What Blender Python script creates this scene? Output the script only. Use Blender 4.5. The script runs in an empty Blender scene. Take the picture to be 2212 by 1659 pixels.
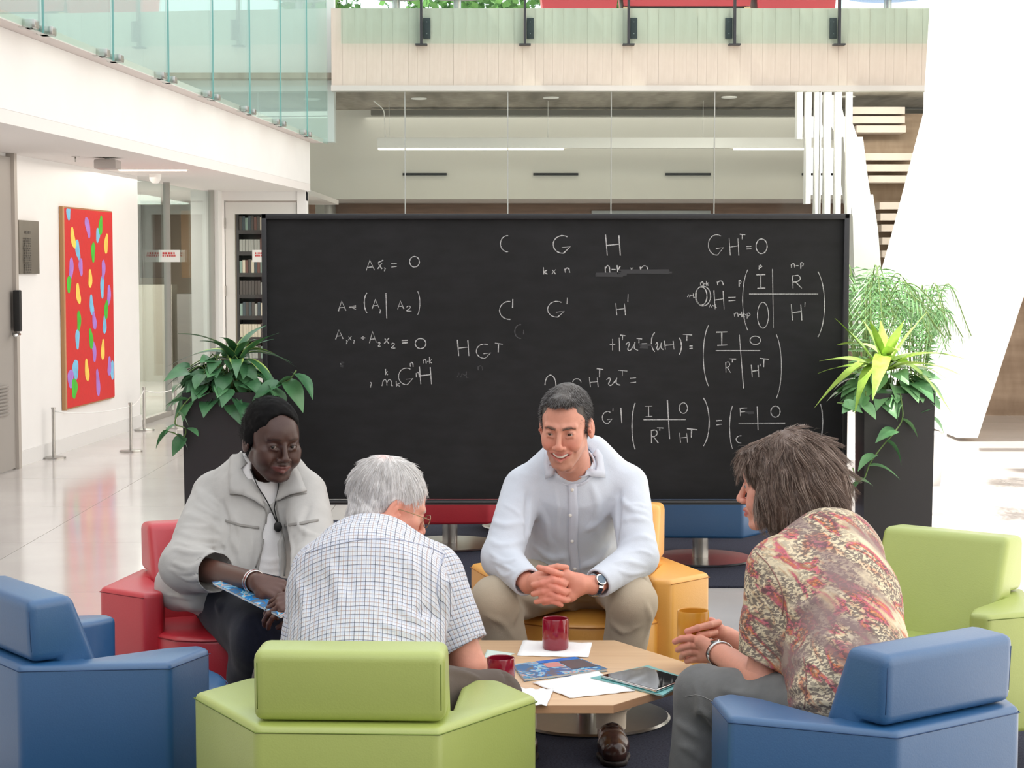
import bpy, bmesh, math, random
import numpy as np
from mathutils import Vector, Matrix, Euler
C = bpy.context.scene.collection
D = bpy.data
PI = math.pi
rnd = random.Random(7)
# ---------------------------------------------------------------- camera
F = 4000.0; CX = 1106.0; CY = 829.5; CAMZ = 1.5; HOR = 570.0
TH = math.atan((CY - HOR) / F)
cam_d = D.cameras.new('camera'); cam = D.objects.new('camera', cam_d); C.objects.link(cam)
cam.location = (0, 0, CAMZ); cam.rotation_euler = (PI / 2 - TH, 0, 0)
cam_d.sensor_width = 36; cam_d.lens = 36 * F / 2212.0; cam_d.clip_end = 300
bpy.context.scene.camera = cam
vs = bpy.context.scene.view_settings
vs.view_transform = 'Standard'; vs.look = 'None'; vs.gamma = 1.0; vs.use_curve_mapping = False
vs.exposure = 0.32
# ---------------------------------------------------------------- daylight
wd = D.worlds.new('sky'); bpy.context.scene.world = wd; wd.use_nodes = True
bg = wd.node_tree.nodes['Background']; bg.inputs[0].default_value = (0.95, 0.975, 1.0, 1); bg.inputs[1].default_value = 1.3
sl = D.lights.new('sun', 'SUN'); sl.energy = 7.5; sl.angle = 0.012; sl.color = (1, 0.95, 0.87)
so = D.objects.new('sun', sl); C.objects.link(so)
SUNEL = math.radians(60)
so.rotation_euler = Vector((-math.cos(SUNEL), -0.05, math.sin(SUNEL))).to_track_quat('Z', 'Y').to_euler()
R70 = math.radians(62)
def area(name, loc, rot, sx, sy, power, col=(1, 0.93, 0.84)):
    l = D.lights.new(name, 'AREA'); l.shape = 'RECTANGLE'; l.size = sx; l.size_y = sy; l.energy = power; l.color = col
    o = D.objects.new(name, l); C.objects.link(o); o.location = loc; o.rotation_euler = rot; return o
area('hall_ceiling_light', (1.5, 25.0, 3.5), (0, 0, 0), 7, 1.2, 26)
area('hall_rear_ceiling_light', (1.5, 26.6, 2.36), (0, 0, 0), 8, 0.5, 22)
area('reading_room_ceiling_light', (-4.6, 21.0, 2.22), (0, 0, 0), 1.6, 3.2, 120)
area('gallery_ceiling_light', (-3.35, 15.0, 2.27), (0, 0, 0), 0.35, 5.0, 7)
area('added_stair_fill', (4.0, 21.45, 3.42), (R70, 0, 0), 2.2, 0.25, 60)  # added lamp in place of sunlight on the stripe bars and stringer
# ---------------------------------------------------------------- helpers
def W(px, py, Y):
    u = px - CX; v = CY - py; c = math.cos(TH); s = math.sin(TH)
    d = Vector((u, F * c + v * s, -F * s + v * c)); t = Y / d.y
    return Vector((0, 0, CAMZ)) + d * t
def WZ(px, py, z):
    u = px - CX; v = CY - py; c = math.cos(TH); s = math.sin(TH)
    d = Vector((u, F * c + v * s, -F * s + v * c)); t = (z - CAMZ) / d.z
    return Vector((0, 0, CAMZ)) + d * t
def lin(c):
    r = []
    for v in c:
        v = v / 255.0
        r.append(v / 12.92 if v <= 0.04045 else ((v + 0.055) / 1.055) ** 2.4)
    return (r[0], r[1], r[2], 1.0)
class NT:
    def __init__(s, m):
        s.m = m; s.t = m.node_tree; s.b = s.t.nodes['Principled BSDF']
    def n(s, typ, **kw):
        nd = s.t.nodes.new(typ)
        for k, v in kw.items(): setattr(nd, k, v)
        return nd
    def l(s, a, b): s.t.links.new(a, b)
    def ramp(s, src, stops, interp='LINEAR'):
        r = s.n('ShaderNodeValToRGB'); r.color_ramp.interpolation = interp
        e = r.color_ramp.elements
        while len(e) < len(stops): e.new(0.5)
        for q, (p, c) in zip(e, stops): q.position = p; q.color = c if len(c) == 4 else (*c, 1)
        s.l(src, r.inputs[0]); return r.outputs[0]
    def bump(s, src, strength=0.2, dist=0.01):
        b = s.n('ShaderNodeBump'); b.inputs['Strength'].default_value = strength; b.inputs['Distance'].default_value = dist
        s.l(src, b.inputs['Height']); s.l(b.outputs[0], s.b.inputs['Normal']); return b
    def noise(s, scale, detail=3, co='Object', vec=None, mscale=None):
        nz = s.n('ShaderNodeTexNoise'); nz.inputs['Scale'].default_value = scale; nz.inputs['Detail'].default_value = detail
        if vec is None:
            tc = s.n('ShaderNodeTexCoord'); vec = tc.outputs[co]
        if mscale:
            mp = s.n('ShaderNodeMapping'); mp.inputs['Scale'].default_value = mscale; s.l(vec, mp.inputs[0]); vec = mp.outputs[0]
        s.l(vec, nz.inputs['Vector']); return nz
MATS = {}
def mat(name, col, rough=0.5, metal=0.0, spec=0.5, coat=0.0, var=0.0, vscale=8.0, bump=0.0, bscale=60.0, emit=None, estr=0.0, mscale=None, sheen=0.0):
    if name in MATS: return MATS[name]
    m = D.materials.new(name); m.use_nodes = True; t = NT(m); b = t.b
    c = lin(col)
    b.inputs['Base Color'].default_value = c; b.inputs['Roughness'].default_value = rough
    b.inputs['Metallic'].default_value = metal; b.inputs['Specular IOR Level'].default_value = spec
    b.inputs['Coat Weight'].default_value = coat
    if sheen: b.inputs['Sheen Weight'].default_value = sheen
    if emit: b.inputs['Emission Color'].default_value = lin(emit); b.inputs['Emission Strength'].default_value = estr
    if var:
        nz = t.noise(vscale, 4, mscale=mscale)
        lo = tuple(max(0, x * (1 - var)) for x in c[:3]); hi = tuple(min(1, x * (1 + var)) for x in c[:3])
        t.l(t.ramp(nz.outputs[0], [(0.3, lo), (0.7, hi)]), b.inputs['Base Color'])
    if bump:
        nb = t.noise(bscale, 3); t.bump(nb.outputs[0], bump, 0.004)
    MATS[name] = m; return m
def glassmat(name, tint, refl=0.08, rough=0.0, fres=1.45):
    if name in MATS: return MATS[name]
    m = D.materials.new(name); m.use_nodes = True; t = m.node_tree
    for n in list(t.nodes): t.nodes.remove(n)
    o = t.nodes.new('ShaderNodeOutputMaterial'); mx = t.nodes.new('ShaderNodeMixShader')
    tr = t.nodes.new('ShaderNodeBsdfTransparent'); tr.inputs[0].default_value = lin(tint)
    gl = t.nodes.new('ShaderNodeBsdfGlossy'); gl.inputs['Roughness'].default_value = rough
    gl.inputs['Color'].default_value = (0.9, 1, 0.98, 1)
    fr = t.nodes.new('ShaderNodeFresnel'); fr.inputs[0].default_value = fres
    ml = t.nodes.new('ShaderNodeMath'); ml.operation = 'MULTIPLY'; ml.inputs[1].default_value = 0.32
    t.links.new(fr.outputs[0], ml.inputs[0]); t.links.new(ml.outputs[0], mx.inputs[0])
    t.links.new(tr.outputs[0], mx.inputs[1]); t.links.new(gl.outputs[0], mx.inputs[2]); t.links.new(mx.outputs[0], o.inputs[0])
    MATS[name] = m; return m
def link(name, me, m, parent=None, loc=None, kind=None):
    o = D.objects.new(name, me); C.objects.link(o)
    if m is not None:
        if isinstance(m, (list, tuple)):
            for q in m: me.materials.append(q)
        elif len(me.materials) == 0: me.materials.append(m)
    if parent: o.parent = parent
    if loc is not None: o.location = loc
    if kind: o['kind'] = kind
    return o
def tag(o, label=None, cat=None, group=None, kind=None):
    if label: o['label'] = label
    if cat: o['category'] = cat
    if group: o['group'] = group
    if kind: o['kind'] = kind
    return o
def thing(name, label, cat, loc=(0, 0, 0), rz=0, group=None):
    o = D.objects.new(name, None); C.objects.link(o); o.location = loc; o.rotation_euler = (0, 0, rz); o.empty_display_size = 0.1
    return tag(o, label, cat, group)
def pymesh(name, V, Fc, m, parent=None, smooth=False, kind=None):
    me = D.meshes.new(name); me.from_pydata([tuple(v) for v in V], [], [tuple(f) for f in Fc]); me.update()
    if smooth: me.polygons.foreach_set('use_smooth', [True] * len(me.polygons))
    return link(name, me, m, parent, kind=kind)
def bmobj(name, bm, m, parent=None, smooth=False, kind=None, autos=None):
    me = D.meshes.new(name); bmesh.ops.recalc_face_normals(bm, faces=bm.faces); bm.to_mesh(me); bm.free()
    if smooth: me.polygons.foreach_set('use_smooth', [True] * len(me.polygons))
    if autos is not None:
        try: me.set_sharp_from_angle(angle=autos)
        except Exception: pass
    return link(name, me, m, parent, kind=kind)
def bm_box(bm, c, s, rz=0, rot=None, bevel=0, seg=2):
    g = bmesh.ops.create_cube(bm, size=1.0); vs_ = g['verts']
    M = Matrix.Translation(Vector(c)) @ (rot.to_4x4() if rot is not None else Matrix.Rotation(rz, 4, 'Z')) @ Matrix.Diagonal((*s, 1))
    bmesh.ops.transform(bm, matrix=M, verts=vs_)
    if bevel:
        es = list({e for v in vs_ for e in v.link_edges})
        bmesh.ops.bevel(bm, geom=es, offset=bevel, segments=seg, affect='EDGES', profile=0.6)
def box(name, c, s, m, parent=None, rz=0, bevel=0, kind=None, rot=None, seg=2):
    bm = bmesh.new(); bm_box(bm, c, s, rz, rot, bevel, seg)
    return bmobj(name, bm, m, parent, smooth=bevel > 0, kind=kind, autos=0.6 if bevel else None)
def box2(name, a, b, m, parent=None, bevel=0, kind=None):
    return box(name, [(a[i] + b[i]) / 2 for i in range(3)], [abs(b[i] - a[i]) for i in range(3)], m, parent, bevel=bevel, kind=kind)
def prism_bm(poly, z0, z1, bevel=0, seg=3, bottom_bevel=True):
    bm = bmesh.new(); a = [bm.verts.new((x, y, z0)) for x, y in poly]; b = [bm.verts.new((x, y, z1)) for x, y in poly]
    bm.faces.new(a[::-1]); bm.faces.new(b); n = len(poly)
    for i in range(n): bm.faces.new((a[i], a[(i + 1) % n], b[(i + 1) % n], b[i]))
    bmesh.ops.recalc_face_normals(bm, faces=bm.faces)
    if bevel: bmesh.ops.bevel(bm, geom=list(bm.edges), offset=bevel, segments=seg, affect='EDGES', profile=0.55, clamp_overlap=True)
    return bm
def prism(name, poly, z0, z1, m, parent=None, bevel=0, seg=3, kind=None):
    return bmobj(name, prism_bm(poly, z0, z1, bevel, seg), m, parent, smooth=bevel > 0, kind=kind, autos=0.7 if bevel else None)
def lathe(name, prof, m, parent=None, seg=40, smooth=True, loc=(0, 0, 0), kind=None, autos=0.6):
    V = []; Fc = []; n = len(prof)
    for i in range(seg):
        a = 2 * PI * i / seg
        for r, z in prof: V.append((loc[0] + r * math.cos(a), loc[1] + r * math.sin(a), loc[2] + z))
    for i in range(seg):
        j = (i + 1) % seg
        for k in range(n - 1): Fc.append((i * n + k, j * n + k, j * n + k + 1, i * n + k + 1))
    bm = bmesh.new(); vv = [bm.verts.new(v) for v in V]
    for f in Fc:
        try: bm.faces.new([vv[q] for q in f])
        except Exception: pass
    bmesh.ops.remove_doubles(bm, verts=bm.verts, dist=1e-5)
    return bmobj(name, bm, m, parent, smooth, kind, autos)
def tubes_mesh(paths, rad, seg=6, taper=None, caps=True):
    """paths: list of point lists; rad: scalar or list per path"""
    V = []; Fc = []
    for pi, P in enumerate(paths):
        P = [Vector(p) for p in P]; n = len(P)
        if n < 2: continue
        r0 = rad[pi] if isinstance(rad, (list, tuple)) else rad
        base = len(V); up = Vector((0.13, 0.31, 0.94))
        for i in range(n):
            t = (P[min(i + 1, n - 1)] - P[max(i - 1, 0)])
            if t.length < 1e-9: t = Vector((0, 0, 1))
            t.normalize(); a = t.cross(up)
            if a.length < 1e-3: a = t.cross(Vector((1, 0, 0)))
            a.normalize(); b = t.cross(a); r = r0 * (taper(i / (n - 1)) if taper else 1)
            for k in range(seg):
                q = 2 * PI * k / seg; V.append(P[i] + a * (r * math.cos(q)) + b * (r * math.sin(q)))
        for i in range(n - 1):
            for k in range(seg):
                k2 = (k + 1) % seg; Fc.append((base + i * seg + k, base + i * seg + k2, base + (i + 1) * seg + k2, base + (i + 1) * seg + k))
        if caps:
            Fc.append(tuple(base + k for k in range(seg))[::-1]); Fc.append(tuple(base + (n - 1) * seg + k for k in range(seg)))
    return V, Fc
def tube(name, paths, rad, m, parent=None, seg=8, taper=None, kind=None):
    if not isinstance(paths[0][0], (list, tuple, Vector)): paths = [paths]
    V, Fc = tubes_mesh(paths, rad, seg, taper)
    return pymesh(name, V, Fc, m, parent, True, kind)
def smoothpath(P, n=6):
    P = [Vector(p) for p in P]
    if len(P) < 3: return P
    Q = [P[0] * 2 - P[1]] + P + [P[-1] * 2 - P[-2]]; out = []
    for i in range(1, len(Q) - 2):
        for k in range(n):
            t = k / n; a, b, c, d = Q[i - 1], Q[i], Q[i + 1], Q[i + 2]
            out.append(0.5 * ((2 * b) + (c - a) * t + (2 * a - 5 * b + 4 * c - d) * t * t + (3 * b - a - 3 * c + d) * t ** 3))
    out.append(P[-1]); return out
def lerp(a, b, t): return a + (b - a) * t
# ================================================================ materials of the setting
def floor_mat():
    m = D.materials.new('polished_stone_floor'); m.use_nodes = True; t = NT(m); b = t.b
    nz = t.noise(1.3, 5); nf = t.noise(90, 3)
    t.l(t.ramp(nz.outputs[0], [(0.3, lin((205, 199, 196))), (0.7, lin((219, 214, 210)))]), b.inputs['Base Color'])
    b.inputs['Roughness'].default_value = 0.13; b.inputs['Specular IOR Level'].default_value = 0.6
    return m
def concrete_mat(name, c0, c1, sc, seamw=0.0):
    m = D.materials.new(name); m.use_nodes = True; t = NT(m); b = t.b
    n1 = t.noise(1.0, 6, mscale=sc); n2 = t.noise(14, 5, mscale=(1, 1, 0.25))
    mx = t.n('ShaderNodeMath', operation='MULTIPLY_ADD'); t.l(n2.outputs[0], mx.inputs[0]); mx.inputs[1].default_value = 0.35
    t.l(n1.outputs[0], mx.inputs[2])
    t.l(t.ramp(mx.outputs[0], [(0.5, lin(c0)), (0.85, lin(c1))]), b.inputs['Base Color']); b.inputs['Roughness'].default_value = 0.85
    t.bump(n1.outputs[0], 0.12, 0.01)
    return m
M_floor = floor_mat()
M_white = mat('white_plaster', (232, 230, 228), 0.8, var=0.015, vscale=3)
M_soffit = mat('soffit_paint', (226, 221, 218), 0.85)
M_conc = concrete_mat('board_formed_concrete', (204, 190, 176), (224, 212, 200), (5.0, 5.0, 0.4))
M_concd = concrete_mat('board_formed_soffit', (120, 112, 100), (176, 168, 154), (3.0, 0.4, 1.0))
M_bulk = mat('grey_bulkhead_paint', (206, 205, 196), 0.8)
M_wood = mat('walnut_panel', (126, 100, 84), 0.5, var=0.15, vscale=3, mscale=(1, 1, 9))
M_black = mat('matt_black', (20, 20, 21), 0.55)
M_blackm = mat('black_steel', (52, 54, 58), 0.45, metal=0.3)
M_steel = mat('brushed_steel', (178, 176, 172), 0.28, metal=1.0, var=0.04, vscale=30)
M_chrome = mat('chrome', (205, 205, 205), 0.12, metal=1.0)
M_glassg = glassmat('green_guard_glass', (244, 252, 250), fres=1.3)
M_glassc = glassmat('clear_facade_glass', (247, 250, 249), fres=1.3)
M_edge = mat('glass_edge', (120, 172, 170), 0.25)
M_seal = mat('silicone_seal', (166, 168, 164), 0.5)
M_rug = mat('charcoal_carpet', (60, 62, 74), 1.0, spec=0.1, var=0.35, vscale=160, bump=0.6, bscale=400)
M_lampon = mat('lit_diffuser', (255, 240, 215), 0.5, emit=(255, 236, 205), estr=5.0)
M_lampw = mat('white_lamp_body', (248, 248, 244), 0.6)
M_pier = mat('sunlit_white_concrete', (240, 238, 234), 0.85, var=0.03, vscale=2, bump=0.2, bscale=9)
M_brown = concrete_mat('brown_stair_and_shade', (150, 128, 108), (186, 164, 142), (0.6, 6.0, 6.0))
S = 'structure'
# ---------------------------------------------------------------- floor in big slabs (joints recessed)
floor = box2('floor', (-9, -4, -0.25), (14, 34, -0.012), mat('floor_grout', (150, 144, 140), .8), kind=S)
M_joint = M_floor
fl_meshes = {}
k = 0
for iy in range(0, 17):
    for ix in range(0, 13):
        w, h = 1.5, 1.5
        x0 = -8.6 + ix * w; y0 = 3.9 + iy * h
        if x0 > 8: continue
        key = 'slab'
        if key not in fl_meshes:
            bm = bmesh.new(); bm_box(bm, (0, 0, -0.006), (w - 0.004, h - 0.004, 0.012))
            me = D.meshes.new('floor_slab'); bm.to_mesh(me); bm.free(); me.materials.append(M_floor); fl_meshes[key] = me
        o = D.objects.new('floor_slab', fl_meshes[key]); C.objects.link(o); o.parent = floor; o.location = (x0 + w / 2, y0 + h / 2, 0)
        k += 1
# rugs
rug = tag(box2('area_rug', (-1.75, 2.6, 0.0), (1.72, 6.33, 0.012), M_rug, bevel=0.004), 'dark blue-grey carpet under the coffee table and the circle of armchairs', 'rug')
rug2 = tag(box2('area_rug', (-1.3, 8.5, 0.0), (2.05, 10.72, 0.012), M_rug, bevel=0.004), 'dark blue-grey carpet behind the blackboard under the empty armchairs', 'rug')
# ---------------------------------------------------------------- left wall with its line
def WL(y, off=0.0):      # x of left wall plane at depth y
    return -3.66 + 0.066 * (y - 13.6) + off
def wall_prism(name, y0, y1, z0, z1, th, m, off=0.0, parent=None, kind=S):
    return prism(name, [(WL(y0, off), y0), (WL(y1, off), y1), (WL(y1, off - th), y1), (WL(y0, off - th), y0)], z0, z1, m, parent, kind=kind)
wl = wall_prism('wall_left', -4.0, 17.05, 0, 2.3, 0.2, M_white)
wall_prism('baseboard_left', -4, 17.05, 0.0, 0.11, 0.015, mat('white_trim', (224, 222, 220), 0.5), 0.016)
# soffit and fascia of the left gallery
def FL(y, off=0.0): return -2.9 + 0.066 * (y - 10.5) + off
prism('ceiling_left_gallery', [(FL(-4), -4), (FL(20.6), 20.6), (WL(20.6, -6), 20.6), (WL(-4, -6), -4)], 2.30, 2.38, M_soffit, kind=S)
prism('wall_gallery_fascia', [(FL(-4), -4), (FL(20.6), 20.6), (FL(20.6, -0.25), 20.6), (FL(-4, -0.25), -4)], 2.381, 2.84, M_white, kind=S)
prism('floor_upper_gallery', [(FL(-4, 0.12), -4), (FL(20.75, 0.12), 20.75), (FL(20.75, -6), 20.75), (FL(-4, -6), -4)], 2.841, 2.89, mat('gallery_slab_edge', (214, 204, 200), 0.7), kind=S)
box2('wall_upper_left', (-6.4, -4, 2.9), (-6.1, 21.4, 14.1), M_white, kind=S)  # upper part unseen, made tall to shade all but the right floor
box2('wall_upper_end', (-6.1, 21.42, 2.9), (-2.04, 21.62, 5.6), mat('pale_blue_grey_wall', (226, 232, 230), 0.8), kind=S)
for i, yy in enumerate((8.5, 11, 13.5, 16, 18.5)):  # pale upright boxes stand in for banded reflections in the glass
    box2('trim_reflection_band', (-6.08, yy, 2.9), (-5.6, yy + 0.7, 7), mat('pale_reflection_band', (225, 228, 226), 0.8), kind=S)
# glass guard of the gallery
gr = thing('glass_railing', 'tall frameless green-tinted glass guard along the upper left gallery', 'railing', (FL(10.8, .17), 10.8, 2.89))
ys = [7.9, 9.35, 10.8, 12.25, 13.7, 15.15, 16.6, 18.05, 19.5, 20.8]
gl0 = Vector((-2.71, 10.8, 0)); gd = Vector((0.0655, 1, 0)).normalized(); gn = Vector((gd.y, -gd.x, 0))
for i in range(len(ys) - 1):
    a = gl0 + gd * (ys[i] - 10.8 + 0.012); b = gl0 + gd * (ys[i + 1] - 10.8 - 0.012)
    a -= gr.location; b -= gr.location
    for nm, th, ins, mm in (('glass_pane', 0.012, 0.0, M_glassg),):
        poly = [(a + gn * th / 2).xy, (b + gn * th / 2).xy, (b - gn * th / 2).xy, (a - gn * th / 2).xy]
        prism(nm, poly, 0.0 + 2.83 - 2.89, 5.6 - 2.89, mm, gr)
    for e, q in ((a, -0.001),):
        poly = [(e + gn * 0.007 - gd * .004).xy, (e + gn * 0.007 + gd * q).xy, (e - gn * 0.007 + gd * q).xy, (e - gn * 0.007 - gd * .004).xy]
        prism('pane_edge', poly, 2.83 - 2.89, 5.6 - 2.89, M_edge, gr)
    cpt = gl0 + gd * (ys[i] - 10.8) - gr.location
    for dz in (-0.16, 0.16):
        cc = cpt + gd * dz
        box('clamp', (cc.x - 0.03, cc.y, -0.03), (0.10, 0.10, 0.05), M_steel, gr, bevel=0.008)
    box('clamp_rail', (cpt.x - 0.03, cpt.y, -0.045), (0.04, 0.42, 0.02), M_steel, gr)
# ---------------------------------------------------------------- things on the left wall
def on_wall(px, py, off=0.0):       # point on left wall plane seen at the pixel
    u = px - CX; v = CY - py; c = math.cos(TH); s = math.sin(TH)
    d = Vector((u, F * c + v * s, -F * s + v * c))
    # x = k + .066 y
    kk = -3.66 - 0.066 * 13.6 + off
    t = kk / (d.x - 0.066 * d.y); return Vector((0, 0, CAMZ)) + d * t
wdir = Vector((0.066, 1, 0)).normalized(); wnor = Vector((wdir.y, -wdir.x, 0)); wrz = math.atan2(wdir.y, wdir.x)
# door 1 (grey, left edge)
M_gdoor = mat('grey_door_paint', (158, 152, 146), 0.5)
a = on_wall(24, 1010); y1 = a.y
dr = wall_prism('door_1', y1 - 1.1, y1, 0.01, 2.27, 0.03, M_gdoor, 0.035, kind=S)
wall_prism('door_frame', y1, y1 + 0.06, 0.0, 2.3, 0.06, mat('door_frame_grey', (176, 168, 160), 0.5), 0.06, parent=dr, kind=None)
def wp(y, off, z): return Vector((WL(y, off), y, z))
tube('door_handle', [wp(y1 - .07, .05, .99), wp(y1 - .07, .10, .99), wp(y1 - .2, .11, .985)], 0.013, M_chrome, dr)
box('exit_device', wp(y1 - .04, .08, 1.16), (0.05, 0.07, 0.3), M_black, dr, bevel=0.01)
for k in range(9):
    c = wp(y1 - .42, .045, .42 + .025 * k); box('vent_slat', c, (0.01, 0.52, 0.012), M_gdoor, dr, rot=Euler((0, 0.5, wrz - PI / 2)).to_matrix())
# plaque
pa, pb = on_wall(36, 592), on_wall(77, 478)
pl = thing('wall_plaque', 'grey metal text plaque on the white wall beside the red painting', 'plaque', (pa.x + 0.02, (pa.y + pb.y) / 2, pa.z))
wq = abs(pb.y - pa.y); hq = pb.z - pa.z
box('plate', (0, 0, hq / 2), (0.04, wq, hq), mat('plaque_metal', (128, 122, 112), 0.4, metal=0.4), pl, rz=wrz - PI / 2, bevel=0.003)
tm = mat('plaque_text', (88, 84, 78), 0.5)
bm = bmesh.new()
for r in range(16):
    zz = hq * (0.78 - 0.045 * r) - (0.03 if r > 0 else 0); ww = wq * (0.5 if r == 0 else 0.62 + 0.1 * rnd.random())
    x = -ww / 2
    while x < ww / 2:
        wl_ = rnd.uniform(0.02, 0.06); bm_box(bm, (0.0215, x + wl_ / 2, zz), (0.002, wl_, 0.012 if r else .02)); x += wl_ + 0.012
bmobj('engraved_text', bm, tm, pl)
# painting
p_bl = on_wall(143, 885, 0.036); p_tr = on_wall(243, 455, 0.036)
ptg = thing('abstract_painting', 'tall red abstract painting with blue, yellow, green and violet strokes on white wall', 'painting', (WL(p_bl.y, 0), p_bl.y, 0.335))
pw = (p_tr.y - p_bl.y) / wdir.y; ph = 1.62
def PL(u, v, off):   # along wall u (m), height v, outward off
    q = wdir * u + wnor * off; return (q.x, q.y, v)
def slab_on(name, u0, u1, v0, v1, o0, o1, m, parent):
    V = [PL(u, v, o) for o in (o0, o1) for (u, v) in ((u0, v0), (u1, v0), (u1, v1), (u0, v1))]
    return pymesh(name, V, [(0, 1, 2, 3), (7, 6, 5, 4), (0, 4, 5, 1), (1, 5, 6, 2), (2, 6, 7, 3), (3, 7, 4, 0)], m, parent)
slab_on('stretcher', 0, pw, 0, ph, 0.003, 0.030, mat('gilt_wood_side', (168, 126, 84), 0.5), ptg)
slab_on('canvas', 0.03, pw - 0.004, 0.012, ph - 0.012, 0.0305, 0.035, mat('red_canvas', (206, 38, 38), 0.6, var=0.04, vscale=30), ptg)
slab_on('frame_edge', 0.0, 0.024, 0.0, ph, 0.0305, 0.038, mat('gilt_wood_face', (190, 146, 104), 0.5), ptg)
blobs = [((428,130),(428,208),'b'),((518,200),(540,305),'v'),((608,188),(598,290),'g'),((592,265),(580,335),'b'),((440,262),(458,370),'y'),((466,335),(482,440),'b'),
 ((640,295),(628,400),'y'),((560,345),(556,455),'g'),((442,440),(430,560),'v'),((428,545),(420,635),'g'),((485,440),(492,535),'v'),((618,450),(612,555),'v'),((610,540),(606,668),'b'),
 ((538,505),(538,605),'y'),((465,592),(480,700),'y'),((650,600),(640,710),'v'),((634,690),(624,790),'g'),((620,780),(616,880),'b'),((540,658),(552,770),'b'),((552,760),(566,850),'v'),
 ((474,752),(472,860),'g'),((466,860),(464,970),'b'),((532,860),(544,965),'g'),((550,935),(560,1045),'v'),((608,922),(602,1035),'y'),((448,1045),(456,1150),'B'),((428,1100),(424,1200),'V'),
 ((448,1155),(440,1262),'G'),((508,1040),(518,1160),'y'),((570,1102),(578,1250),'v'),((645,1025),(640,1130),'v'),((660,1050),(660,1155),'b')]
pc = {'b': (120, 190, 225), 'v': (168, 120, 205), 'g': (70, 185, 50), 'y': (250, 205, 90)}
for ch in 'bvgy':
    for (ax, ay), (bx, by), cc in blobs:
        if cc.lower() != ch: continue
        bm = bmesh.new()
        def cv(x, y):
            u = (x - 405) / 265.0; top = 130 + 25 * u; bot = 1335 - 65 * u
            return Vector((0.03 + u * (pw - 0.05), ph - (y - top) / (bot - top) * ph, 0))
        A, B = cv(ax, ay), cv(bx, by); d = (B - A); L = d.length; d.normalize(); n = Vector((-d.y, d.x, 0)); r = 0.046 * (1.4 if cc.isupper() else 1.0)
        pts = []
        for k in range(22):
            t = 2 * PI * k / 22; q = (A + B) / 2 + d * (math.copysign(abs(math.cos(t)) ** .8, math.cos(t)) * (L / 2) * 1.12) + n * (math.sin(t) * r * (1 + .22 * math.sin(3 * t + ax)) * (1.15 if abs(math.sin(t)) > .5 else 1))
            q.x = min(max(q.x, 0.03), pw - 0.008); q.y = min(max(q.y, .015), ph - .015)
            pts.append(bm.verts.new(PL(q.x, q.y, 0.0355 + 0.0004 * 'bvgy'.index(ch))))
        bm.faces.new(pts)
        bmobj('brushstroke', bm, mat('paint_' + ch, pc[ch], 0.6, var=0.15, vscale=12), ptg)
# low stanchions with cord
st = []
for i, (px, py, top, lab) in enumerate([(104, 990, 885, 'low steel rope stanchion nearest the grey door'), (271, 976, 878, 'low steel rope stanchion below right corner of the red painting'),
        (301, 930, 845, 'low steel rope stanchion at the end of the white wall'), (369, 925, 852, 'low steel rope stanchion by the glass partition')]):
    g = WZ(px, py, 0) + Vector((.045, 0, 0)); h = 0.38
    t = thing('rope_stanchion', lab, 'stanchion', g, group='low stanchions along the gallery wall'); st.append(g)
    lathe('base', [(0, 0), (0.090, 0), (0.090, 0.012), (0.02, 0.02), (0, 0.02)], M_steel, t)
    lathe('post', [(0, 0.02), (0.013, 0.02), (0.013, h), (0.016, h), (0.016, h + .015), (0, h + .015)], M_steel, t, seg=16)
cords = []
for a, b in ((0, 1), (1, 2), (2, 3)):
    A = st[a] + Vector((0, 0, .365)); B = st[b] + Vector((0, 0, .365)); cords.append([A.lerp(B, t / 8) - Vector((0, 0, 0.03 * (1 - (t / 4 - 1) ** 2))) for t in range(9)])
for cpath, lab in zip(cords, ('white elastic cord between the two stanchions in front of the painting', 'white elastic cord from middle stanchion to the wall corner', 'white elastic cord in front of the glass partition')):
    tag(tube('barrier_cord', [cpath], 0.005, mat('white_cord', (235, 235, 232), 0.6), seg=6), lab, 'cord')
# ceiling things under the gallery
def on_ceil(px, py, z=2.3): return WZ(px, py, z)
c0 = on_ceil(330, 366)
t = thing('recessed_light', 'long lit strip light in the soffit above the red painting', 'ceiling light', (c0.x, c0.y, 2.3))
box('diffuser', (0, 0, -0.006), (0.56, 0.10, 0.012), M_lampon, t); box('trim_ring', (0, 0, -0.002), (0.60, 0.14, 0.006), M_lampw, t)
c0 = on_ceil(232, 341)
t = thing('ceiling_speaker', 'grey box projector hanging from the soffit beside the strip light', 'projector', (c0.x, c0.y, 2.3))
box('housing', (0, 0, -0.05), (0.17, 0.2, 0.07), mat('light_grey_plastic', (178, 170, 166), 0.5), t, bevel=0.015); tube('mount', [(0, 0, 0), (0, 0, -.02)], .02, M_lampw, t)
c0 = on_ceil(163, 338)
t = thing('sprinkler_head', 'small sprinkler head in the soffit near the grey door', 'sprinkler', (c0.x, c0.y, 2.3))
tube('pipe', [(0, 0, 0), (0, 0, -.04)], .006, M_steel, t); lathe('rose', [(0, 0), (.03, 0), (.03, -.004), (0, -.004)], M_steel, t, seg=16)
c0 = on_ceil(335, 376)
t = thing('security_camera', 'small white dome camera under the soffit right of strip light', 'camera', (c0.x, c0.y, 2.3))
lathe('dome', [(0, -.09), (.03, -.08), (.05, -.05), (.055, 0), (0, 0)], M_lampw, t, seg=20)
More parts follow.
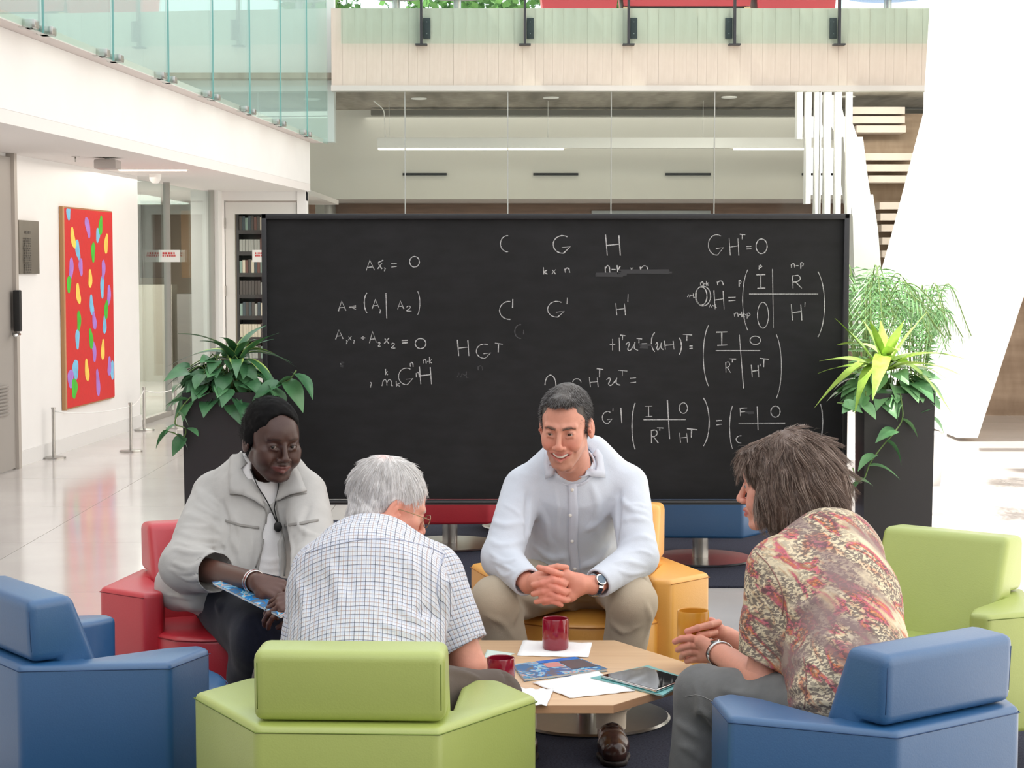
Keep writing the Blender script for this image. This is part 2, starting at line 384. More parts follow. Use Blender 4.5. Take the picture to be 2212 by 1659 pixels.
# ---------------------------------------------------------------- glass partition and door beyond the wall
y0, yA = 17.06, 20.25
M_alu = mat('satin_aluminium', (176, 172, 166), 0.4, metal=0.6)
gp = wall_prism('window_1', y0, yA, 0.04, 2.28, 0.012, M_glassc, -0.05)
yM = on_wall(374, 700).y
for yy in (y0 + .02, yM, yA - .02):
    wall_prism('mullion', yy - .018, yy + .018, 0, 2.3, 0.06, M_alu, -0.02, parent=gp, kind=None)
wall_prism('sill_rail', y0, yA, 0.0, .05, 0.06, M_alu, -0.02, parent=gp, kind=None)
wall_prism('trim_column_left', yA, yA + 0.18, 0, 2.3, 0.3, M_white, 0.02)
# frontal door wall
YD = 20.6
xa = W(475, 500, YD).x; xb = W(662, 500, YD).x
zt = 2.3
M_wf = mat('white_door_frame', (214, 212, 208), 0.5)
box2('wall_door_head', (xa, YD, 2.2), (xb, YD + .15, 2.3), M_white, kind=S)
box2('trim_door_jamb', (xa, YD, 0), (xa + .05, YD + .15, 2.2), M_white, kind=S)
box2('trim_corner_column', (xb - .1, YD - .02, 0), (xb, YD + .2, 2.85), M_white, kind=S)
d2 = box2('door_2', (xa + .06, YD + .03, .02), (xb - .11, YD + .05, 2.18), M_glassc, kind=S)
xl = xa + .06; xr = xb - .11
for nm, a, b in (('door_stile', (xl, YD + .01, .02), (xl + .10, YD + .06, 2.18)), ('door_stile', (xr - .10, YD + .01, .02), (xr, YD + .06, 2.18)), ('door_rail', (xl + .1, YD + .01, 2.05), (xr - .1, YD + .06, 2.18)), ('door_rail', (xl + .1, YD + .01, .02), (xr - .1, YD + .06, .25))):
    box2(nm, a, b, M_wf, d2)
for zz in (0.5, 1.2, 1.95): box('hinge', (xl - .003, YD + .005, zz), (.02, .02, .11), M_steel, d2)
def paper(px0, py0, px1, py1, Y, lab):
    a = W(px0, py1, Y); b = W(px1, py0, Y)
    o = thing('paper_notice', lab, 'notice', (a.x, Y, a.z)); w = b.x - a.x; h = b.z - a.z
    box2('sheet', (0, 0, 0), (w, .002, h), mat('white_paper', (238, 236, 232), 0.8), o)
    for k, zz in enumerate((.75, .55)):
        x = .18 * w
        while x < .8 * w:
            q = rnd.uniform(.04, .1) * w; box2('printed_word', (x, -.002, h * zz - .012), (x + q, 0, h * zz + .008), mat('red_print', (200, 60, 60), 0.7), o); x += q + .04 * w
paper(343, 540, 388, 566, 18.1, 'white notice with red print taped to the glass partition')
paper(545, 540, 580, 566, YD - .01, 'white notice with red print taped to the glass door')
# reading room behind
box2('wall_reading_room_back', (-8, 25.0, 0), (-2.75, 25.2, 2.3), mat('brown_grey_panel', (150, 138, 124), 0.7), kind=S)
box2('ceiling_reading_room', (-8, 20.62, 2.3), (-2.35, 25.2, 2.36), M_soffit, kind=S)
box2('wall_reading_room_left', (-8.2, 16.9, 0), (-8, 25.2, 2.3), M_white, kind=S)
def panel_at(px0, py0, px1, py1, Y, m, name, label, cat, th=0.06):
    a = W(px0, py1, Y); b = W(px1, py0, Y)
    return tag(box2(name, (a.x, Y, max(0.0, a.z)), (b.x, Y + th, b.z), m, bevel=.004), label, cat)
panel_at(303, 443, 357, 600, 24.3, mat('dark_brown_wood', (72, 60, 54), .5), 'partition_panel', 'dark brown panel seen through the left glass partition', 'panel', .1)
panel_at(392, 455, 426, 600, 24.4, mat('oak_veneer', (150, 120, 88), .5), 'partition_panel', 'oak coloured panel behind the glass partition mullion', 'panel', .1)
panel_at(303, 615, 371, 900, 23.6, mat('pale_grey_laminate', (176, 172, 158), .5), 'storage_cabinet', 'pale grey cabinet behind the left pane of the glass partition', 'cabinet', .4)
panel_at(385, 635, 440, 900, 23.4, mat('mid_grey_laminate', (120, 118, 114), .5), 'storage_cabinet', 'mid grey cabinet behind the right pane of the glass partition', 'cabinet', .4)
# bookcase behind the door
a = W(510, 452, 23.2); b = W(586, 452, 23.2)
bk = thing('bookcase', 'black bookcase full of volumes seen through the glass door', 'bookcase', (a.x, 23.2, 0))
bw = b.x - a.x; bh = a.z
M_shelf = mat('black_shelf', (40, 36, 36), .5)
for nm, p, q in (('side_panel', (0, 0, 0), (.03, .3, bh)), ('side_panel', (bw - .03, 0, 0), (bw, .3, bh)), ('back_panel', (0, .29, 0), (bw, .31, bh))): box2(nm, p, q, M_shelf, bk)
nsh = 8; bi = 0
for k in range(nsh + 1): box2('shelf', (.03, 0, k * (bh - .04) / nsh), (bw - .03, .3, k * (bh - .04) / nsh + .05), M_shelf, bk)
cols = [(120, 140, 132), (186, 176, 160), (70, 64, 62), (150, 150, 146), (96, 66, 60), (60, 70, 76)]
bkm = {}
for k in range(nsh):
    z0 = k * (bh - .04) / nsh + .05; x = .035
    while x < bw - .075:
        w = .036; ci = rnd.randrange(len(cols)) if k % 2 else (k // 2 + (x > bw * .6)) % len(cols); hh = .15 + .03 * (ci % 3) / 3
        key = (ci)
        if key not in bkm:
            bm = bmesh.new(); bm_box(bm, (w / 2, .1, hh / 2), (w - .003, .19, hh)); me = D.meshes.new('book'); bm.to_mesh(me); bm.free(); me.materials.append(mat('bookcloth_%d' % ci, cols[ci], .7)); bkm[key] = me
        o = D.objects.new('book', bkm[key]); C.objects.link(o); o.location = (a.x + x, 23.2, z0)
        tag(o, 'bound volume in the black bookcase behind the glass door', 'book', 'volumes in the bookcase'); x += w + .001
# ---------------------------------------------------------------- back of the atrium
YF = 21.0
bal = prism('wall_balcony_front', [(-2.03, YF), (5.62, YF), (5.62, YF + .35), (-2.03, YF + .35)], 3.50, 4.36, M_conc, kind=S)
# board marks: formwork planks as pieces
bw0 = 0.14; x = -2.03; plk = []
while x < 5.6:
    w = min(bw0, 5.62 - x)
    if w > .03:
        key = len(plk) % 3
        if len(plk) < 3:
            bm = bmesh.new(); dd = (0.003, 0.005, 0.004)[key]; bm_box(bm, (bw0 / 2, -dd / 2, .428), (bw0 - .002, dd, .856)); me = D.meshes.new('formwork_board'); bm.to_mesh(me); bm.free(); me.materials.append(M_conc); plk.append(me)
        else: plk.append(plk[key])
        if x + bw0 < 5.62:
            o = D.objects.new('formwork_board', plk[-1]); C.objects.link(o); o.parent = bal; o.location = (x, YF, 3.502); sx_ = rnd.choice((.7, .9, 1.0, 1.25)); o.scale = (sx_, rnd.uniform(.3, 1.6), 1)
            x += bw0 * (sx_ - 1)
    x += bw0
box2('floor_upper_terrace', (-2.03, YF + .35, 4.1), (9, 33, 4.34), M_conc, kind=S)
box2('trim_facade_head', (-2.03, YF - .06, 3.44), (5.62, YF + .14, 3.498), mat('light_metal_head', (206, 202, 196), .5), kind=S)
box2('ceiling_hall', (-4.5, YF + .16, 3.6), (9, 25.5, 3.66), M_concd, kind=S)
box2('trim_hall_duct', (-1.9, 25.1, 3.5), (9, 25.3, 3.57), mat('duct_grey', (110, 108, 100), .6), kind=S)
box2('wall_hall_bulkhead', (-4.5, 25.5, 2.39), (4.05, 25.7, 3.62), M_bulk, kind=S)
box2('ceiling_hall_rear', (-4.5, 25.7, 2.39), (9, 30, 2.45), M_soffit, kind=S)
box2('wall_hall_rear', (-4.5, 27.4, 0), (9, 27.6, 2.39), M_wood, kind=S)
box2('wall_hall_left', (-2.72, 25.71, 0), (-2.6, 30, 2.38), mat('hall_side', (150, 150, 144), .7), kind=S)
for px0, px1 in ((870, 965), (1152, 1249), (1437, 1535), (1732, 1830)):
    a = W(px0, 379, 25.49); b = W(px1, 374, 25.49)
    tag(box2('air_slot', (a.x, 25.46, a.z), (b.x, 25.499, b.z), M_black), {870: 'black slot diffuser on the hall bulkhead, leftmost of four', 1152: 'black slot diffuser on the hall bulkhead, second from left', 1437: 'black slot diffuser on the hall bulkhead, third from left', 1732: 'black slot diffuser on the hall bulkhead behind the white stripes'}[px0], 'vent')
a = W(815, 323, 24); b = W(1866, 297, 24)
lf = thing('linear_pendant_light', 'very long white linear pendant light hanging in the glazed hall', 'pendant light', (a.x, 24, a.z))
box2('housing', (0, 0, .02), (b.x - a.x, .12, b.z - a.z), M_lampw, lf, bevel=.004)
box2('diffuser', (.01, .01, 0), (2.4, .11, .02), M_lampon, lf); box2('diffuser', (4.6, .01, 0), (b.x - a.x - .01, .11, .02), M_lampon, lf)
for xx in (.15, 2.2, 4.2): tube('suspension_wire', [(xx, .06, b.z - a.z), (xx, .06, 3.6 - a.z)], .004, M_lampw, lf, seg=6)
tube('power_cable', [smoothpath([(.1, .06, b.z - a.z), (.09, .06, .4), (.07, .06, .52), (-.05, .06, 3.6 - a.z)])], .007, M_lampw, lf, seg=6)
for px, py in ((905, 212), (1190, 210), (1575, 209), (1830, 208)):
    c0 = WZ(px, py, 3.6); t = thing('downlight', {905: 'small round downlight in the concrete hall ceiling, leftmost of four', 1190: 'small round downlight in the hall ceiling, second from left', 1575: 'small round downlight in the hall ceiling, third from left', 1830: 'small round downlight in the hall ceiling near the stair'}[px], 'ceiling light', (c0.x, c0.y, 3.6), group='downlights in the hall ceiling')
    lathe('trim_ring', [(0, 0), (.1, 0), (.1, -.012), (.08, -.016), (0, -.012)], M_lampw, t, seg=24)
# facade glazing
xs = [W(p, 300, YF + .05).x for p in (664, 875, 1097, 1320, 1543, 1770, 2000)] + [5.6]
for i in range(len(xs) - 1):
    g = box2('window_%d' % (i + 2), (xs[i] + .006, YF + .03, 0.02), (xs[i + 1] - .006, YF + .045, 3.44), M_glassc, kind=S)
    box2('silicone_joint', (xs[i + 1] - .006, YF + .026, .02), (xs[i + 1] + .006, YF + .049, 3.44), M_seal, g)
# things in the hall seen under the bulkhead
panel_at(1278, 455, 1535, 470, 27.335, mat('pale_frame', (170, 176, 176), .4), 'display_screen', 'pale framed wall screen just above the blackboard top', 'screen')
for px0, px1, py, lab in ((690, 755, 441, 'lit strip lamp in the low ceiling left of the hall'), (940, 995, 452, 'lit strip lamp in the low hall ceiling near the screen')):
    c0 = WZ((px0 + px1) / 2, py, 2.38); t = thing('strip_light', lab, 'ceiling light', (c0.x, c0.y, 2.385)); box('diffuser', (0, 0, -.01), (.4, .08, .015), M_lampon, t)
# reflected sun stripes built as white bars, and zigzag stair behind the facade
M_stripe_stringer = mat('white_stripe_stringer', (240, 240, 238), .7)
stripes_l = thing('sun_stripe_bars', 'reflected sun stripes built as tall white bars behind the facade left of the stair', 'sun_stripes', (W(1722, 462, 22.2).x, 22.2, 0))
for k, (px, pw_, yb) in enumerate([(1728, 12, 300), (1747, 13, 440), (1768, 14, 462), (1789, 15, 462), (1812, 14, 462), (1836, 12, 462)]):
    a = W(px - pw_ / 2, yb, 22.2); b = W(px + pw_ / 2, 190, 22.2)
    box2('fin', (a.x - stripes_l.location.x, 0, a.z), (b.x - stripes_l.location.x, .2, 3.59), M_stripe_stringer, stripes_l)
stripes_r = thing('sun_stripe_bars', 'reflected sun stripes built as white bars at the top right beside the sunlit pier', 'sun_stripes', (W(2004, 280, 22).x, 22.0, 0))
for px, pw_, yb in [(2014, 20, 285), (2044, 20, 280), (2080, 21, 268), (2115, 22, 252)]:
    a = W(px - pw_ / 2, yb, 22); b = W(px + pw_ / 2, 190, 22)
    box2('fin', (a.x - stripes_r.location.x, 0, a.z), (b.x - stripes_r.location.x, .25, 3.59), M_stripe_stringer, stripes_r)
# stair: treads as pieces, white stepped stringer
YS = 22.7
stair = thing('staircase', 'concrete staircase with white stepped stringer behind the glass at right', 'staircase', (W(1850, 600, YS).x, YS, 0))
SX = stair.location.x
def spt(px, py, Y=YS): q = W(px, py, Y); return (q.x - SX, q.z)
strg = [(1774, 205), (1812, 205), (1826, 262), (1840, 262), (1852, 296), (1864, 296), (1872, 364), (1880, 420), (1886, 420), (1897, 500), (1905, 600), (1915, 760), (1850, 760), (1842, 470), (1836, 420), (1828, 366), (1822, 296), (1808, 296), (1790, 262), (1784, 262)]
V = [(*[spt(x, y)[0]], 0.0, spt(x, y)[1]) for x, y in strg] + [(*[spt(x, y)[0]], 0.5, spt(x, y)[1]) for x, y in strg]
n = len(strg); Fc = [tuple(range(n))[::-1], tuple(range(n, 2 * n))] + [(i, (i + 1) % n, n + (i + 1) % n, n + i) for i in range(n)]
pymesh('stringer', V, Fc, M_stripe_stringer, stair)
M_tread = mat('pale_tread', (214, 200, 190), .7)
rows = [(238, 1838, 1955), (258, 1842, 1955), (278, 1850, 1957), (338, 1866, 1972), (362, 1870, 1978), (386, 1876, 1982), (444, 1900, 2100), (468, 1902, 2100), (492, 1904, 2095), (520, 1906, 2080), (548, 1906, 2080), (590, 1910, 2070), (650, 1912, 2050), (700, 1912, 2050)]
for k, (py, x0, x1) in enumerate(rows):
    a = spt(x0, py + 8, YS + .5); b = spt(x1, py - 7, YS + .5)
    box2('tread', (a[0], .5, a[1]), (b[0], .85, b[1]), M_tread, stair)
a = spt(1840, 800, YS + .9); b = spt(2140, 200, YS + .9)
box2('stair_wall', (a[0], .95, 0), (b[0] + 1, 1.15, 3.4), M_brown, stair)
# ---------------------------------------------------------------- white leaning pier at the far right
YP = 15.6
front = [(2160, -160), (2700, -160), (2700, 500), (2262, 500), (2205, 660), (2112, 946), (2068, 946), (2016, 720), (2022, 620), (2062, 480), (2138, 190)]
pts = [W(x, y, YP) for x, y in front]
for p in pts:
    if p.z < 0.02: p.z = 0.0
n = len(pts); V = [p for p in pts] + [Vector((p.x + 0.02, p.y + 2.6, p.z)) for p in pts]
Fc = [tuple(range(n))[::-1], tuple(range(n, 2 * n))] + [(i, (i + 1) % n, n + (i + 1) % n, n + i) for i in range(n)]
pymesh('wall_leaning_pier', V, Fc, M_pier, kind=S)
box2('wall_pier_shade', (W(2060, 900, 18.3).x, 18.3, 0), (9, 18.5, 3), M_brown, kind=S)  # brown colour stands in for the shade on the pier's lower wedge
# roof beams of the glazed roof (their stripes of shade fall on the floor at right)
for yb in (14.5, 13.0, 11.5, 10.2, 9.2):
    box2('trim_roof_beam', (-0.35, yb - .13, 6.9), (9.0, yb + .13, 7.3), M_white, kind=S)
box2('wall_right', (7.5, -4, 0), (7.7, 24, 8), M_white, kind=S)  # unseen wall, added so light falls mainly from above
box2('wall_near_end', (-9, -4.2, 0), (7.7, -4.0, 3.6), mat('mid_grey_wall', (190, 186, 182), .9), kind=S)  # unseen end wall, added and kept low to set the front light
# ---------------------------------------------------------------- terrace guard and furniture up there
gt = thing('glass_railing', 'glass guard with black posts clamped to the concrete balcony', 'railing', (-2.0, YF, 4.0))
pxs = [686, 910, 1134, 1358, 1587, 1813, 2047]
xs2 = [W(p, 60, YF - .08).x for p in pxs] + [5.6]; xs2[0] = -1.93
for i, (p, xx) in enumerate(zip(pxs, xs2)):
    if i == 0: continue
    zb = W(p, 96, YF - .08).z - 4.0; x = xx + 2.0
    box2('post', (x - .013, -.12, zb), (x + .013, -.04, 1.6), M_blackm, gt)
    box2('foot_plate', (x - .065, -.13, zb - .01), (x + .065, -.012, zb + .006), M_blackm, gt)
    sgn = 1 if i < 4 else -1
    bx_ = box2('bracket', (x + sgn * .02, -.05, zb + .07), (x + sgn * .10, -.012, zb + .30), M_blackm, gt, bevel=.004)
    for dz in (.12, .25): lathe('bolt', [(0, 0), (.006, 0), (.006, .006), (0, .006)], M_steel, bx_, seg=8, loc=(x + sgn * .06, -.055, zb + dz))
for i in range(len(xs2) - 1):
    zb = W(900, 94, YF - .08).z - 4.0
    box2('glass_pane', (xs2[i] + 2.0 + .018, -.088, zb), (xs2[i + 1] + 2.0 - .018, -.076, 1.6), M_glassg, gt)
M_redv = mat('red_vinyl', (176, 52, 62), .38, var=.03, vscale=4)
def sofa(px0, px1, Y, lab, base=True):
    a = W(px0, 10, Y); b = W(px1, 10, Y); w = b.x - a.x; t = thing('lounge_sofa', lab, 'sofa', ((a.x + b.x) / 2, Y, 4.34))
    h0 = .13 if base else .02
    for nm, p in (('seat', [(-w / 2 + .04, 0, h0), (w / 2 - .04, 0, h0), (w / 2, 0, .42), (-w / 2, 0, .42)]),):
        V = [Vector(q) for q in p] + [Vector((q[0], .75, q[2])) for q in p]
        pymesh(nm, V, [(0, 1, 2, 3), (7, 6, 5, 4), (0, 4, 5, 1), (1, 5, 6, 2), (2, 6, 7, 3), (3, 7, 4, 0)], M_redv, t)
    box2('backrest', (-w / 2 + .05, .5, .42), (w / 2 - .05, .75, .8), M_redv, t, bevel=.03)
    if base: box2('plinth', (-w / 2 + .08, .03, .0), (w / 2 - .08, .7, .13), M_black, t)
    for sx in (-1, 1): box('foot', (sx * (w / 2 - .07), .03, .06), (.07, .05, .12), mat('pale_wood_foot', (200, 170, 130), .5), t)
sofa(1166, 1338, 21.5, 'red sofa on the upper terrace, leftmost of the three', False)
sofa(1340, 1628, 21.6, 'wide red sofa with black plinth in the middle of the upper terrace')
sofa(1634, 1810, 21.5, 'red sofa on the upper terrace, rightmost of the three', False)
sofa_blue = None
def ctable(px, Y, lab, top=M_black, w=.40):
    a = W(px, 10, Y); t = thing('cafe_table', lab, 'table', (a.x, Y, 4.34))
    lathe('tabletop', [(0, .70), (w, .70), (w, .73), (0, .73)], top, t); lathe('column', [(0, .01), (.05, .01), (.05, .70), (0, .70)], M_steel, t, seg=20); lathe('base', [(0, 0), (.26, 0), (.26, .015), (0, .02)], M_steel, t)
ctable(856, 24.9, 'dark round cafe table on the terrace, the left one above the board'); ctable(988, 24.9, 'dark round cafe table on the terrace, the one nearer the red sofas')
ctable(1918, 24.9, 'blue topped cafe table at the right end of the terrace', mat('blue_laminate', (60, 110, 180), .4), .55)
box2('wall_terrace_sill', (-2.0, 30.0, 4.34), (9, 30.2, 4.7), M_white, kind=S)
# trees outside the terrace windows
M_leafout = mat('outdoor_foliage', (96, 140, 66), .6, var=.4, vscale=3)
bm = bmesh.new()
M_trunk = mat('bark', (90, 75, 60), .9)
for lab, tx, ty, r_, seed in (('leafy green tree outside behind the cafe tables', -0.6, 36, 2.0, 3), ('leafy green tree outside behind the end of gallery glass', -4.5, 37, 1.6, 5), ('slim leafy tree outside left of the red sofas', 1.9, 38, 1.1, 9)):
    t = thing('deciduous_tree', lab, 'tree', (tx, ty, 0)); rr = random.Random(seed)
    tube('trunk', [(0, 0, 0), (.1, 0, 3), (0, .1, 6.0)], .12, M_trunk, t)
    V = []; Fc = []
    for k in range(2600):
        d = Vector((rr.gauss(0, 1), rr.gauss(0, 1), rr.gauss(0, 1))).normalized() * (rr.random() ** .4) * r_; c = Vector((0, 0, 7.0)) + d
        a = Vector((rr.gauss(0, 1), rr.gauss(0, 1), rr.gauss(0, 1))).normalized(); b = a.cross(d.normalized() + Vector((.01, 0, 0))).normalized() * .07; a = a * .1
        n0 = len(V); V += [c - a, c + b, c + a, c - b]; Fc.append((n0, n0 + 1, n0 + 2, n0 + 3))
    pymesh('foliage', V, Fc, M_leafout, t, kind='stuff')
# ================================================================ armchairs
def vinyl(name, col, v=.03):
    m = mat(name, col, .42, spec=.9, var=v, vscale=5, bump=.10, bscale=240, coat=.25); m.node_tree.nodes['Principled BSDF'].inputs['Coat Roughness'].default_value = .35; return m
V_blue = vinyl('blue_vinyl', (36, 90, 138)); V_green = vinyl('green_vinyl', (166, 180, 92)); V_red = vinyl('red_vinyl_chair', (196, 36, 52)); V_yel = vinyl('yellow_vinyl', (238, 172, 74))
SEAM = {}
def seam_of(m, col):
    return mat(m.name + '_seam', col, .6)
SM = {V_blue.name: seam_of(V_blue, (36, 70, 112)), V_green.name: seam_of(V_green, (112, 132, 52)), V_red.name: seam_of(V_red, (140, 22, 36)), V_yel.name: seam_of(V_yel, (186, 120, 40))}
ARM = .497; BOT = .15; SEATZ = .375
AA, BB, CC, C2_, DD = (.198, -.305), (.398, .005), (.300, .172), (.242, .172), (.212, -.13)
outer = [(-AA[0], AA[1]), (AA[0], AA[1]), BB, CC, C2_, (.215, .09), DD, (-DD[0], DD[1]), (-.215, .09), (-C2_[0], C2_[1]), (-CC[0], CC[1]), (-BB[0], BB[1])]
def armchair(vm, label, loc, face, bh=.655, group='hexagonal armchairs'):
    """face: angle of the facing direction; local +y is forward"""
    t = thing('armchair', label, 'armchair', loc, face - PI / 2, group)
    prism('arm_shell', outer, BOT, ARM, vm, t, bevel=.016, seg=3)
    sp = [(-.2, -.13), (.2, -.13), (.262, .12), (.262, .185), (.225, .255), (.16, .30), (.08, .325), (0, .332), (-.08, .325), (-.16, .30), (-.225, .255), (-.262, .185), (-.262, .12)]
    prism('seat', [(x * 0.985, y) for x, y in sp], BOT, SEATZ, vm, t, bevel=.022, seg=3)
    # backrest: a wedge, thicker below
    bm = bmesh.new(); w = .208
    prof = [(-.262, ARM + .004), (-.262, .70), (-.135, .70), (-.065, ARM - .14), (-.08, ARM - .14), (-.11, ARM + .004)]
    prof = [(-.275, ARM + .003), (-.281, bh), (-.163, bh + .005), (-.045, SEATZ - .02), (-.20, SEATZ - .02), (-.20, ARM + .003)]
    a = [bm.verts.new((-w, y, z)) for y, z in prof]; b = [bm.verts.new((w, y, z)) for y, z in prof]; bm.faces.new(a); bm.faces.new(b[::-1])
    for i in range(6): bm.faces.new((a[i], b[i], b[(i + 1) % 6], a[(i + 1) % 6]))
    bmesh.ops.recalc_face_normals(bm, faces=bm.faces); bmesh.ops.bevel(bm, geom=list(bm.edges), offset=.024, segments=4, affect='EDGES', profile=.55)
    bmobj('backrest', bm, vm, t, True, autos=.8)
    sm = SM[vm.name]
    # seams: top outer edge of shell, backrest edges, seat front
    def off(poly, z, d):
        return [Vector((x, y, z)) for x, y in poly]
    P = [Vector((x * 1.0, y * 1.0, ARM - .014)) for x, y in [(-CC[0], CC[1]), (-BB[0], BB[1]), (-AA[0], AA[1]), (AA[0], AA[1]), BB, CC]]
    tube('seam', [P], .0014, sm, t, seg=5)
    bx = [[(s * .199, -.271, ARM + .03), (s * .199, -.276, bh - .026), ] for s in (-1, 1)]
    for q in bx: tube('seam', [q], .0013, sm, t, seg=5)
    tube('seam', [[(x * .992, y * 1.0, SEATZ - .012) for x, y in sp[3:12]]], .002, sm, t, seg=5)
    lathe('column', [(0, .01), (.04, .01), (.04, BOT), (0, BOT)], M_steel, t, seg=28)
    lathe('base_plate', [(0, 0), (.266, 0), (.27, .006), (.262, .012), (0, .014)], M_steel, t, seg=56)
    return t
ZR = .012
R_ = math.radians
armchair(V_green, 'lime green armchair seen from behind, in front of the white-haired man', (-.340, 4.215, ZR), R_(87.5))
armchair(V_blue, 'blue armchair seen from behind at the lower right, under the woman in the patterned blouse', (.802, 4.235, ZR), R_(125.5))
armchair(V_blue, 'blue armchair cut by the left edge of the photo, facing the table', (-1.10, 4.86, ZR), R_(38))
armchair(V_yel, 'yellow armchair under the smiling man in the light shirt', (.250, 6.0, ZR), R_(-104), bh=.685)
armchair(V_red, 'red armchair under the woman in the grey jacket', (-.905, 5.80, ZR), R_(-66))
armchair(V_green, 'empty lime green armchair behind the woman in the patterned blouse', (1.22, 5.50, ZR), R_(231), bh=.665)
armchair(V_red, 'red armchair behind the blackboard, seen under its lower edge', (-.33, 9.75, ZR), R_(92))
armchair(V_blue, 'blue armchair behind the blackboard, seen right of the yellow armchair', (.95, 9.27, ZR), R_(86))
armchair(V_yel, 'yellow armchair behind the red one, a sliver seen under the board', (.10, 10.45, ZR), R_(-60))
armchair(V_red, 'red armchair farthest back, behind the blue one under the board', (1.05, 10.3, ZR), R_(-95))
# ================================================================ coffee table
TZ = .405
tc = (-.01, 4.94); TR = .50
tb = thing('coffee_table', 'low hexagonal maple coffee table in the middle of the group', 'table', (tc[0], tc[1], ZR))
hexp = [(.50, .0), (.285, -.385), (-.285, -.385), (-.50, .0), (-.29, .42), (.29, .42)]
hexp = [(.565, -.03), (.262, -.395), (-.30, -.395), (-.52, .0), (-.30, .40), (.31, .40)]
def wood_mat():
    m = D.materials.new('maple_laminate'); m.use_nodes = True; t = NT(m)
    nz = t.noise(3, 6, mscale=(1, 12, 1)); t.l(t.ramp(nz.outputs[0], [(.3, lin((214, 176, 138))), (.7, lin((228, 194, 156)))]), t.b.inputs['Base Color']); t.b.inputs['Roughness'].default_value = .32
    return m
M_maple = wood_mat(); M_mapleE = mat('maple_edge', (206, 158, 120), .45, var=.06, vscale=4, mscale=(2, 2, 30))
prism('tabletop', hexp, TZ - .022 - ZR, TZ - ZR, M_maple, tb, bevel=.0015, seg=2)
n = len(hexp); big = [(x * 1.0015, y * 1.0015) for x, y in hexp]
V = [(x, y, z) for z in (TZ - .0205 - ZR, TZ - .0015 - ZR) for x, y in big]; pymesh('edge_band', V, [(i, (i + 1) % n, n + (i + 1) % n, n + i) for i in range(n)], M_mapleE, tb)
lathe('column', [(0, .01), (.04, .01), (.04, TZ - .035), (.12, TZ - .035), (.12, TZ - .034), (0, TZ - .034)], M_steel, tb, seg=28)
lathe('base_plate', [(0, 0), (.266, 0), (.27, .006), (.262, .012), (0, .014)], M_steel, tb, seg=56)
# ---- mugs
def mug(lab, loc, m, r=.041, h=.098, handle=None):
    t = thing('mug', lab, 'mug', loc)
    lathe('cup', [(0, .0), (r - .004, 0), (r, .006), (r, h - .003), (r - .0015, h), (r - .0035, h - .002), (r - .005, .012), (0, .009)], m, t, seg=44)
    if handle is not None:
        P = [Vector((math.cos(handle) * q, math.sin(handle) * q, z)) for q, z in ((r - .002, h * .82), (r + .02, h * .8), (r + .03, h * .5), (r + .02, h * .24), (r - .002, h * .2))]
        tube('handle', [smoothpath(P, 5)], .0055, m, t, seg=10)
    return t
M_mugr = mat('maroon_glaze', (138, 22, 44), .12, coat=.5); M_mugy = mat('mustard_glaze', (212, 148, 48), .3)
def on_table(px, py, dz=0): return WZ(px, py, TZ + dz)
mg = on_table(1200, 1401, .002)
mug('maroon mug standing on a white napkin in the middle of the table', mg, M_mugr, .0375, .088, R_(100))
lathe('coffee', [(0, 0), (.032, 0)], mat('coffee', (50, 26, 18), .1), None, seg=24, loc=(mg.x, mg.y, TZ + .06)); tag(D.objects['coffee'], 'dark coffee inside the maroon mug on the napkin', 'coffee')
mg2 = on_table(1082, 1484, 0); mug('maroon mug half hidden behind the elbow of the white-haired man', mg2, M_mugr, .036, .078, R_(75))
# ---- napkins
def sheet(name, lab, cat, pxs, z0, m, th=.0012, wavy=0.0, n=10, curl=0):
    P = [WZ(x, y, TZ + z0) for x, y in pxs]; V = []; Fc = []
    for i in range(n + 1):
        for j in range(n + 1):
            u = i / n; v = j / n; p = P[0].lerp(P[1], u).lerp(P[3].lerp(P[2], u), v)
            z = wavy * (math.sin(u * 21 + v * 3) * .5 + math.sin(v * 17 + 2 * u) * .5 + 1) * (abs(u - .5) + abs(v - .5)) + curl * (u * u * .5)
            e = 0
            if wavy and i in (0, n): e = .0
            V.append(Vector((p.x, p.y, TZ + z0 + z)))
    m0 = len(V); V += [v + Vector((0, 0, th)) for v in V]
    for i in range(n):
        for j in range(n):
            a = i * (n + 1) + j; Fc.append((a, a + 1, a + n + 2, a + n + 1)); Fc.append((m0 + a, m0 + a + n + 1, m0 + a + n + 2, m0 + a + 1))
    ring = [i * (n + 1) for i in range(n + 1)] + [n * (n + 1) + j for j in range(1, n + 1)] + [i * (n + 1) + n for i in range(n - 1, -1, -1)] + [j for j in range(n - 1, 0, -1)]
    for a, b in zip(ring, ring[1:] + ring[:1]): Fc.append((a, b, m0 + b, m0 + a))
    o = pymesh(name, V, Fc, m, None, True)
    return tag(o, lab, cat) if lab else o
M_nap = mat('white_tissue', (246, 246, 246), .9, bump=.3, bscale=90)
sheet('paper_napkin', 'white paper napkin under the maroon mug', 'napkin', [(1130, 1385), (1279, 1391), (1271, 1421), (1117, 1417)], .0005, M_nap, wavy=.0018, n=14)
sheet('paper_napkin', 'white paper napkin left of the tablet with wavy edge', 'napkin', [(1150, 1477), (1290, 1452), (1372, 1494), (1230, 1509)], .0005, M_nap, wavy=.0022, n=14)
sheet('paper_napkin', 'crumpled white napkin at the near left edge of the table', 'napkin', [(1118, 1490), (1196, 1494), (1180, 1528), (1112, 1520)], .0005, M_nap, wavy=.005, n=14)
sheet('paper_card', 'pale green card on the table beside the far left maroon mug', 'card', [(1052, 1404), (1112, 1412), (1092, 1421), (1045, 1421)], .0005, mat('pale_green_card', (206, 222, 214), .7))
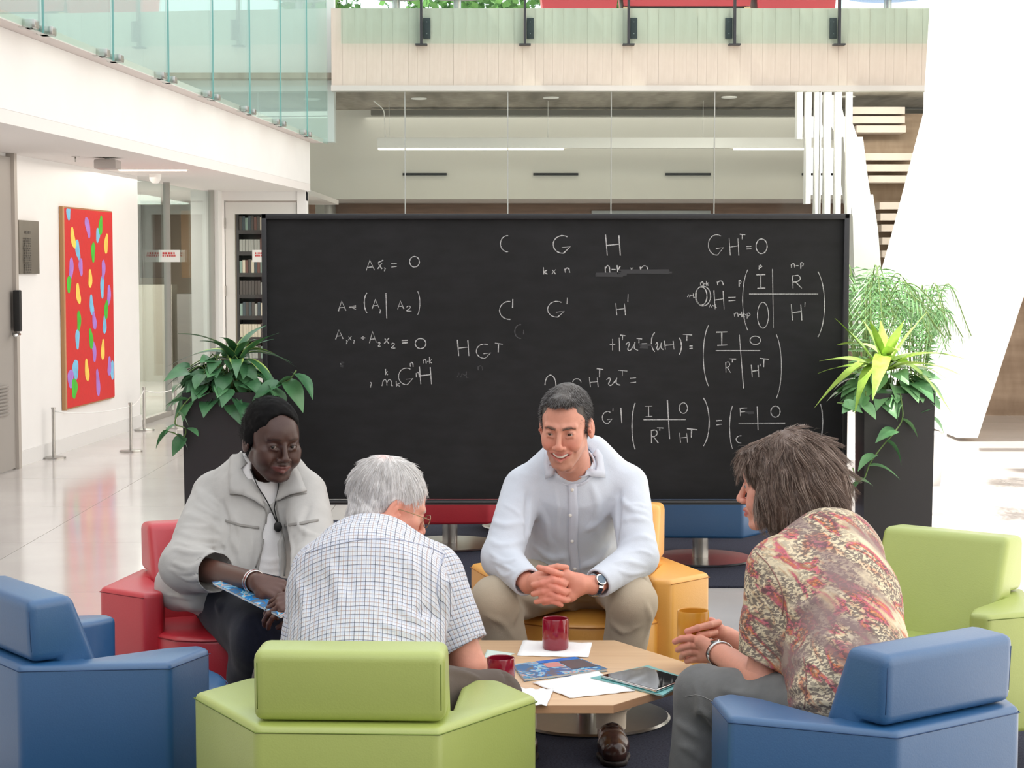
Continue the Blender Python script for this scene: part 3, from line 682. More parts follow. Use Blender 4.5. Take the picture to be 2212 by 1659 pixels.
# ---- magazines and tablet
def cover_mat(name, seed, cols):
    m = D.materials.new(name); m.use_nodes = True; t = NT(m)
    nz = t.noise(9, 2, mscale=(1, 1.6, 1)); nz.inputs['Distortion'].default_value = 2.5
    tc_ = t.n('ShaderNodeTexCoord'); mp = t.n('ShaderNodeMapping'); mp.inputs['Location'].default_value = (seed, seed * 2, 0); t.l(tc_.outputs['Object'], mp.inputs[0]); t.l(mp.outputs[0], nz.inputs['Vector'])
    t.l(t.ramp(nz.outputs[0], cols, 'CONSTANT'), t.b.inputs['Base Color']); t.b.inputs['Roughness'].default_value = .22
    return m
M_cov = cover_mat('printed_cover', 3.1, [(0, lin((60, 118, 168))), (.38, lin((104, 116, 128))), (.44, lin((40, 130, 200))), (.5, lin((150, 205, 225))), (.56, lin((214, 170, 160))), (.6, lin((52, 150, 190))), (.68, lin((230, 225, 220)))])
M_page = mat('page_edges', (226, 224, 218), .8, var=.05, vscale=300, mscale=(1, 1, 20))
def magazine(lab, P, th=.006, cm=M_cov, name='magazine', extra=None):
    """P: four world corners of the bottom"""
    P = [Vector(p) for p in P]; c = sum(P, Vector()) / 4; t = thing(name, lab, 'magazine', c)
    nrm = (P[1] - P[0]).cross(P[3] - P[0]).normalized()
    if nrm.z < 0: nrm = -nrm
    Q = [p - c for p in P]
    def slabq(nm, sc, h0, h1, m):
        V = [q * sc + nrm * h0 for q in Q] + [q * sc + nrm * h1 for q in Q]
        return pymesh(nm, V, [(3, 2, 1, 0), (4, 5, 6, 7), (0, 1, 5, 4), (1, 2, 6, 5), (2, 3, 7, 6), (3, 0, 4, 7)], m, t)
    slabq('back_cover', 1.0, 0, .0008, cm); slabq('pages', .985, .0008, th - .0008, M_page); slabq('front_cover', 1.0, th - .0008, th, cm)
    if extra:
        for (u0, v0, u1, v1, m, nm) in extra:
            def uv(u, v): return Q[0].lerp(Q[1], u).lerp(Q[3].lerp(Q[2], u), v)
            V = [uv(u0, v0) + nrm * (th + .0003), uv(u1, v0) + nrm * (th + .0003), uv(u1, v1) + nrm * (th + .0003), uv(u0, v1) + nrm * (th + .0003)]
            V += [v + nrm * .0003 for v in V]
            pymesh(nm, V, [(3, 2, 1, 0), (4, 5, 6, 7), (0, 1, 5, 4), (1, 2, 6, 5), (2, 3, 7, 6), (3, 0, 4, 7)], m, t)
    return t
magazine('glossy blue magazine lying in the middle of the table', [WZ(x, y, TZ + .001) for x, y in ((1108, 1440), (1245, 1424), (1313, 1450), (1132, 1472))], .007,
    extra=[(.36, .0, .98, .16, mat('blue_banner', (30, 120, 210), .25), 'title_banner'), (.40, .20, .62, .5, mat('pink_face_print', (214, 150, 145), .3), 'printed_picture'), (.64, .18, .97, .75, mat('grey_building_print', (92, 84, 88), .3), 'printed_picture')])
magazine('teal magazine under the tablet at the right end of the table', [WZ(x, y, TZ + .001) for x, y in ((1275, 1467), (1400, 1440), (1490, 1470), (1432, 1505))], .004, mat('teal_cover', (120, 190, 190), .3, var=.2, vscale=14))
P = [WZ(x, y, TZ + .0055) for x, y in ((1297, 1465), (1392, 1446), (1482, 1472), (1418, 1497))]
tt = thing('tablet_computer', 'tablet computer with black glass screen lying on the teal magazine', 'tablet', sum(P, Vector()) / 4)
c = tt.location.copy(); Q = [(p - c) for p in P]
bm = prism_bm([(q.x, q.y) for q in Q], .0, .008, .003, 3); bmobj('case', bm, M_chrome, tt, True, autos=.6)
prism('screen', [(q.x * .965, q.y * .965) for q in Q], .008, .0088, mat('black_screen_glass', (12, 12, 14), .03, coat=1.0), tt)
# ================================================================ blackboard
YB = 7.92
b0 = W(571, 1089, YB); b1 = W(1834, 462, YB)
bd = thing('blackboard', 'large black chalkboard on a wheeled stand covered with matrix formulas in chalk', 'blackboard', ((b0.x + b1.x) / 2, YB, 0))
bx0 = b0.x - bd.location.x; bx1 = b1.x - bd.location.x
def slate():
    m = D.materials.new('black_slate'); m.use_nodes = True; t = NT(m)
    nz = t.noise(2.2, 5); n2 = t.noise(9, 4, mscale=(1, 1, 2.5))
    mx = t.n('ShaderNodeMath', operation='MULTIPLY'); t.l(nz.outputs[0], mx.inputs[0]); t.l(n2.outputs[0], mx.inputs[1])
    t.l(t.ramp(mx.outputs[0], [(.12, lin((24, 24, 25))), (.42, lin((35, 35, 37)))]), t.b.inputs['Base Color']); t.b.inputs['Roughness'].default_value = .62; t.b.inputs['Specular IOR Level'].default_value = .25
    return m
fw = .022
box2('writing_surface', (bx0 + fw, 0, b0.z + fw), (bx1 - fw, .02, b1.z - fw), slate(), bd)
M_bf = mat('black_frame', (34, 34, 37), .35)
box2('frame_rail', (bx0, -.022, b1.z - fw), (bx1, .045, b1.z), M_bf, bd, bevel=.003); box2('frame_rail', (bx0, -.022, b0.z), (bx1, .045, b0.z + fw * .7), M_bf, bd, bevel=.003)
box2('frame_stile', (bx0, -.022, b0.z), (bx0 + fw, .045, b1.z), M_bf, bd, bevel=.003); box2('frame_stile', (bx1 - fw, -.022, b0.z), (bx1, .045, b1.z), M_bf, bd, bevel=.003)
box2('chalk_tray', (bx0 + .24, -.075, b0.z + fw * .7), (bx1 - .1, -.022, b0.z + fw * .7 + .008), mat('tray_black', (60, 60, 62), .4), bd, bevel=.002)
for s in (-1, 1):
    x = bx1 - .06 if s > 0 else bx0 + .06
    box2('support_leg', (x - .02, .0, .10), (x + .02, .04, b0.z), M_bf, bd); fb = box2('foot_bar', (x - .025, -.30, .075), (x + .025, .34, .11), M_bf, bd)
    for yy in (-.27, .31): 
        lathe('caster', [(0, -.012), (.032, -.012), (.035, 0), (.032, .012), (0, .012)], M_black, fb, seg=20, loc=(x, yy, .04))
        for q in D.objects[-1:] if False else []: pass
for o in list(D.objects):
    if o.name.startswith('caster'):
        cx = sum((v.co for v in o.data.vertices), Vector()) / len(o.data.vertices)
        o.data.transform(Matrix.Translation(cx) @ Matrix.Rotation(PI / 2, 4, 'Y') @ Matrix.Translation(-cx))
# ---- chalk glyphs: strokes in a unit box, y down
def arc(cx, cy, rx, ry, a0, a1, n=12): return [(cx + rx * math.cos(math.radians(lerp(a0, a1, i / n))), cy + ry * math.sin(math.radians(lerp(a0, a1, i / n)))) for i in range(n + 1)]
G = {
 'A': [[(0, 1), (.42, 0), (.95, .95)], [(.2, .68), (.8, .62)]],
 'x': [[(.1, .1), (.9, 1)], [(.95, 0), (0, 1)]],
 ',': [[(.2, 0), (.8, .1), (.6, .5), (.3, 1)]],
 "'": [[(.6, 0), (.4, 1)]],
 '`': [[(0, 1), (1, 0)]],
 '=': [[(0, .1), (1, 0)], [(.05, 1), (1, .85)]],
 '<': [[(1, 0), (.1, .3), (1, .95)], [(0, .5), (1, .35)]],
 'O': [arc(.5, .5, .5, .5, -110, 255, 22)],
 'Q': [arc(.5, .5, .5, .5, -110, 255, 22), arc(.4, .5, .36, .46, -100, 200, 16)],
 '(': [arc(1.0, .5, 1.0, .56, 242, 118, 12)],
 ')': [arc(0.0, .5, 1.0, .56, -62, 62, 12)],
 '|': [[(.2, 0), (.8, 1)]],
 '2': [[(0, .25), (.4, 0), (.8, .2), (.5, .6), (0, .95), (1, 1)]],
 '+': [[(.5, 0), (.5, 1)], [(0, .5), (1, .45)]],
 'H': [[(.0, 0), (.12, 1)], [(.9, .03), (1, 1)], [(.08, .52), (.92, .45)]],
 'G': [arc(.55, .5, .55, .5, -60, -300 + 24, 18) + [(1, .62), (.5, .68)]],
 'T': [[(0, .0), (1, .12)], [(.45, .06), (.42, 1)]],
 'C': [arc(.9, .5, .9, .5, -85, -275, 14)],
 'k': [[(.1, 0), (.15, 1)], [(.9, .4), (.2, .68), (1, .95)]],
 'n': [[(0, .15), (.1, 1)], [(.08, .4), (.4, .02), (.8, .15), (.95, 1)]],
 'm': [[(0, 1), (.12, .25), (.3, .05), (.42, .4), (.45, .9)], [(.45, .5), (.65, .05), (.85, .3), (.85, .9), (1, .95)]],
 '-': [[(0, .5), (1, .5)]],
 'L': [[(0, 0), (.15, 1), (1, .85)], [(.6, .1), (.2, .55)]],
 'p': [[(.1, .0), (.12, 1)], arc(.3, .28, .6, .28, -90, 90, 8)],
 'I': [[(0, .02), (1, .0)], [(.5, 0), (.5, 1)], [(.1, 1), (1, .97)]],
 'R': [[(.05, .05), (.1, 1)], [(0, .05), (.6, .0), (.85, .22), (.6, .45), (.1, .52)], [(.35, .5), (1, 1)]],
 'F': [[(.05, 0), (.1, 1)], [(.05, .05), (1, 0)], [(.08, .5), (.8, .45)]],
 'u': [[(0, .3), (.2, .05), (.28, .3), (.15, .8), (.35, .95), (.7, .3)], [(.75, .05), (.7, .7), (1, .95)]],
 'U': [[(0, .3), (.15, .05), (.2, .6), (.4, .75), (.7, .1)], [(.75, 0), (.8, .9), (1, 1)]],
 '^': [arc(.5, 1, .5, 1, 185, 360, 12)],
 '.': [[(.2, .2), (.8, .8)], [(.2, .8), (.8, .5)]],
 '~': [[(0, .8), (.15, .2), (.3, .8), (.45, .3), (.6, .5), (.75, .5)], [(.8, 0), (.8, .9), (1, .8)]],
}
LINES = [
 ('A', 791, 562, 810, 585), ('x', 816, 568, 826, 581), ('`', 817, 562, 828, 567), (',', 829, 579, 833, 586), ('=', 845, 569, 857, 577), ('O', 885, 554, 906, 577), 0,
 ('A', 731, 650, 748, 672), ('<', 754, 660, 769, 669), ('(', 787, 632, 798, 676), ('A', 804, 647, 820, 667), (',', 819, 669, 823, 677), ('|', 833, 633, 836, 688), ('A', 859, 650, 873, 668), ('2', 878, 661, 889, 672), (')', 898, 629, 907, 680), 0,
 ('A', 725, 712, 742, 733), (',', 747, 736, 751, 743), ('x', 752, 726, 760, 735), (',', 763, 735, 766, 742), ('+', 780, 726, 789, 734), ('A', 798, 716, 814, 741), ('2', 817, 739, 822, 748), ('x', 830, 730, 841, 742), ('2', 845, 741, 854, 752), ('=', 868, 735, 881, 741), ('O', 897, 731, 920, 753), 0,
 ('H', 988, 734, 1013, 769), ('G', 1029, 743, 1060, 774), ('T', 1069, 741, 1086, 761), 0,
 ('C', 1081, 509, 1098, 544), 0, ('G', 1195, 509, 1232, 547), ('k', 1173, 577, 1183, 593), ('x', 1192, 582, 1201, 592), ('n', 1220, 579, 1231, 589), 0,
 ('C', 1079, 651, 1103, 690), ("'", 1106, 646, 1109, 665), 0, ('G', 1183, 651, 1219, 685), ("'", 1223, 643, 1227, 657), 0,
 ('.', 734, 784, 738, 788), (',', 799, 826, 803, 837), ('m', 825, 819, 849, 834), ('k', 832, 797, 838, 810), ('k', 855, 823, 864, 835), ('G', 861, 795, 892, 831), ('n', 886, 783, 893, 792), ('n', 899, 804, 906, 815), ('H', 906, 792, 932, 830), ('n', 914, 776, 921, 785), ('-', 922, 779, 926, 782), ('k', 927, 771, 933, 785), 0,
 ('H', 1308, 507, 1340, 552), ('n', 1307, 574, 1318, 589), ('-', 1321, 580, 1330, 584), ('L', 1333, 573, 1344, 592), ('x', 1361, 578, 1368, 584), ('n', 1383, 574, 1401, 589), 0,
 ('H', 1330, 655, 1351, 681), ("'", 1355, 635, 1358, 652), 0,
 ('G', 1530, 507, 1563, 551), ('H', 1575, 514, 1596, 552), ('T', 1598, 506, 1610, 517), ('=', 1612, 532, 1623, 538), ('O', 1633, 516, 1657, 548), 0,
 ('p', 1639, 573, 1646, 582), ('n', 1709, 569, 1717, 578), ('-', 1719, 572, 1725, 576), ('p', 1729, 567, 1736, 581), ('n', 1513, 609, 1520, 617), ('-', 1521, 612, 1524, 614), ('k', 1525, 607, 1531, 617), ('n', 1549, 607, 1563, 616), ('p', 1596, 605, 1601, 619),
 ('(', 1604, 582, 1625, 714), ('I', 1634, 593, 1653, 623), ('|', 1668, 581, 1671, 709), ('R', 1711, 595, 1732, 623), (')', 1754, 586, 1781, 729), ('-', 1618, 630, 1767, 640), ('~', 1485, 634, 1501, 644), ('Q', 1502, 618, 1535, 661), ('H', 1542, 627, 1564, 668), ('=', 1573, 642, 1589, 650), ('~', 1532, 656, 1548, 666), ('O', 1636, 653, 1660, 709), ('H', 1709, 657, 1732, 692), ("'", 1737, 653, 1740, 663), ('n', 1586, 676, 1595, 684), ('-', 1596, 678, 1600, 681), ('k', 1601, 673, 1609, 685), ('-', 1609, 679, 1612, 681), ('p', 1613, 676, 1621, 688), 0,
 ('+', 1317, 732, 1329, 757), ('|', 1337, 729, 1339, 759), ('T', 1340, 724, 1351, 735), ('u', 1352, 738, 1378, 758), ('T', 1375, 731, 1387, 741), ('=', 1386, 742, 1398, 748), ('(', 1407, 718, 1421, 760), ('u', 1416, 739, 1433, 756), ('H', 1435, 736, 1456, 755), (')', 1462, 729, 1472, 766), ('T', 1475, 722, 1495, 736), ('=', 1489, 747, 1496, 753), 0,
 ('(', 1519, 701, 1541, 835), ('I', 1547, 717, 1571, 746), ('|', 1594, 723, 1609, 839), ('O', 1620, 726, 1643, 744), ('-', 1546, 755, 1642, 760), ('R', 1567, 782, 1578, 805), ('T', 1576, 775, 1590, 783), ('H', 1623, 788, 1639, 815), ("'", 1641, 786, 1643, 791), ('T', 1641, 774, 1661, 793), (')', 1667, 722, 1688, 861), 0,
 ('^', 1177, 810, 1201, 834), ('^', 1237, 818, 1255, 826), ('H', 1273, 815, 1292, 836), ('T', 1289, 796, 1303, 815), ('u', 1310, 815, 1340, 833), ('T', 1336, 800, 1355, 812), ('=', 1361, 816, 1374, 827), 0,
 ('G', 1301, 889, 1322, 915), ("'", 1323, 882, 1325, 888), ('|', 1340, 881, 1344, 914), ('(', 1365, 870, 1378, 971), ('I', 1393, 877, 1409, 900), ('|', 1440, 864, 1448, 948), ('O', 1467, 870, 1485, 893), ('-', 1390, 903, 1481, 910), ('R', 1406, 929, 1422, 957), ('T', 1419, 924, 1433, 930), ('H', 1468, 935, 1485, 956), ('T', 1484, 926, 1506, 945), (')', 1508, 859, 1532, 964), 0,
 ('=', 1547, 908, 1559, 918), ('(', 1576, 876, 1588, 970), ('F', 1598, 881, 1614, 899), ('|', 1635, 878, 1638, 929), ('O', 1665, 877, 1685, 901), ('-', 1595, 912, 1696, 916), ('C', 1590, 941, 1602, 957), (')', 1767, 872, 1777, 950), 0]
FAINT = [('C', 1112, 701, 1126, 731), ("'", 1130, 712, 1132, 722), ('~', 988, 802, 1012, 818), ('n', 1032, 790, 1043, 800)]
PXM = YB / F
def bpt(px, py): p = W(px, py, YB); return Vector((p.x - bd.location.x, -.0012, p.z))
rc = random.Random(11)
def strokes_obj(name, items, m, wpx=1.2, label=None):
    V = []; Fc = []
    for ii, (ch, x0, y0, x1, y1) in enumerate(items):
        for stx in G[ch]:
            P = [bpt(x0 + (x1 - x0) * x, y0 + (y1 - y0) * y) for x, y in stx]
            if len(P) < 8: P = smoothpath(P, 3) if ch in '2nmukpR,U' else P
            j = rc.uniform(.8, 1.15) * wpx * PXM
            for i, p in enumerate(P):
                t = (P[min(i + 1, len(P) - 1)] - P[max(i - 1, 0)]); t.normalize() if t.length else None
                n = Vector((-t.z, 0, t.x)); wj = j * (.8 + .3 * math.sin(i * 2.1 + x0))
                V += [p + n * wj - Vector((0, ii * 5e-5, 0)), p - n * wj - Vector((0, ii * 5e-5, 0))]
                if i: a = len(V) - 4; Fc.append((a, a + 1, a + 3, a + 2))
    o = pymesh(name, V, Fc, m, bd)
    return o
def chalk(name, col, lo):
    m = D.materials.new(name); m.use_nodes = True; t = NT(m)
    nz = t.noise(330, 2); t.l(t.ramp(nz.outputs[0], [(.36, lin(lo)), (.56, lin(col))]), t.b.inputs['Base Color']); t.b.inputs['Roughness'].default_value = .95
    return m
M_chalk = chalk('white_chalk', (190, 190, 190), (140, 140, 140)); M_chalkf = chalk('faint_chalk', (84, 84, 86), (50, 50, 52))
cur = []
for it in LINES:
    if it == 0:
        if cur: strokes_obj('chalk_formula', cur, M_chalk)
        cur = []
    else: cur.append(it)
strokes_obj('faint_chalk_marks', FAINT, M_chalkf, 1.2)
# rubbed smudges
sm = []
for (x0, y0, x1, y1, n_) in ((1290, 598, 1350, 588, 5), (1340, 590, 1446, 584, 6), (1380, 748, 1404, 744, 4), (1612, 886, 1626, 892, 3), (734, 787, 738, 785, 2)):
    for k in range(n_):
        q = rc.uniform(-5, 5); V = []
        sm.append(('-', x0 + rc.uniform(-4, 4), y0 + q, x1 + rc.uniform(-6, 6), y1 + q))
strokes_obj('chalk_smudge', sm, mat('rubbed_chalk', (60, 60, 62), .95), 2.6)
# ================================================================ planters
M_pot = mat('black_planter', (40, 39, 41), .38, var=.05)
M_soil = mat('potting_soil', (58, 48, 42), 1.0, bump=.8, bscale=90)
def planter(lab, cx, cy, w, h, rz):
    t = thing('planter', lab, 'planter', (cx, cy, 0), rz)
    a = w / 2 * .94; b = w / 2
    V = []; ring = [(-1, -1), (1, -1), (1, 1), (-1, 1)]
    for z, q in ((0, a), (h, b), (h, b - .014), (h - .05, b - .016)): V += [(x * q, y * q, z) for x, y in ring]
    Fc = [(3, 2, 1, 0)]
    for l in range(3):
        for i in range(4): Fc.append((l * 4 + i, l * 4 + (i + 1) % 4, l * 4 + 4 + (i + 1) % 4, l * 4 + 4 + i))
    pymesh('pot', V, Fc, M_pot, t); box('soil', (0, 0, h - .055), (w - .035, w - .035, .02), M_soil, t)
    return t
pL = W(484, 843, 7.5); pR = W(1932, 845, 7.66)
planter('tall black planter left of the blackboard', pL.x, 7.5, .30, pL.z, R_(3)); planter('tall black planter right of the blackboard', pR.x, 7.66, .285, pR.z, R_(-3))
# ---- leaves
def leaf_mesh(name, L, Wd, fold=.18, droop=.35, kind='heart', seg=7, wave=0.0):
    V = []; Fc = []
    for i in range(seg + 1):
        t = i / seg
        if kind == 'heart': w = Wd * (math.sin(PI * min(1, t * .86 + .14)) ** .8) * (1.15 - .55 * t) if t < 1 else 0
        elif kind == 'strap': w = Wd * (math.sin(PI * (t * .86 + .13)) ** .6) * (1 if t < .6 else 1 - (t - .6) * 1.4)
        else: w = Wd * math.sin(PI * (t * .96 + .04)) ** .7
        if t >= .999: w = .001
        z = -droop * L * t * t; y = L * (t - .12 * droop * t * t)
        zz = wave * math.sin(t * 9)
        V += [(-w, y, z + w * fold + zz), (-w * .5, y, z + w * fold * .42), (0, y, z), (w * .5, y, z + w * fold * .42), (w, y, z + w * fold - zz)]
        if i:
            a = (i - 1) * 5
            for k in range(4): Fc.append((a + k, a + k + 1, a + k + 6, a + k + 5))
    me = D.meshes.new(name); me.from_pydata(V, [], Fc); me.polygons.foreach_set('use_smooth', [True] * len(Fc)); me.update(); return me
def leaf_mat(name, c0, c1, edge=None, wd=.03):
    m = D.materials.new(name); m.use_nodes = True; t = NT(m)
    tc_ = t.n('ShaderNodeTexCoord'); sx = t.n('ShaderNodeSeparateXYZ'); t.l(tc_.outputs['Object'], sx.inputs[0])
    ab = t.n('ShaderNodeMath', operation='ABSOLUTE'); t.l(sx.outputs[0], ab.inputs[0])
    nz = t.noise(25, 3); oi = t.n('ShaderNodeObjectInfo')
    ad = t.n('ShaderNodeMath', operation='MULTIPLY_ADD'); t.l(oi.outputs['Random'], ad.inputs[0]); ad.inputs[1].default_value = .5; t.l(nz.outputs[0], ad.inputs[2])
    base = t.ramp(ad.outputs[0], [(.35, lin(c0)), (.95, lin(c1))])
    if edge:
        mr = t.n('ShaderNodeMapRange'); t.l(ab.outputs[0], mr.inputs[0]); mr.inputs[1].default_value = wd * .62; mr.inputs[2].default_value = wd * .82
        mx = t.n('ShaderNodeMix', data_type='RGBA'); t.l(mr.outputs[0], mx.inputs[0]); t.l(base, mx.inputs[6]); mx.inputs[7].default_value = lin(edge); base = mx.outputs[2]
    t.l(base, t.b.inputs['Base Color']); t.b.inputs['Roughness'].default_value = .35; t.b.inputs['Subsurface Weight'].default_value = 0.0
    t.b.inputs['Transmission Weight'].default_value = 0.0
    return m
ML_poth = leaf_mat('pothos_leaf', (46, 92, 58), (88, 138, 92)); ML_drac = leaf_mat('striped_leaf', (38, 84, 52), (66, 116, 72), (176, 200, 110), .040)
ML_lime = leaf_mat('lime_leaf', (136, 180, 62), (190, 218, 112)); ML_poth2 = leaf_mat('pothos_leaf_bright', (78, 130, 84), (128, 176, 122)); ML_palm = leaf_mat('palm_leaflet', (70, 118, 68), (112, 158, 100))
M_stem = mat('green_stem', (104, 132, 70), .6)
heart = leaf_mesh('leaf', .085, .031, .25, .3, 'heart'); heartb = leaf_mesh('leaf', .105, .037, .2, .55, 'heart'); strap = leaf_mesh('leaf', .26, .033, .22, .55, 'strap', 12, .003); strapl = leaf_mesh('leaf', .27, .032, .22, .10, 'strap', 12, .002)
strapd = leaf_mesh('leaf', .25, .040, .3, 1.1, 'strap', 12, .002)
meshmat = {}
def leaf(parent, me, m, loc, dirv, roll=0, sc=1.0):
    key = (me.name, m.name)
    if key not in meshmat: c = me.copy(); c.name = 'leaf'; c.materials.clear(); c.materials.append(m); meshmat[key] = c
    o = D.objects.new('leaf', meshmat[key]); C.objects.link(o); o.parent = parent; o.location = loc
    q = Vector(dirv).to_track_quat('Y', 'Z'); o.rotation_mode = 'QUATERNION'; o.rotation_quaternion = q @ Euler((0, roll, 0)).to_quaternion(); o.scale = (sc, sc, sc); return o
def mound(label, c, w, h, n, m, seed, mes=(heart, heartb)):
    t = thing('pothos_plant', label, 'plant', c); rr = random.Random(seed); stems = []
    for k in range(n):
        a = rr.uniform(0, 2 * PI); e = rr.uniform(-.15, 1.1); r = rr.uniform(.55, 1.0)
        d = Vector((math.cos(a) * math.cos(e), math.sin(a) * math.cos(e), math.sin(e)))
        p = Vector((d.x * w * r, d.y * w * .8 * r, max(.01, d.z * h * r + .02)))
        dd = Vector((d.x, d.y - .25, rr.uniform(-.5, .25)))
        leaf(t, rr.choice(mes), m, p, dd, rr.uniform(-.5, .5), rr.uniform(.75, 1.25))
        stems.append(smoothpath([(d.x * .05, d.y * .05, 0), (p.x * .6, p.y * .6, p.z * .9 + .03), p], 3))
    tube('stems', stems, .0022, M_stem, t, seg=4)
    return t
def vine(t, pts, m, seed, Y, mes, n=8, sc=1.0):
    P = [W(x, y, Y + dy) - t.location for x, y, dy in pts]; P = smoothpath(P, 6); rr = random.Random(seed)
    tube('vine', [P], .0028, M_stem, t, seg=5)
    for k in range(n):
        i = int((k + .7) / n * (len(P) - 2)); s = 1 if k % 2 else -1
        leaf(t, rr.choice(mes), m, P[i], Vector((s * rr.uniform(.5, 1), rr.uniform(-.7, -.1), rr.uniform(-.8, .1))), rr.uniform(-.6, .6), sc * rr.uniform(.75, 1.1))
t = mound('dark green trailing pothos filling the left planter', (pL.x, 7.5, pL.z - .04), .19, .18, 120, ML_poth, 3)
vine(t, [(420, 850, -.16), (392, 880, -.18), (378, 915, -.18), (400, 925, -.18), (396, 945, -.18), (375, 935, -.18), (352, 930, -.18)], ML_poth, 5, 7.5, (heart,), 7)
vine(t, [(560, 850, -.17), (600, 830, -.2), (625, 820, -.2), (640, 800, -.2)], ML_poth, 6, 7.5, (heartb,), 6, 1.2)
t = thing('dracaena_plant', 'striped arching dracaena rising from the left planter', 'plant', (pL.x + .05, 7.5, pL.z + .05)); rr = random.Random(8)
tube('stem', [[(0, 0, -.12), (0, 0, .12)]], .008, M_stem, t)
for k in range(17):
    a = k * 2.4 + rr.uniform(-.3, .3); e = rr.uniform(.35, 1.2)
    leaf(t, strapd if e < .9 else strap, ML_drac, (0.01 * math.cos(a), .01 * math.sin(a), .05 + .003 * k), (math.cos(a) * math.cos(e), math.sin(a) * math.cos(e), math.sin(e)), rr.uniform(-.3, .3), rr.uniform(.6, .88))
t = mound('bright green trailing pothos filling the right planter', (pR.x - .02, 7.66, pR.z - .03), .17, .13, 80, ML_poth2, 13)
vine(t, [(1945, 850, -.16), (1950, 900, -.17), (1935, 930, -.18), (1905, 965, -.19), (1880, 1000, -.19), (1866, 1035, -.19), (1850, 1035, -.19), (1842, 1010, -.19)], ML_poth2, 15, 7.66, (heart, heartb), 9, 1.1)
vine(t, [(1870, 845, -.15), (1868, 870, -.17), (1835, 872, -.18), (1808, 870, -.18)], ML_poth2, 16, 7.66, (heart,), 4)
vine(t, [(1995, 840, -.1), (2012, 870, -.12), (2012, 920, -.12)], ML_poth2, 17, 7.66, (heart,), 4)
t = thing('dracaena_plant', 'lime green dracaena with upright strap leaves in the right planter', 'plant', (pR.x - .055, 7.60, pR.z + .045)); rr = random.Random(4)
tube('stem', [[(0, 0, -.12), (0, 0, .08)]], .009, M_stem, t)
for k, (a, e, sc, me) in enumerate([(180, 55, 1.2, strapl), (205, 42, 1.1, strap), (160, 30, 1.0, strap), (355, 62, 1.15, strapl), (10, 45, 1.05, strap), (330, 30, 1.15, strap), (20, 22, 1.2, strap), (200, 78, .75, strapl), (90, 75, .8, strapl), (340, 80, .6, strapl), (0, 36, 1.2, strap), (172, 68, 1.0, strapl),
        (225, 66, .8, strapl), (310, 66, .8, strapl), (190, 18, 1.0, strapd), (215, 10, .9, strapd), (345, 12, 1.05, strapd), (60, 40, 1, strap), (120, 40, 1, strap), (280, 40, .8, strap), (255, 20, .9, strapd)]):
    a = R_(a); e = R_(e)
    leaf(t, me, ML_lime, (0, 0, .02 + .004 * k), (math.cos(a) * math.cos(e), math.sin(a) * math.cos(e), math.sin(e)), rr.uniform(-.3, .3), sc * .98)
# palms behind
def palm(lab, px, py, Y, n, seed, hh):
    g = W(px, py, Y); t = thing('parlour_palm', lab, 'palm', (g.x, Y, 0)); rr = random.Random(seed)
    lathe('pot', [(0, 0), (.16, 0), (.2, .35), (.18, .35), (.17, .32), (0, .32)], mat('white_pot', (222, 220, 216), .5), t, seg=28)
    top = g.z; V = []; Fc = []; st_ = []
    for k in range(n):
        a = rr.uniform(0, 2 * PI); L = rr.uniform(.35, .6) * hh; P = smoothpath([(0, 0, .3), (.05 * math.cos(a), .05 * math.sin(a), top * rr.uniform(.5, .8)), (L * .5 * math.cos(a), L * .5 * math.sin(a), top + rr.uniform(-.1, .12)), (L * math.cos(a), L * math.sin(a), top - rr.uniform(.1, .35))], 8)
        st_.append(P); fr = []
        for i in range(8, len(P) - 1):
            for s in (-1, 1):
                d = (P[i + 1] - P[i]).normalized(); n_ = d.cross(Vector((0, 0, 1))).normalized() * s; q = (d * .55 + n_ * .8 + Vector((0, 0, -.35))).normalized(); l = .16 * (1 - abs(i - 18) / 26)
                wv = d * .006; m_ = P[i] + q * l * .5
                n0 = len(V); V += [P[i] - wv * .3, m_ - wv, P[i] + q * l + Vector((0, 0, -.02)), m_ + wv]; Fc.append((n0, n0 + 1, n0 + 2, n0 + 3))
    tube('stems', st_, .004, M_stem, t, seg=5); pymesh('leaflets', V, Fc, ML_palm, t, kind='stuff')
palm('pale green feathery palm behind the right end of blackboard', 1868, 615, 11.0, 26, 2, .8); palm('feathery palm between the right planter and the white pier', 1985, 650, 12.6, 22, 5, .62)
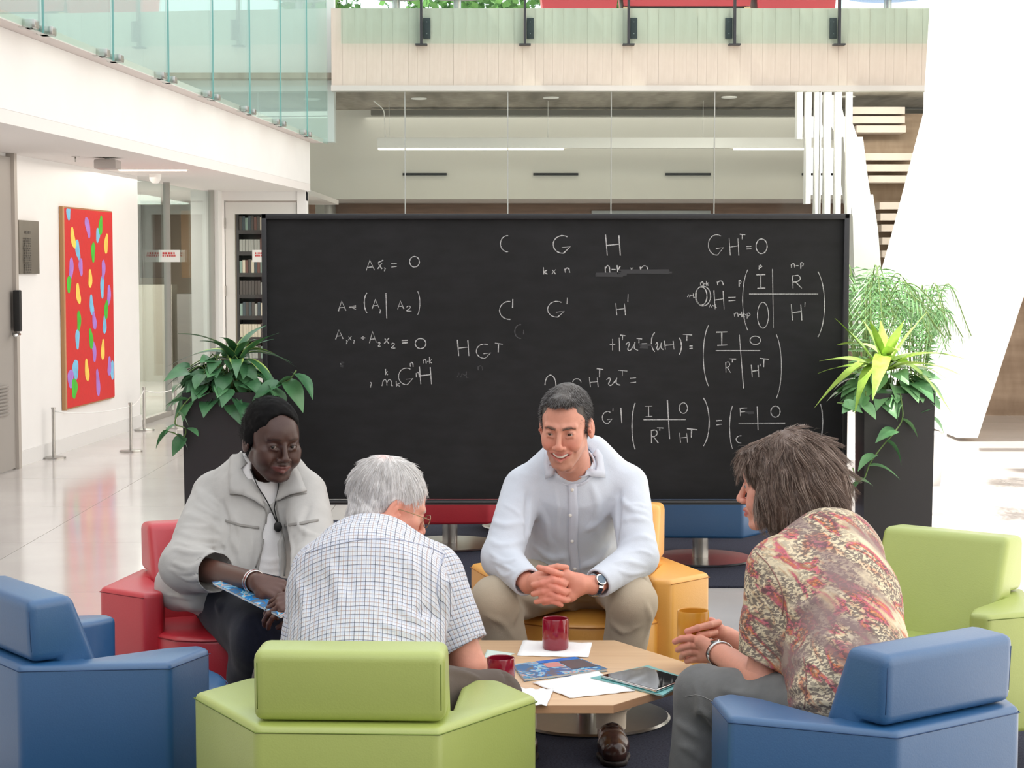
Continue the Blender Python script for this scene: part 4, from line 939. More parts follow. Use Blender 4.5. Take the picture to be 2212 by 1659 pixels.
# ================================================================ organic shapes: fields sampled on a grid, skinned with surface nets
def npv(v): return np.array([float(q) for q in v], np.float32)
def smoothpx(P): return [(q.x, q.y) for q in smoothpath([(x, y, 0) for x, y in P], 3)]
CAM = Vector((0, 0, CAMZ))
class Field:
    def __init__(s, lo, hi, h):
        s.h = h; s.lo = npv(lo); n = [int(math.ceil((hi[i] - lo[i]) / h)) + 1 for i in range(3)]
        s.ax = [s.lo[i] + h * np.arange(n[i], dtype=np.float32) for i in range(3)]
        s.a = np.full(n, 0.3, np.float32)
    def sl(s, lo, hi):
        r = []
        for i in range(3):
            i0 = max(0, int((lo[i] - s.lo[i]) / s.h)); i1 = min(len(s.ax[i]), int((hi[i] - s.lo[i]) / s.h) + 2)
            if i1 <= i0: return None
            r.append(slice(i0, i1))
        return tuple(r)
    def pts(s, r): return s.ax[0][r[0]][:, None, None], s.ax[1][r[1]][None, :, None], s.ax[2][r[2]][None, None, :]
    def comb(s, r, d, k, op):
        a = s.a[r]
        if op == 'u':
            if k <= 0: s.a[r] = np.minimum(a, d)
            else:
                h = np.maximum(k - np.abs(a - d), 0) / k; s.a[r] = np.minimum(a, d) - h * h * k * .25
        else:
            if k <= 0: s.a[r] = np.maximum(a, -d)
            else:
                h = np.maximum(k - np.abs(a + d), 0) / k; s.a[r] = np.maximum(a, -d) + h * h * k * .25
    def ell(s, c, rad, k=0.0, op='u', R=None):
        c = npv(c); m = max(rad) + k + .02 if op == 'u' else max(rad) + k + .006
        r = s.sl(c - m, c + m)
        if r is None: return
        X, Y, Z = s.pts(r); X = X - c[0]; Y = Y - c[1]; Z = Z - c[2]
        if R is not None:
            R = np.array(R, np.float32); X, Y, Z = (R[0, 0] * X + R[1, 0] * Y + R[2, 0] * Z, R[0, 1] * X + R[1, 1] * Y + R[2, 1] * Z, R[0, 2] * X + R[1, 2] * Y + R[2, 2] * Z)
        a, b, e = rad
        k0 = np.sqrt((X / a) ** 2 + (Y / b) ** 2 + (Z / e) ** 2); k1 = np.sqrt((X / a ** 2) ** 2 + (Y / b ** 2) ** 2 + (Z / e ** 2) ** 2) + 1e-9
        s.comb(r, k0 * (k0 - 1) / k1, k, op)
    def cap(s, a, b, ra, rb, k=0.0, op='u', flat=None, fr=1.0):
        """tapered capsule; flat: axis along which the section is squeezed by fr"""
        a = npv(a); b = npv(b); m = max(ra, rb) * max(1, fr if flat is not None else 1) + k + .02; r = s.sl(np.minimum(a, b) - m, np.maximum(a, b) + m)
        if r is None: return
        X, Y, Z = s.pts(r); ab = b - a; L = float(ab @ ab) + 1e-12
        t = np.clip(((X - a[0]) * ab[0] + (Y - a[1]) * ab[1] + (Z - a[2]) * ab[2]) / L, 0, 1)
        qx = X - a[0] - t * ab[0]; qy = Y - a[1] - t * ab[1]; qz = Z - a[2] - t * ab[2]; q2 = qx * qx + qy * qy + qz * qz
        if flat is not None:
            n = npv(flat); n = n / np.linalg.norm(n); w = qx * n[0] + qy * n[1] + qz * n[2]; q2 = q2 + w * w * (1 / fr ** 2 - 1)
        d = np.sqrt(q2 + 1e-12) - (ra + (rb - ra) * t)
        if flat is not None: d = d * min(max(fr, .55), 1)
        s.comb(r, d, k, op)
    def chain(s, P, R, k=0.0, flat=None, fr=1.0):
        for i in range(len(P) - 1): s.cap(P[i], P[i + 1], R[i], R[i + 1], k if i else k, 'u', flat, fr)
    def hit(s, px, py):
        o = CAM; d = (W(px, py, 5.0) - CAM).normalized(); y0 = float(s.ax[1][0]); y1 = float(s.ax[1][-1])
        for k in range(int((y1 - y0) / .004)):
            Y = y0 + .004 * k; p = o + d * ((Y - o.y) / d.y); i = [int(round((p[e] - float(s.lo[e])) / s.h)) for e in range(3)]
            if all(0 <= i[e] < s.a.shape[e] for e in range(3)) and s.a[i[0], i[1], i[2]] < 0: return p
        return None
    def fold(s, pts, amp=.008, w=.010, ka=1.8, kw=.70):
        """a fold of the cloth along a line of picture points laid on the surface"""
        q = [s.hit(x, y) for x, y in smoothpx(pts)]; q = [p for p in q if p is not None]
        keep = q[:1]
        for p in q[1:]:
            if (p - keep[-1]).length < .07: keep.append(p)
        if len(keep) > 1: s.ridge(keep, amp * ka, w * kw)
    def ridge(s, P, amp, w):
        P = [npv(p) for p in P]; P_ = np.array(P); m = w * 2.2; r = s.sl(P_.min(0) - m, P_.max(0) + m)
        if r is None: return
        X, Y, Z = s.pts(r); best = None; n = len(P) - 1
        for i in range(n):
            a, b = P[i], P[i + 1]; ab = b - a; L = float(ab @ ab) + 1e-12
            t = np.clip(((X - a[0]) * ab[0] + (Y - a[1]) * ab[1] + (Z - a[2]) * ab[2]) / L, 0, 1)
            q = (X - a[0] - t * ab[0]) ** 2 + (Y - a[1] - t * ab[1]) ** 2 + (Z - a[2] - t * ab[2]) ** 2
            g = (i + t) / n; f = np.sin(np.clip(g, .02, .98) * PI) ** .7; e = amp * np.exp(-q / (w * w)) * f
            best = e if best is None else np.maximum(best, e) if amp > 0 else np.minimum(best, e)
        s.a[r] -= best
    def plane_cut(s, p, n, k=0.0):
        """remove what lies on the side n points to"""
        p = npv(p); n = npv(n); n = n / np.linalg.norm(n); X, Y, Z = s.ax[0][:, None, None], s.ax[1][None, :, None], s.ax[2][None, None, :]
        d = (X - p[0]) * n[0] + (Y - p[1]) * n[1] + (Z - p[2]) * n[2]; r = (slice(None),) * 3
        s.comb(r, -d, k, 's')
    def local_cut(s, c, rad, p, n):
        c = npv(c); r = s.sl(c - rad, c + rad)
        if r is None: return
        p = npv(p); n = npv(n); n = n / np.linalg.norm(n); X, Y, Z = s.pts(r)
        d = (X - p[0]) * n[0] + (Y - p[1]) * n[1] + (Z - p[2]) * n[2]
        m = ((X - c[0]) ** 2 + (Y - c[1]) ** 2 + (Z - c[2]) ** 2) < rad * rad
        s.a[r] = np.where(m, np.maximum(s.a[r], d), s.a[r])
    def wobble(s, amp, freq, seed=0, axis=(1, 1, 1)):
        X, Y, Z = s.ax[0][:, None, None] * axis[0], s.ax[1][None, :, None] * axis[1], s.ax[2][None, None, :] * axis[2]
        rr = random.Random(seed); w = 0
        for i in range(3):
            f = freq * (1.0 + .7 * i); p = [rr.uniform(0, 6) for _ in range(6)]
            w = w + np.sin(f * X + p[0] + 1.3 * np.sin(f * .6 * Z + p[1])) * np.sin(f * Z * .9 + p[2] + 1.1 * np.sin(f * .7 * Y + p[3])) * np.sin(f * Y + p[4]) / (1 + .6 * i)
        s.a += (amp * w).astype(np.float32)
    def mesh(s, smooth=0):
        a = s.a; a[0], a[-1] = .3, .3; a[:, 0], a[:, -1] = .3, .3; a[:, :, 0], a[:, :, -1] = .3, .3
        ins = a < 0; c = np.zeros(tuple(q - 1 for q in a.shape), np.uint8)
        for i in (0, 1):
            for j in (0, 1):
                for k in (0, 1): c += ins[i:i + c.shape[0], j:j + c.shape[1], k:k + c.shape[2]]
        act = (c > 0) & (c < 8); idx = np.full(c.shape, -1, np.int64); ijk = np.argwhere(act); idx[act] = np.arange(len(ijk))
        pos = np.zeros((len(ijk), 3), np.float32); cnt = np.zeros(len(ijk), np.float32)
        cor = [(i, j, k) for i in (0, 1) for j in (0, 1) for k in (0, 1)]
        for p in cor:
            for ax_ in range(3):
                if p[ax_]: continue
                q = list(p); q[ax_] = 1
                va = a[ijk[:, 0] + p[0], ijk[:, 1] + p[1], ijk[:, 2] + p[2]]; vb = a[ijk[:, 0] + q[0], ijk[:, 1] + q[1], ijk[:, 2] + q[2]]
                m = (va < 0) != (vb < 0); t = np.where(m, va / np.where(m, va - vb, 1), 0)
                for e in range(3): pos[:, e] += np.where(m, p[e] + (t if e == ax_ else 0), 0)
                cnt += m
        V = (ijk + pos / cnt[:, None]) * s.h + s.lo; Q = []
        for ax_ in range(3):
            o1, o2 = [(1, 2), (2, 0), (0, 1)][ax_]
            n = a.shape; sa = [slice(None)] * 3; sb = [slice(None)] * 3; sa[ax_] = slice(0, n[ax_] - 1); sb[ax_] = slice(1, n[ax_])
            A = ins[tuple(sa)]; B = ins[tuple(sb)]; ch = A != B
            w = np.argwhere(ch); w = w[(w[:, o1] > 0) & (w[:, o2] > 0) & (w[:, o1] < n[o1] - 1) & (w[:, o2] < n[o2] - 1)]
            def cell(d1, d2):
                q = w.copy(); q[:, o1] += d1; q[:, o2] += d2; return idx[q[:, 0], q[:, 1], q[:, 2]]
            q4 = np.stack([cell(-1, -1), cell(0, -1), cell(0, 0), cell(-1, 0)], 1); fl = ~A[w[:, 0], w[:, 1], w[:, 2]]
            q4[fl] = q4[fl][:, ::-1]; Q.append(q4)
        Q = np.concatenate(Q); Q = Q[(Q >= 0).all(1)]
        V = V.astype(np.float64)
        for _ in range(smooth): V = lap(V, Q, .5)
        return V, Q
def lap(V, Q, f):
    acc = np.zeros_like(V); n = np.zeros(len(V))
    for i in range(4):
        a = Q[:, i]; b = Q[:, (i + 1) % 4]
        for e in range(3):
            acc[:, e] += np.bincount(a, V[b, e], len(V)) + np.bincount(b, V[a, e], len(V))
        n += np.bincount(a, minlength=len(V)) + np.bincount(b, minlength=len(V))
    n[n == 0] = 1; return V * (1 - f) + f * acc / n[:, None]
def vnormals(V, Q):
    n = np.cross(V[Q[:, 2]] - V[Q[:, 0]], V[Q[:, 3]] - V[Q[:, 1]]); N = np.zeros_like(V)
    for i in range(4):
        for e in range(3): N[:, e] += np.bincount(Q[:, i], n[:, e], len(V))
    return N / (np.linalg.norm(N, axis=1)[:, None] + 1e-12)
def npmesh(name, V, Q, m, parent=None, col=None, uv=None, off=None, kind=None, smooth=True):
    me = D.meshes.new(name); V = np.asarray(V, np.float64)
    if off is not None: V = V - np.array(off)
    k = Q.shape[1]
    me.vertices.add(len(V)); me.vertices.foreach_set('co', V.astype(np.float32).ravel())
    me.loops.add(Q.size); me.loops.foreach_set('vertex_index', Q.astype(np.int32).ravel())
    me.polygons.add(len(Q)); me.polygons.foreach_set('loop_start', np.arange(0, Q.size, k, dtype=np.int32)); me.polygons.foreach_set('loop_total', np.full(len(Q), k, np.int32))
    me.update(calc_edges=True); me.validate()
    if smooth: me.polygons.foreach_set('use_smooth', [True] * len(me.polygons))
    if col is not None:
        at = me.attributes.new('tone', 'FLOAT_COLOR', 'POINT'); c4 = np.ones((len(V), 4), np.float32); c4[:, :3] = col; at.data.foreach_set('color', c4.ravel())
    if uv is not None:
        at = me.attributes.new('cloth', 'FLOAT_VECTOR', 'POINT'); at.data.foreach_set('vector', np.asarray(uv, np.float32).ravel())
    return link(name, me, m, parent, kind=kind)
def joinm(parts):
    Vs = []; Qs = []; Cs = []; n = 0
    for p in parts:
        Vs.append(p[0]); Qs.append(p[1] + n); Cs.append(p[2]); n += len(p[0])
    return np.concatenate(Vs), np.concatenate(Qs), np.concatenate(Cs)
def frame(center, fwd, up, sc=1.0, sx=1.0):
    """local x = person's right, y = forward, z = up"""
    f = Vector(fwd).normalized(); x = f.cross(Vector(up)).normalized(); z = x.cross(f).normalized()
    M = Matrix(((x.x, f.x, z.x, center[0]), (x.y, f.y, z.y, center[1]), (x.z, f.z, z.z, center[2]), (0, 0, 0, 1))); return M @ Matrix.Scale(sc, 4) @ Matrix.Diagonal((sx, 1, 1, 1))
def xf(M, V):
    A = np.array(M); return V @ A[:3, :3].T + A[:3, 3]
def g2(x, y, cx, cy, rx, ry): return np.exp(-(((x - cx) / rx) ** 2 + ((y - cy) / ry) ** 2))
def l3(c): return np.array(lin(c)[:3])
# ---------------------------------------------------------------- head
def head(M, neck, skin, smile=0.0, lipc=(170, 90, 84), flush=(214, 128, 112), browc=None, fem=0.0, wide=1.0, h=.002, eyeopen=1.0, jaw=1.0, neckr=.054, nose=1.0, stub=None, old=0.0):
    """returns V,Q,col (world) ; neck = world point of the neck base"""
    f = Field((-.105, -.125, -.20), (.105, .135, .135), h)
    f.ell((0, -.014, .034), (.074, .094, .082))
    f.ell((0, .028, .004), (.063 * wide, .062, .084), .02)
    f.ell((0, .034, -.046), (.054 * wide, .050, .058), .02)
    for s in (-1, 1):
        f.cap((s * .054 * jaw, .0, -.052), (s * .026 * jaw, .062, -.098), .019, .014, .022)
        f.ell((s * .044 * wide, .058, -.020), (.022, .022, .017), .018)
        f.ell((s * (.036 + .004 * smile), .068, -.046 + .006 * smile), (.019, .017 + .002 * smile, .017), .016)
        f.cap((s * (.011 + .007 * fem), .0885 - .003 * fem, .017 + .005 * fem), (s * .045, .074, .019 + .004 * fem), .009 - .004 * fem, .007 - .002 * fem, .012)
    if fem > .5:
        f.ell((0, .062, .034), (.046, .030, .034), .02)
        for s in (-1, 1): f.ell((s * .040 * wide, .052, -.046), (.024, .026, .026), .02)
    f.ell((0, .074, -.101), (.019 * jaw, .017, .014), .02)
    f.ell((0, .074, -.066), (.028, .021, .024), .015)
    for s in (-1, 1):
        f.ell((s * .0315, .1005, .001), (.0190, .0180, .0135), .010, 's')
        f.ell((s * .0315, .0762, .0), (.0158, .0138, .0125), .004)
        f.ell((s * .0315, .0925, -.0008 - .0012 * smile), (.0138, .012, .0045 * eyeopen), .0018, 's')
        f.cap((s * .022, .0885, -.0112), (s * .040, .0815, -.0098), .0022, .0022, .007)   # lower lid bag
    f.cap((0, .0905, .006), (0, .108, -.030), .0072, .0088, .008)
    f.ell((0, .1085, -.0355), (.0112 * nose, .0105, .0095), .006)
    for s in (-1, 1):
        f.ell((s * .0128 * nose, .0985, -.0395), (.0078, .0095, .0075), .005)
        f.ell((s * .0068, .1065, -.0475), (.0036, .0052, .0034), .003, 's')
        if smile > .3 or old: f.ridge([(s * .017, .0965, -.036), (s * .030, .087, -.050), (s * (.035), .081, -.066)], -.0062 * min(1, max(smile, old)), .0048)
        if smile > .6: f.ridge([(s * .040, .076, -.046), (s * .0425, .069, -.060), (s * .039, .066, -.074)], -.0036, .0050); f.ridge([(s * .016, .088, -.0118), (s * .030, .089, -.0145), (s * .042, .081, -.0130)], -.0016, .003)
    cx = .0215 + .0105 * smile; cz = -.0665 + .0075 * smile
    for s in (-1, 1):
        f.cap((s * cx, .0835 - .003 * smile, cz), (s * .007, .0965, -.0622), .0030, .0046 - .001 * smile + .001 * fem, .004)
        f.cap((s * cx * .93, .083 - .003 * smile, cz - .001), (0, .0945, -.0735 - .004 * smile), .0034, .0056 + .0008 * fem, .004)
    f.cap((-.007, .0965, -.0622), (.007, .0965, -.0622), .0046 - .001 * smile, .0046 - .001 * smile, .004)
    if smile > .6:
        for s in (-2, -1, 0, 1, 2): f.ell((s * .0108, .0975 - .0024 * s * s, -.0690 + .0016 * s * s), (.0090, .0110, .0068 - .0010 * abs(s)), .002, 's')
    else:
        f.cap((-cx, .092, cz + .0003), (0, .102, -.0685), .0012, .0016, .0025, 's'); f.cap((cx, .092, cz + .0003), (0, .102, -.0685), .0012, .0016, .0025, 's')
    Rl = lambda s: Euler((R_(-12), R_(0), s * R_(20 - 10 * fem))).to_matrix()
    for s in (-1, 1):
        f.ell((s * .0800, -.008, -.008), (.0070, .0195, .033), .006, R=Rl(s)); f.ell((s * .0885, -.003, -.003), (.0060, .012, .021), .004, 's', R=Rl(s)); f.ell((s * .083, .010, -.013), (.004, .004, .006), .004); f.ell((s * .0835, -.004, -.003), (.003, .006, .012), .003, R=Rl(s))
    nb = np.array(M.inverted() @ Vector(neck))
    f.cap((0, -.028, -.055), (nb[0], nb[1], nb[2]), neckr, neckr + .004, .03)
    if not fem: f.ell((0 + nb[0] * .5, .022 + nb[1] * .4, -.135), (.012, .012, .014), .02)
    V, Q = f.mesh(1)
    x, y, z = V[:, 0], V[:, 1], V[:, 2]; base = l3(skin); C_ = np.tile(base, (len(V), 1))
    fr = (y > .04)
    def mixc(w, c): nonlocal C_; w = np.clip(w, 0, 1)[:, None]; C_ = C_ * (1 - w) + l3(c) * w
    mixc(.45 * fr * (g2(np.abs(x), z, .042, -.034, .02, .018) + .9 * g2(x, z, 0, -.036, .012, .012)), flush)
    mixc(.35 * g2(np.abs(x), z, .08, -.008, .012, .04), flush)
    if stub is not None: mixc(.55 * ((z < -.055) & (y > -.02)) * np.clip((-.05 - z) / .02, 0, 1) * (1 - g2(x, z, 0, -.067, .026, .010)), stub)
    lipw = fr * (y > .078) * np.clip(1.25 - ((np.abs(x) / (cx + .003)) ** 2 + ((z - (-.0690 + smile * .001 + (np.abs(x) / cx) ** 2 * .0065 * smile)) / (.0088 + .002 * smile)) ** 2), 0, 1) * 2.2
    mixc(lipw * .8, lipc)
    if browc is not None:
        bz = .0165 + .004 * fem + .0035 * np.sin(np.clip((np.abs(x) - .012) / .036, 0, 1) * PI) - .002 * (np.abs(x) > .04)
        bw = fr * (np.abs(x) > .010) * (np.abs(x) < .050) * np.exp(-((z - bz) / (.0040 - .0014 * fem)) ** 4)
        mixc(bw * .7, browc)
        mixc(.55 * fr * (g2(np.abs(x), z, .0315, .0042, .014, .0016) > .5), browc)
    mixc(.25 * fr * g2(np.abs(x), z, .024, -.008, .012, .006), tuple(int(q * .72) for q in skin))
    return xf(M, V), Q, C_
def eyes(M, parent, off, iris=(70, 48, 34), look=(0, 0), white=(196, 190, 186)):
    me_w = mat('eye_white_%d' % white[0], white, .15); mi = mat('iris_%d' % iris[0], iris, .1); mp = mat('pupil', (8, 8, 8), .05)
    for s in (-1, 1):
        c = M @ Vector((s * .0315, .0765, 0)) - Vector(off); f = (M.to_3x3() @ Vector((look[0], 1, look[1]))).normalized(); sc = M.to_scale().x
        q = f.to_track_quat('Z', 'Y').to_matrix().to_4x4()
        bm = bmesh.new(); bmesh.ops.create_uvsphere(bm, u_segments=20, v_segments=14, radius=.0122 * sc); bmesh.ops.transform(bm, matrix=Matrix.Translation(c) @ q, verts=bm.verts)
        e = bmobj('eyeball', bm, me_w, parent, True)
        for nm, r, z, m_ in (('iris', .0060, .01075, mi), ('pupil', .0028, .01175, mp)):
            bm = bmesh.new(); bmesh.ops.create_uvsphere(bm, u_segments=16, v_segments=8, radius=1); bmesh.ops.transform(bm, matrix=Matrix.Translation(c) @ q @ Matrix.Translation((0, 0, z * sc)) @ Matrix.Diagonal((r * sc, r * sc, .0022 * sc, 1)), verts=bm.verts)
            bmobj(nm, bm, m_, e, True)
def skinmat(name, rough=.45, sss=.0, spec=.4):
    m = D.materials.new(name); m.use_nodes = True; t = NT(m); at = t.n('ShaderNodeAttribute', attribute_name='tone')
    nz = t.noise(60, 4); mx = t.n('ShaderNodeMix', data_type='RGBA', blend_type='MULTIPLY'); mx.inputs[0].default_value = .25; t.l(at.outputs[0], mx.inputs[6]); t.l(t.ramp(nz.outputs[0], [(.3, (.75, .75, .75)), (.7, (1.1, 1.1, 1.1))]), mx.inputs[7])
    t.l(mx.outputs[2], t.b.inputs['Base Color']); t.b.inputs['Roughness'].default_value = rough; t.b.inputs['Specular IOR Level'].default_value = spec
    t.b.inputs['Subsurface Weight'].default_value = sss; t.b.inputs['Subsurface Radius'].default_value = (1, .35, .2); t.b.inputs['Subsurface Scale'].default_value = .006
    n2 = t.noise(420, 2); t.bump(n2.outputs[0], .12, .002); return m
# ---------------------------------------------------------------- hair
def hairmat(name, rough=.42, spec=.45):
    m = D.materials.new(name); m.use_nodes = True; t = NT(m); at = t.n('ShaderNodeAttribute', attribute_name='tone')
    t.l(at.outputs[0], t.b.inputs['Base Color']); t.b.inputs['Roughness'].default_value = rough; t.b.inputs['Specular IOR Level'].default_value = spec; return m
def strands(V, N, flow, n, length, rad, cols, seed, nseg=5, lift=.25, jit=.25, curl=0.0, wts=None, clump=0.0, nc=500):
    """V,N roots and normals; flow(P)->direction field; returns V,Q,col"""
    rg = np.random.RandomState(seed); I = rg.choice(len(V), n, p=wts); P = V[I].copy(); Nn = N[I]
    path = [P.copy()]; Ln = length * rg.uniform(.55, 1.25, n)[:, None] / nseg; J = rg.normal(0, jit, (n, 3)); lf = lift
    ph = rg.uniform(0, 6.28, n)[:, None]; ax_ = rg.normal(0, 1, (n, 3))
    for i in range(nseg):
        d = flow(path[-1], Nn); d = d / (np.linalg.norm(d, axis=1)[:, None] + 1e-9); d = d + Nn * lf * (1 - i / nseg) + J * .5 + curl * np.sin(ph + i * 1.3) * ax_; d /= np.linalg.norm(d, axis=1)[:, None] + 1e-9
        path.append(path[-1] + d * Ln)
    Pt = np.stack(path, 1)
    if clump:
        g = Pt[:nc]; R0 = Pt[:, 0]; best = np.zeros(n, np.int64)
        for c0 in range(0, n, 2000):
            dd = ((R0[c0:c0 + 2000, None, :] - g[None, :, 0, :]) ** 2).sum(2); best[c0:c0 + 2000] = dd.argmin(1)
        wt = (clump * np.linspace(0, 1, nseg + 1) ** .8)[None, :, None]; Pt = Pt * (1 - wt) + g[best] * wt
    T = np.gradient(Pt, axis=1); T /= np.linalg.norm(T, axis=2)[..., None] + 1e-9
    a = np.cross(T, Nn[:, None, :] + .01); a /= np.linalg.norm(a, axis=2)[..., None] + 1e-9; b = np.cross(T, a)
    k = nseg + 1; r = rad * (1 - .75 * np.linspace(0, 1, k))[None, :, None]; R3 = []
    for q in range(3): t_ = 2 * PI * q / 3; R3.append(Pt + a * (r * math.cos(t_)) + b * (r * math.sin(t_)))
    VV = np.stack(R3, 2).reshape(-1, 3); base = (np.arange(n) * k * 3)[:, None, None]; i_ = np.arange(nseg)[None, :, None] * 3; q_ = np.arange(3)[None, None, :]; q2 = (q_ + 1) % 3
    Q = np.stack(np.broadcast_arrays(base + i_ + q_, base + i_ + q2, base + i_ + 3 + q2, base + i_ + 3 + q_), -1).reshape(-1, 4)
    cs = np.array([l3(c) for c in cols]); ci = rg.randint(0, len(cols), n); c = cs[ci] * rg.uniform(.85, 1.15, n)[:, None]; CC_ = np.repeat(c, k * 3, 0)
    return VV, Q, CC_
# ---------------------------------------------------------------- hands
def fingers(f, root, dirs, lens, rads, k=.004):
    p = Vector(root); out = [p.copy()]
    for d, l, i in zip(dirs, lens, range(len(dirs))):
        q = p + Vector(d).normalized() * l; f.cap(p, q, rads[i], rads[i + 1], k); p = q; out.append(p.copy())
    return out
def hand_sdf(f, M, side=1, curl=(.5, .5, .55, .6), spread=.06, thumb=(.5, .6), size=1.0, tcurl=.3):
    """M: local x across the palm towards the thumb*side, y along the fingers, z out of the back of the hand; origin at the wrist"""
    def w(p): return M @ Vector((p[0] * side * size, p[1] * size, p[2] * size))
    for (x, y, r) in ((.030, .080, .0125), (.010, .085, .0125), (-.011, .082, .012), (-.030, .074, .011)):
        f.cap(w((x * .55, .012, 0)), w((x, y, .002)), .0165 * size, r * size, .010)
    f.cap(w((.012, .02, -.006)), w((.034, .045, -.010)), .018 * size, .015 * size, .012)
    f.cap(w((-.02, .02, -.006)), w((-.028, .06, -.006)), .015 * size, .012 * size, .012)
    tips = []
    for i, (x, y, L, r) in enumerate(((.030, .082, .076, .0088), (.010, .088, .084, .0090), (-.011, .084, .078, .0085), (-.030, .076, .062, .0075))):
        c = curl[i]; p = Vector((x, y, .002)); a = 0; sp = (1.5 - i) * spread
        for j, (fr_, add) in enumerate(((.45, c * .8), (.31, c * 1.1), (.24, c * .8))):
            a += add; d = Vector((math.sin(sp), math.cos(a) * math.cos(sp), -math.sin(a))); q = p + d * L * fr_
            f.cap(w(p), w(q), r * size * (1 - .07 * j), r * size * (.93 - .07 * j), .003); p = q
        tips.append(w(p))
    p = Vector((.030, .028, -.010)); ta, tb = thumb
    d = Vector((math.sin(ta) * math.cos(tb), math.cos(ta) * math.cos(tb), -math.sin(tb))); q = p + d * .036; f.cap(w(p), w(q), .0140 * size, .0115 * size, .008)
    d2 = Vector((d.x - tcurl * .8, d.y + tcurl * .3, d.z - tcurl * .3)).normalized(); r_ = q + d2 * .030; f.cap(w(q), w(r_), .0115 * size, .0098 * size, .003)
    d3 = Vector((d2.x - tcurl * .8, d2.y, d2.z - .2 * tcurl)).normalized(); f.cap(w(r_), w(r_ + d3 * .022), .0098 * size, .0085 * size, .003)
    return tips
def handframe(wrist, along, back, sc=1.0):
    y = Vector(along).normalized(); z = Vector(back); z = (z - y * z.dot(y)).normalized(); x = y.cross(z)
    M = Matrix(((x.x, y.x, z.x, wrist[0]), (x.y, y.y, z.y, wrist[1]), (x.z, y.z, z.z, wrist[2]), (0, 0, 0, 1))); return M @ Matrix.Scale(sc, 4)
def bbox(P, m):
    A = np.array([list(p) for p in P]); return A.min(0) - m, A.max(0) + m
def tintskin(V, Q, skin, flush=None, pts=(), r=.02):
    C_ = np.tile(l3(skin), (len(V), 1))
    if flush is not None:
        for p in pts:
            w = .5 * np.exp(-((V - np.array(p)) ** 2).sum(1) / r ** 2)[:, None]; C_ = C_ * (1 - w) + l3(flush) * w
    return C_
def body_core(P, skin, h=.012):
    """coarse continuous body below the clothes: P dict of joints"""
    pts = [p for p in P.values()]; lo, hi = bbox(pts, .2); f = Field(lo, hi, h)
    f.cap(P['pelvis'], P['chest'], .095, .11, .03, flat=P['fw'] if 'fw' in P else None, fr=.8)
    f.cap(P['chest'], P['neck'], .09, .05, .04)
    f.cap(P['s1'], P['s2'], .045, .045, .04)
    for s in '12':
        f.cap(P['s' + s], P['e' + s], .045, .036, .02); f.cap(P['e' + s], P['w' + s], .036, .026, .015)
        f.cap(P['h' + s], P['k' + s], .07, .05, .03); f.cap(P['k' + s], P['a' + s], .048, .034, .02); f.cap(P['a' + s], P['t' + s], .034, .026, .015)
        f.cap(P['pelvis'], P['h' + s], .09, .075, .03)
    f.cap(P['neck'], P['head'], .05, .06, .02)
    V, Q = f.mesh(2); return V, Q, np.tile(l3(skin), (len(V), 1))
def clothuv(V, axes):
    """axes: list of (a,b,r,kind,ref) ; nearest capsule gives (around, along) coordinates in metres"""
    best = np.full(len(V), 1e9); uv = np.zeros((len(V), 3))
    for ci, (a, b, r, ref) in enumerate(axes):
        a = np.array(a, float); b = np.array(b, float); ab = b - a; L = np.linalg.norm(ab); d = ab / L; t = (V - a) @ d; tc_ = np.clip(t, 0, L); q = V - a - tc_[:, None] * d
        dist = np.linalg.norm(q, axis=1) - r; ref = np.array(ref, float); u = ref - d * (ref @ d); u /= np.linalg.norm(u); w = np.cross(d, u)
        if ci == 0: c = np.stack([V @ w, t, np.full(len(V), float(ci))], 1)
        else: c = np.stack([np.arctan2(q @ w, q @ u) * r, t, np.full(len(V), float(ci))], 1)
        m = dist < best; best[m] = dist[m]; uv[m] = c[m]
    return uv
# ================================================================ people
from mathutils.bvhtree import BVHTree
def bvh(V, Q): return BVHTree.FromPolygons([tuple(v) for v in V], [tuple(int(i) for i in q) for q in Q])
def onm(T, px, py, off=.004):
    d = (W(px, py, 5.0) - CAM).normalized(); h, n, i, dist = T.ray_cast(CAM, d)
    if h is None:
        h, n, i, dist = T.find_nearest(W(px, py, onm.y)); 
    else: onm.y = h.y
    if n.dot(CAM - h) < 0: n = -n
    return h + (n * .5 - d * .5) * off
onm.y = 5.0
def patch(name, T, poly, m, parent, off0, off=.006, th=.003, cuts=2, uvax=None):
    bm = bmesh.new(); vv = [bm.verts.new((x, y, 0)) for x, y in poly]; bm.faces.new(vv)
    bmesh.ops.triangulate(bm, faces=bm.faces); bmesh.ops.subdivide_edges(bm, edges=bm.edges, cuts=cuts, use_grid_fill=True); bmesh.ops.triangulate(bm, faces=bm.faces)
    for v in bm.verts: v.co = onm(T, v.co.x, v.co.y, off) - Vector(off0)
    me = D.meshes.new(name); bmesh.ops.recalc_face_normals(bm, faces=bm.faces); bm.to_mesh(me); bm.free()
    me.polygons.foreach_set('use_smooth', [True] * len(me.polygons))
    if uvax:
        Vw = np.array([list(v.co + Vector(off0)) for v in me.vertices]); at = me.attributes.new('cloth', 'FLOAT_VECTOR', 'POINT'); at.data.foreach_set('vector', clothuv(Vw, uvax).astype(np.float32).ravel())
    o = link(name, me, m, parent); q = o.modifiers.new('t', 'SOLIDIFY'); q.thickness = th; q.offset = 0; return o
def line_on(name, T, paths, r, m, parent, off0, off=.001, seg=6, n=5):
    PP = []
    for P in paths:
        S2 = smoothpath([(x, y, 0) for x, y in P], n) if len(P) > 2 else [Vector((*P[0], 0)).lerp(Vector((*P[1], 0)), t / 6) for t in range(7)]
        PP.append([onm(T, q.x, q.y, off) - Vector(off0) for q in S2])
    for q in PP: o_ = tube(name, [q], r, m, parent, seg=seg)
    return o_
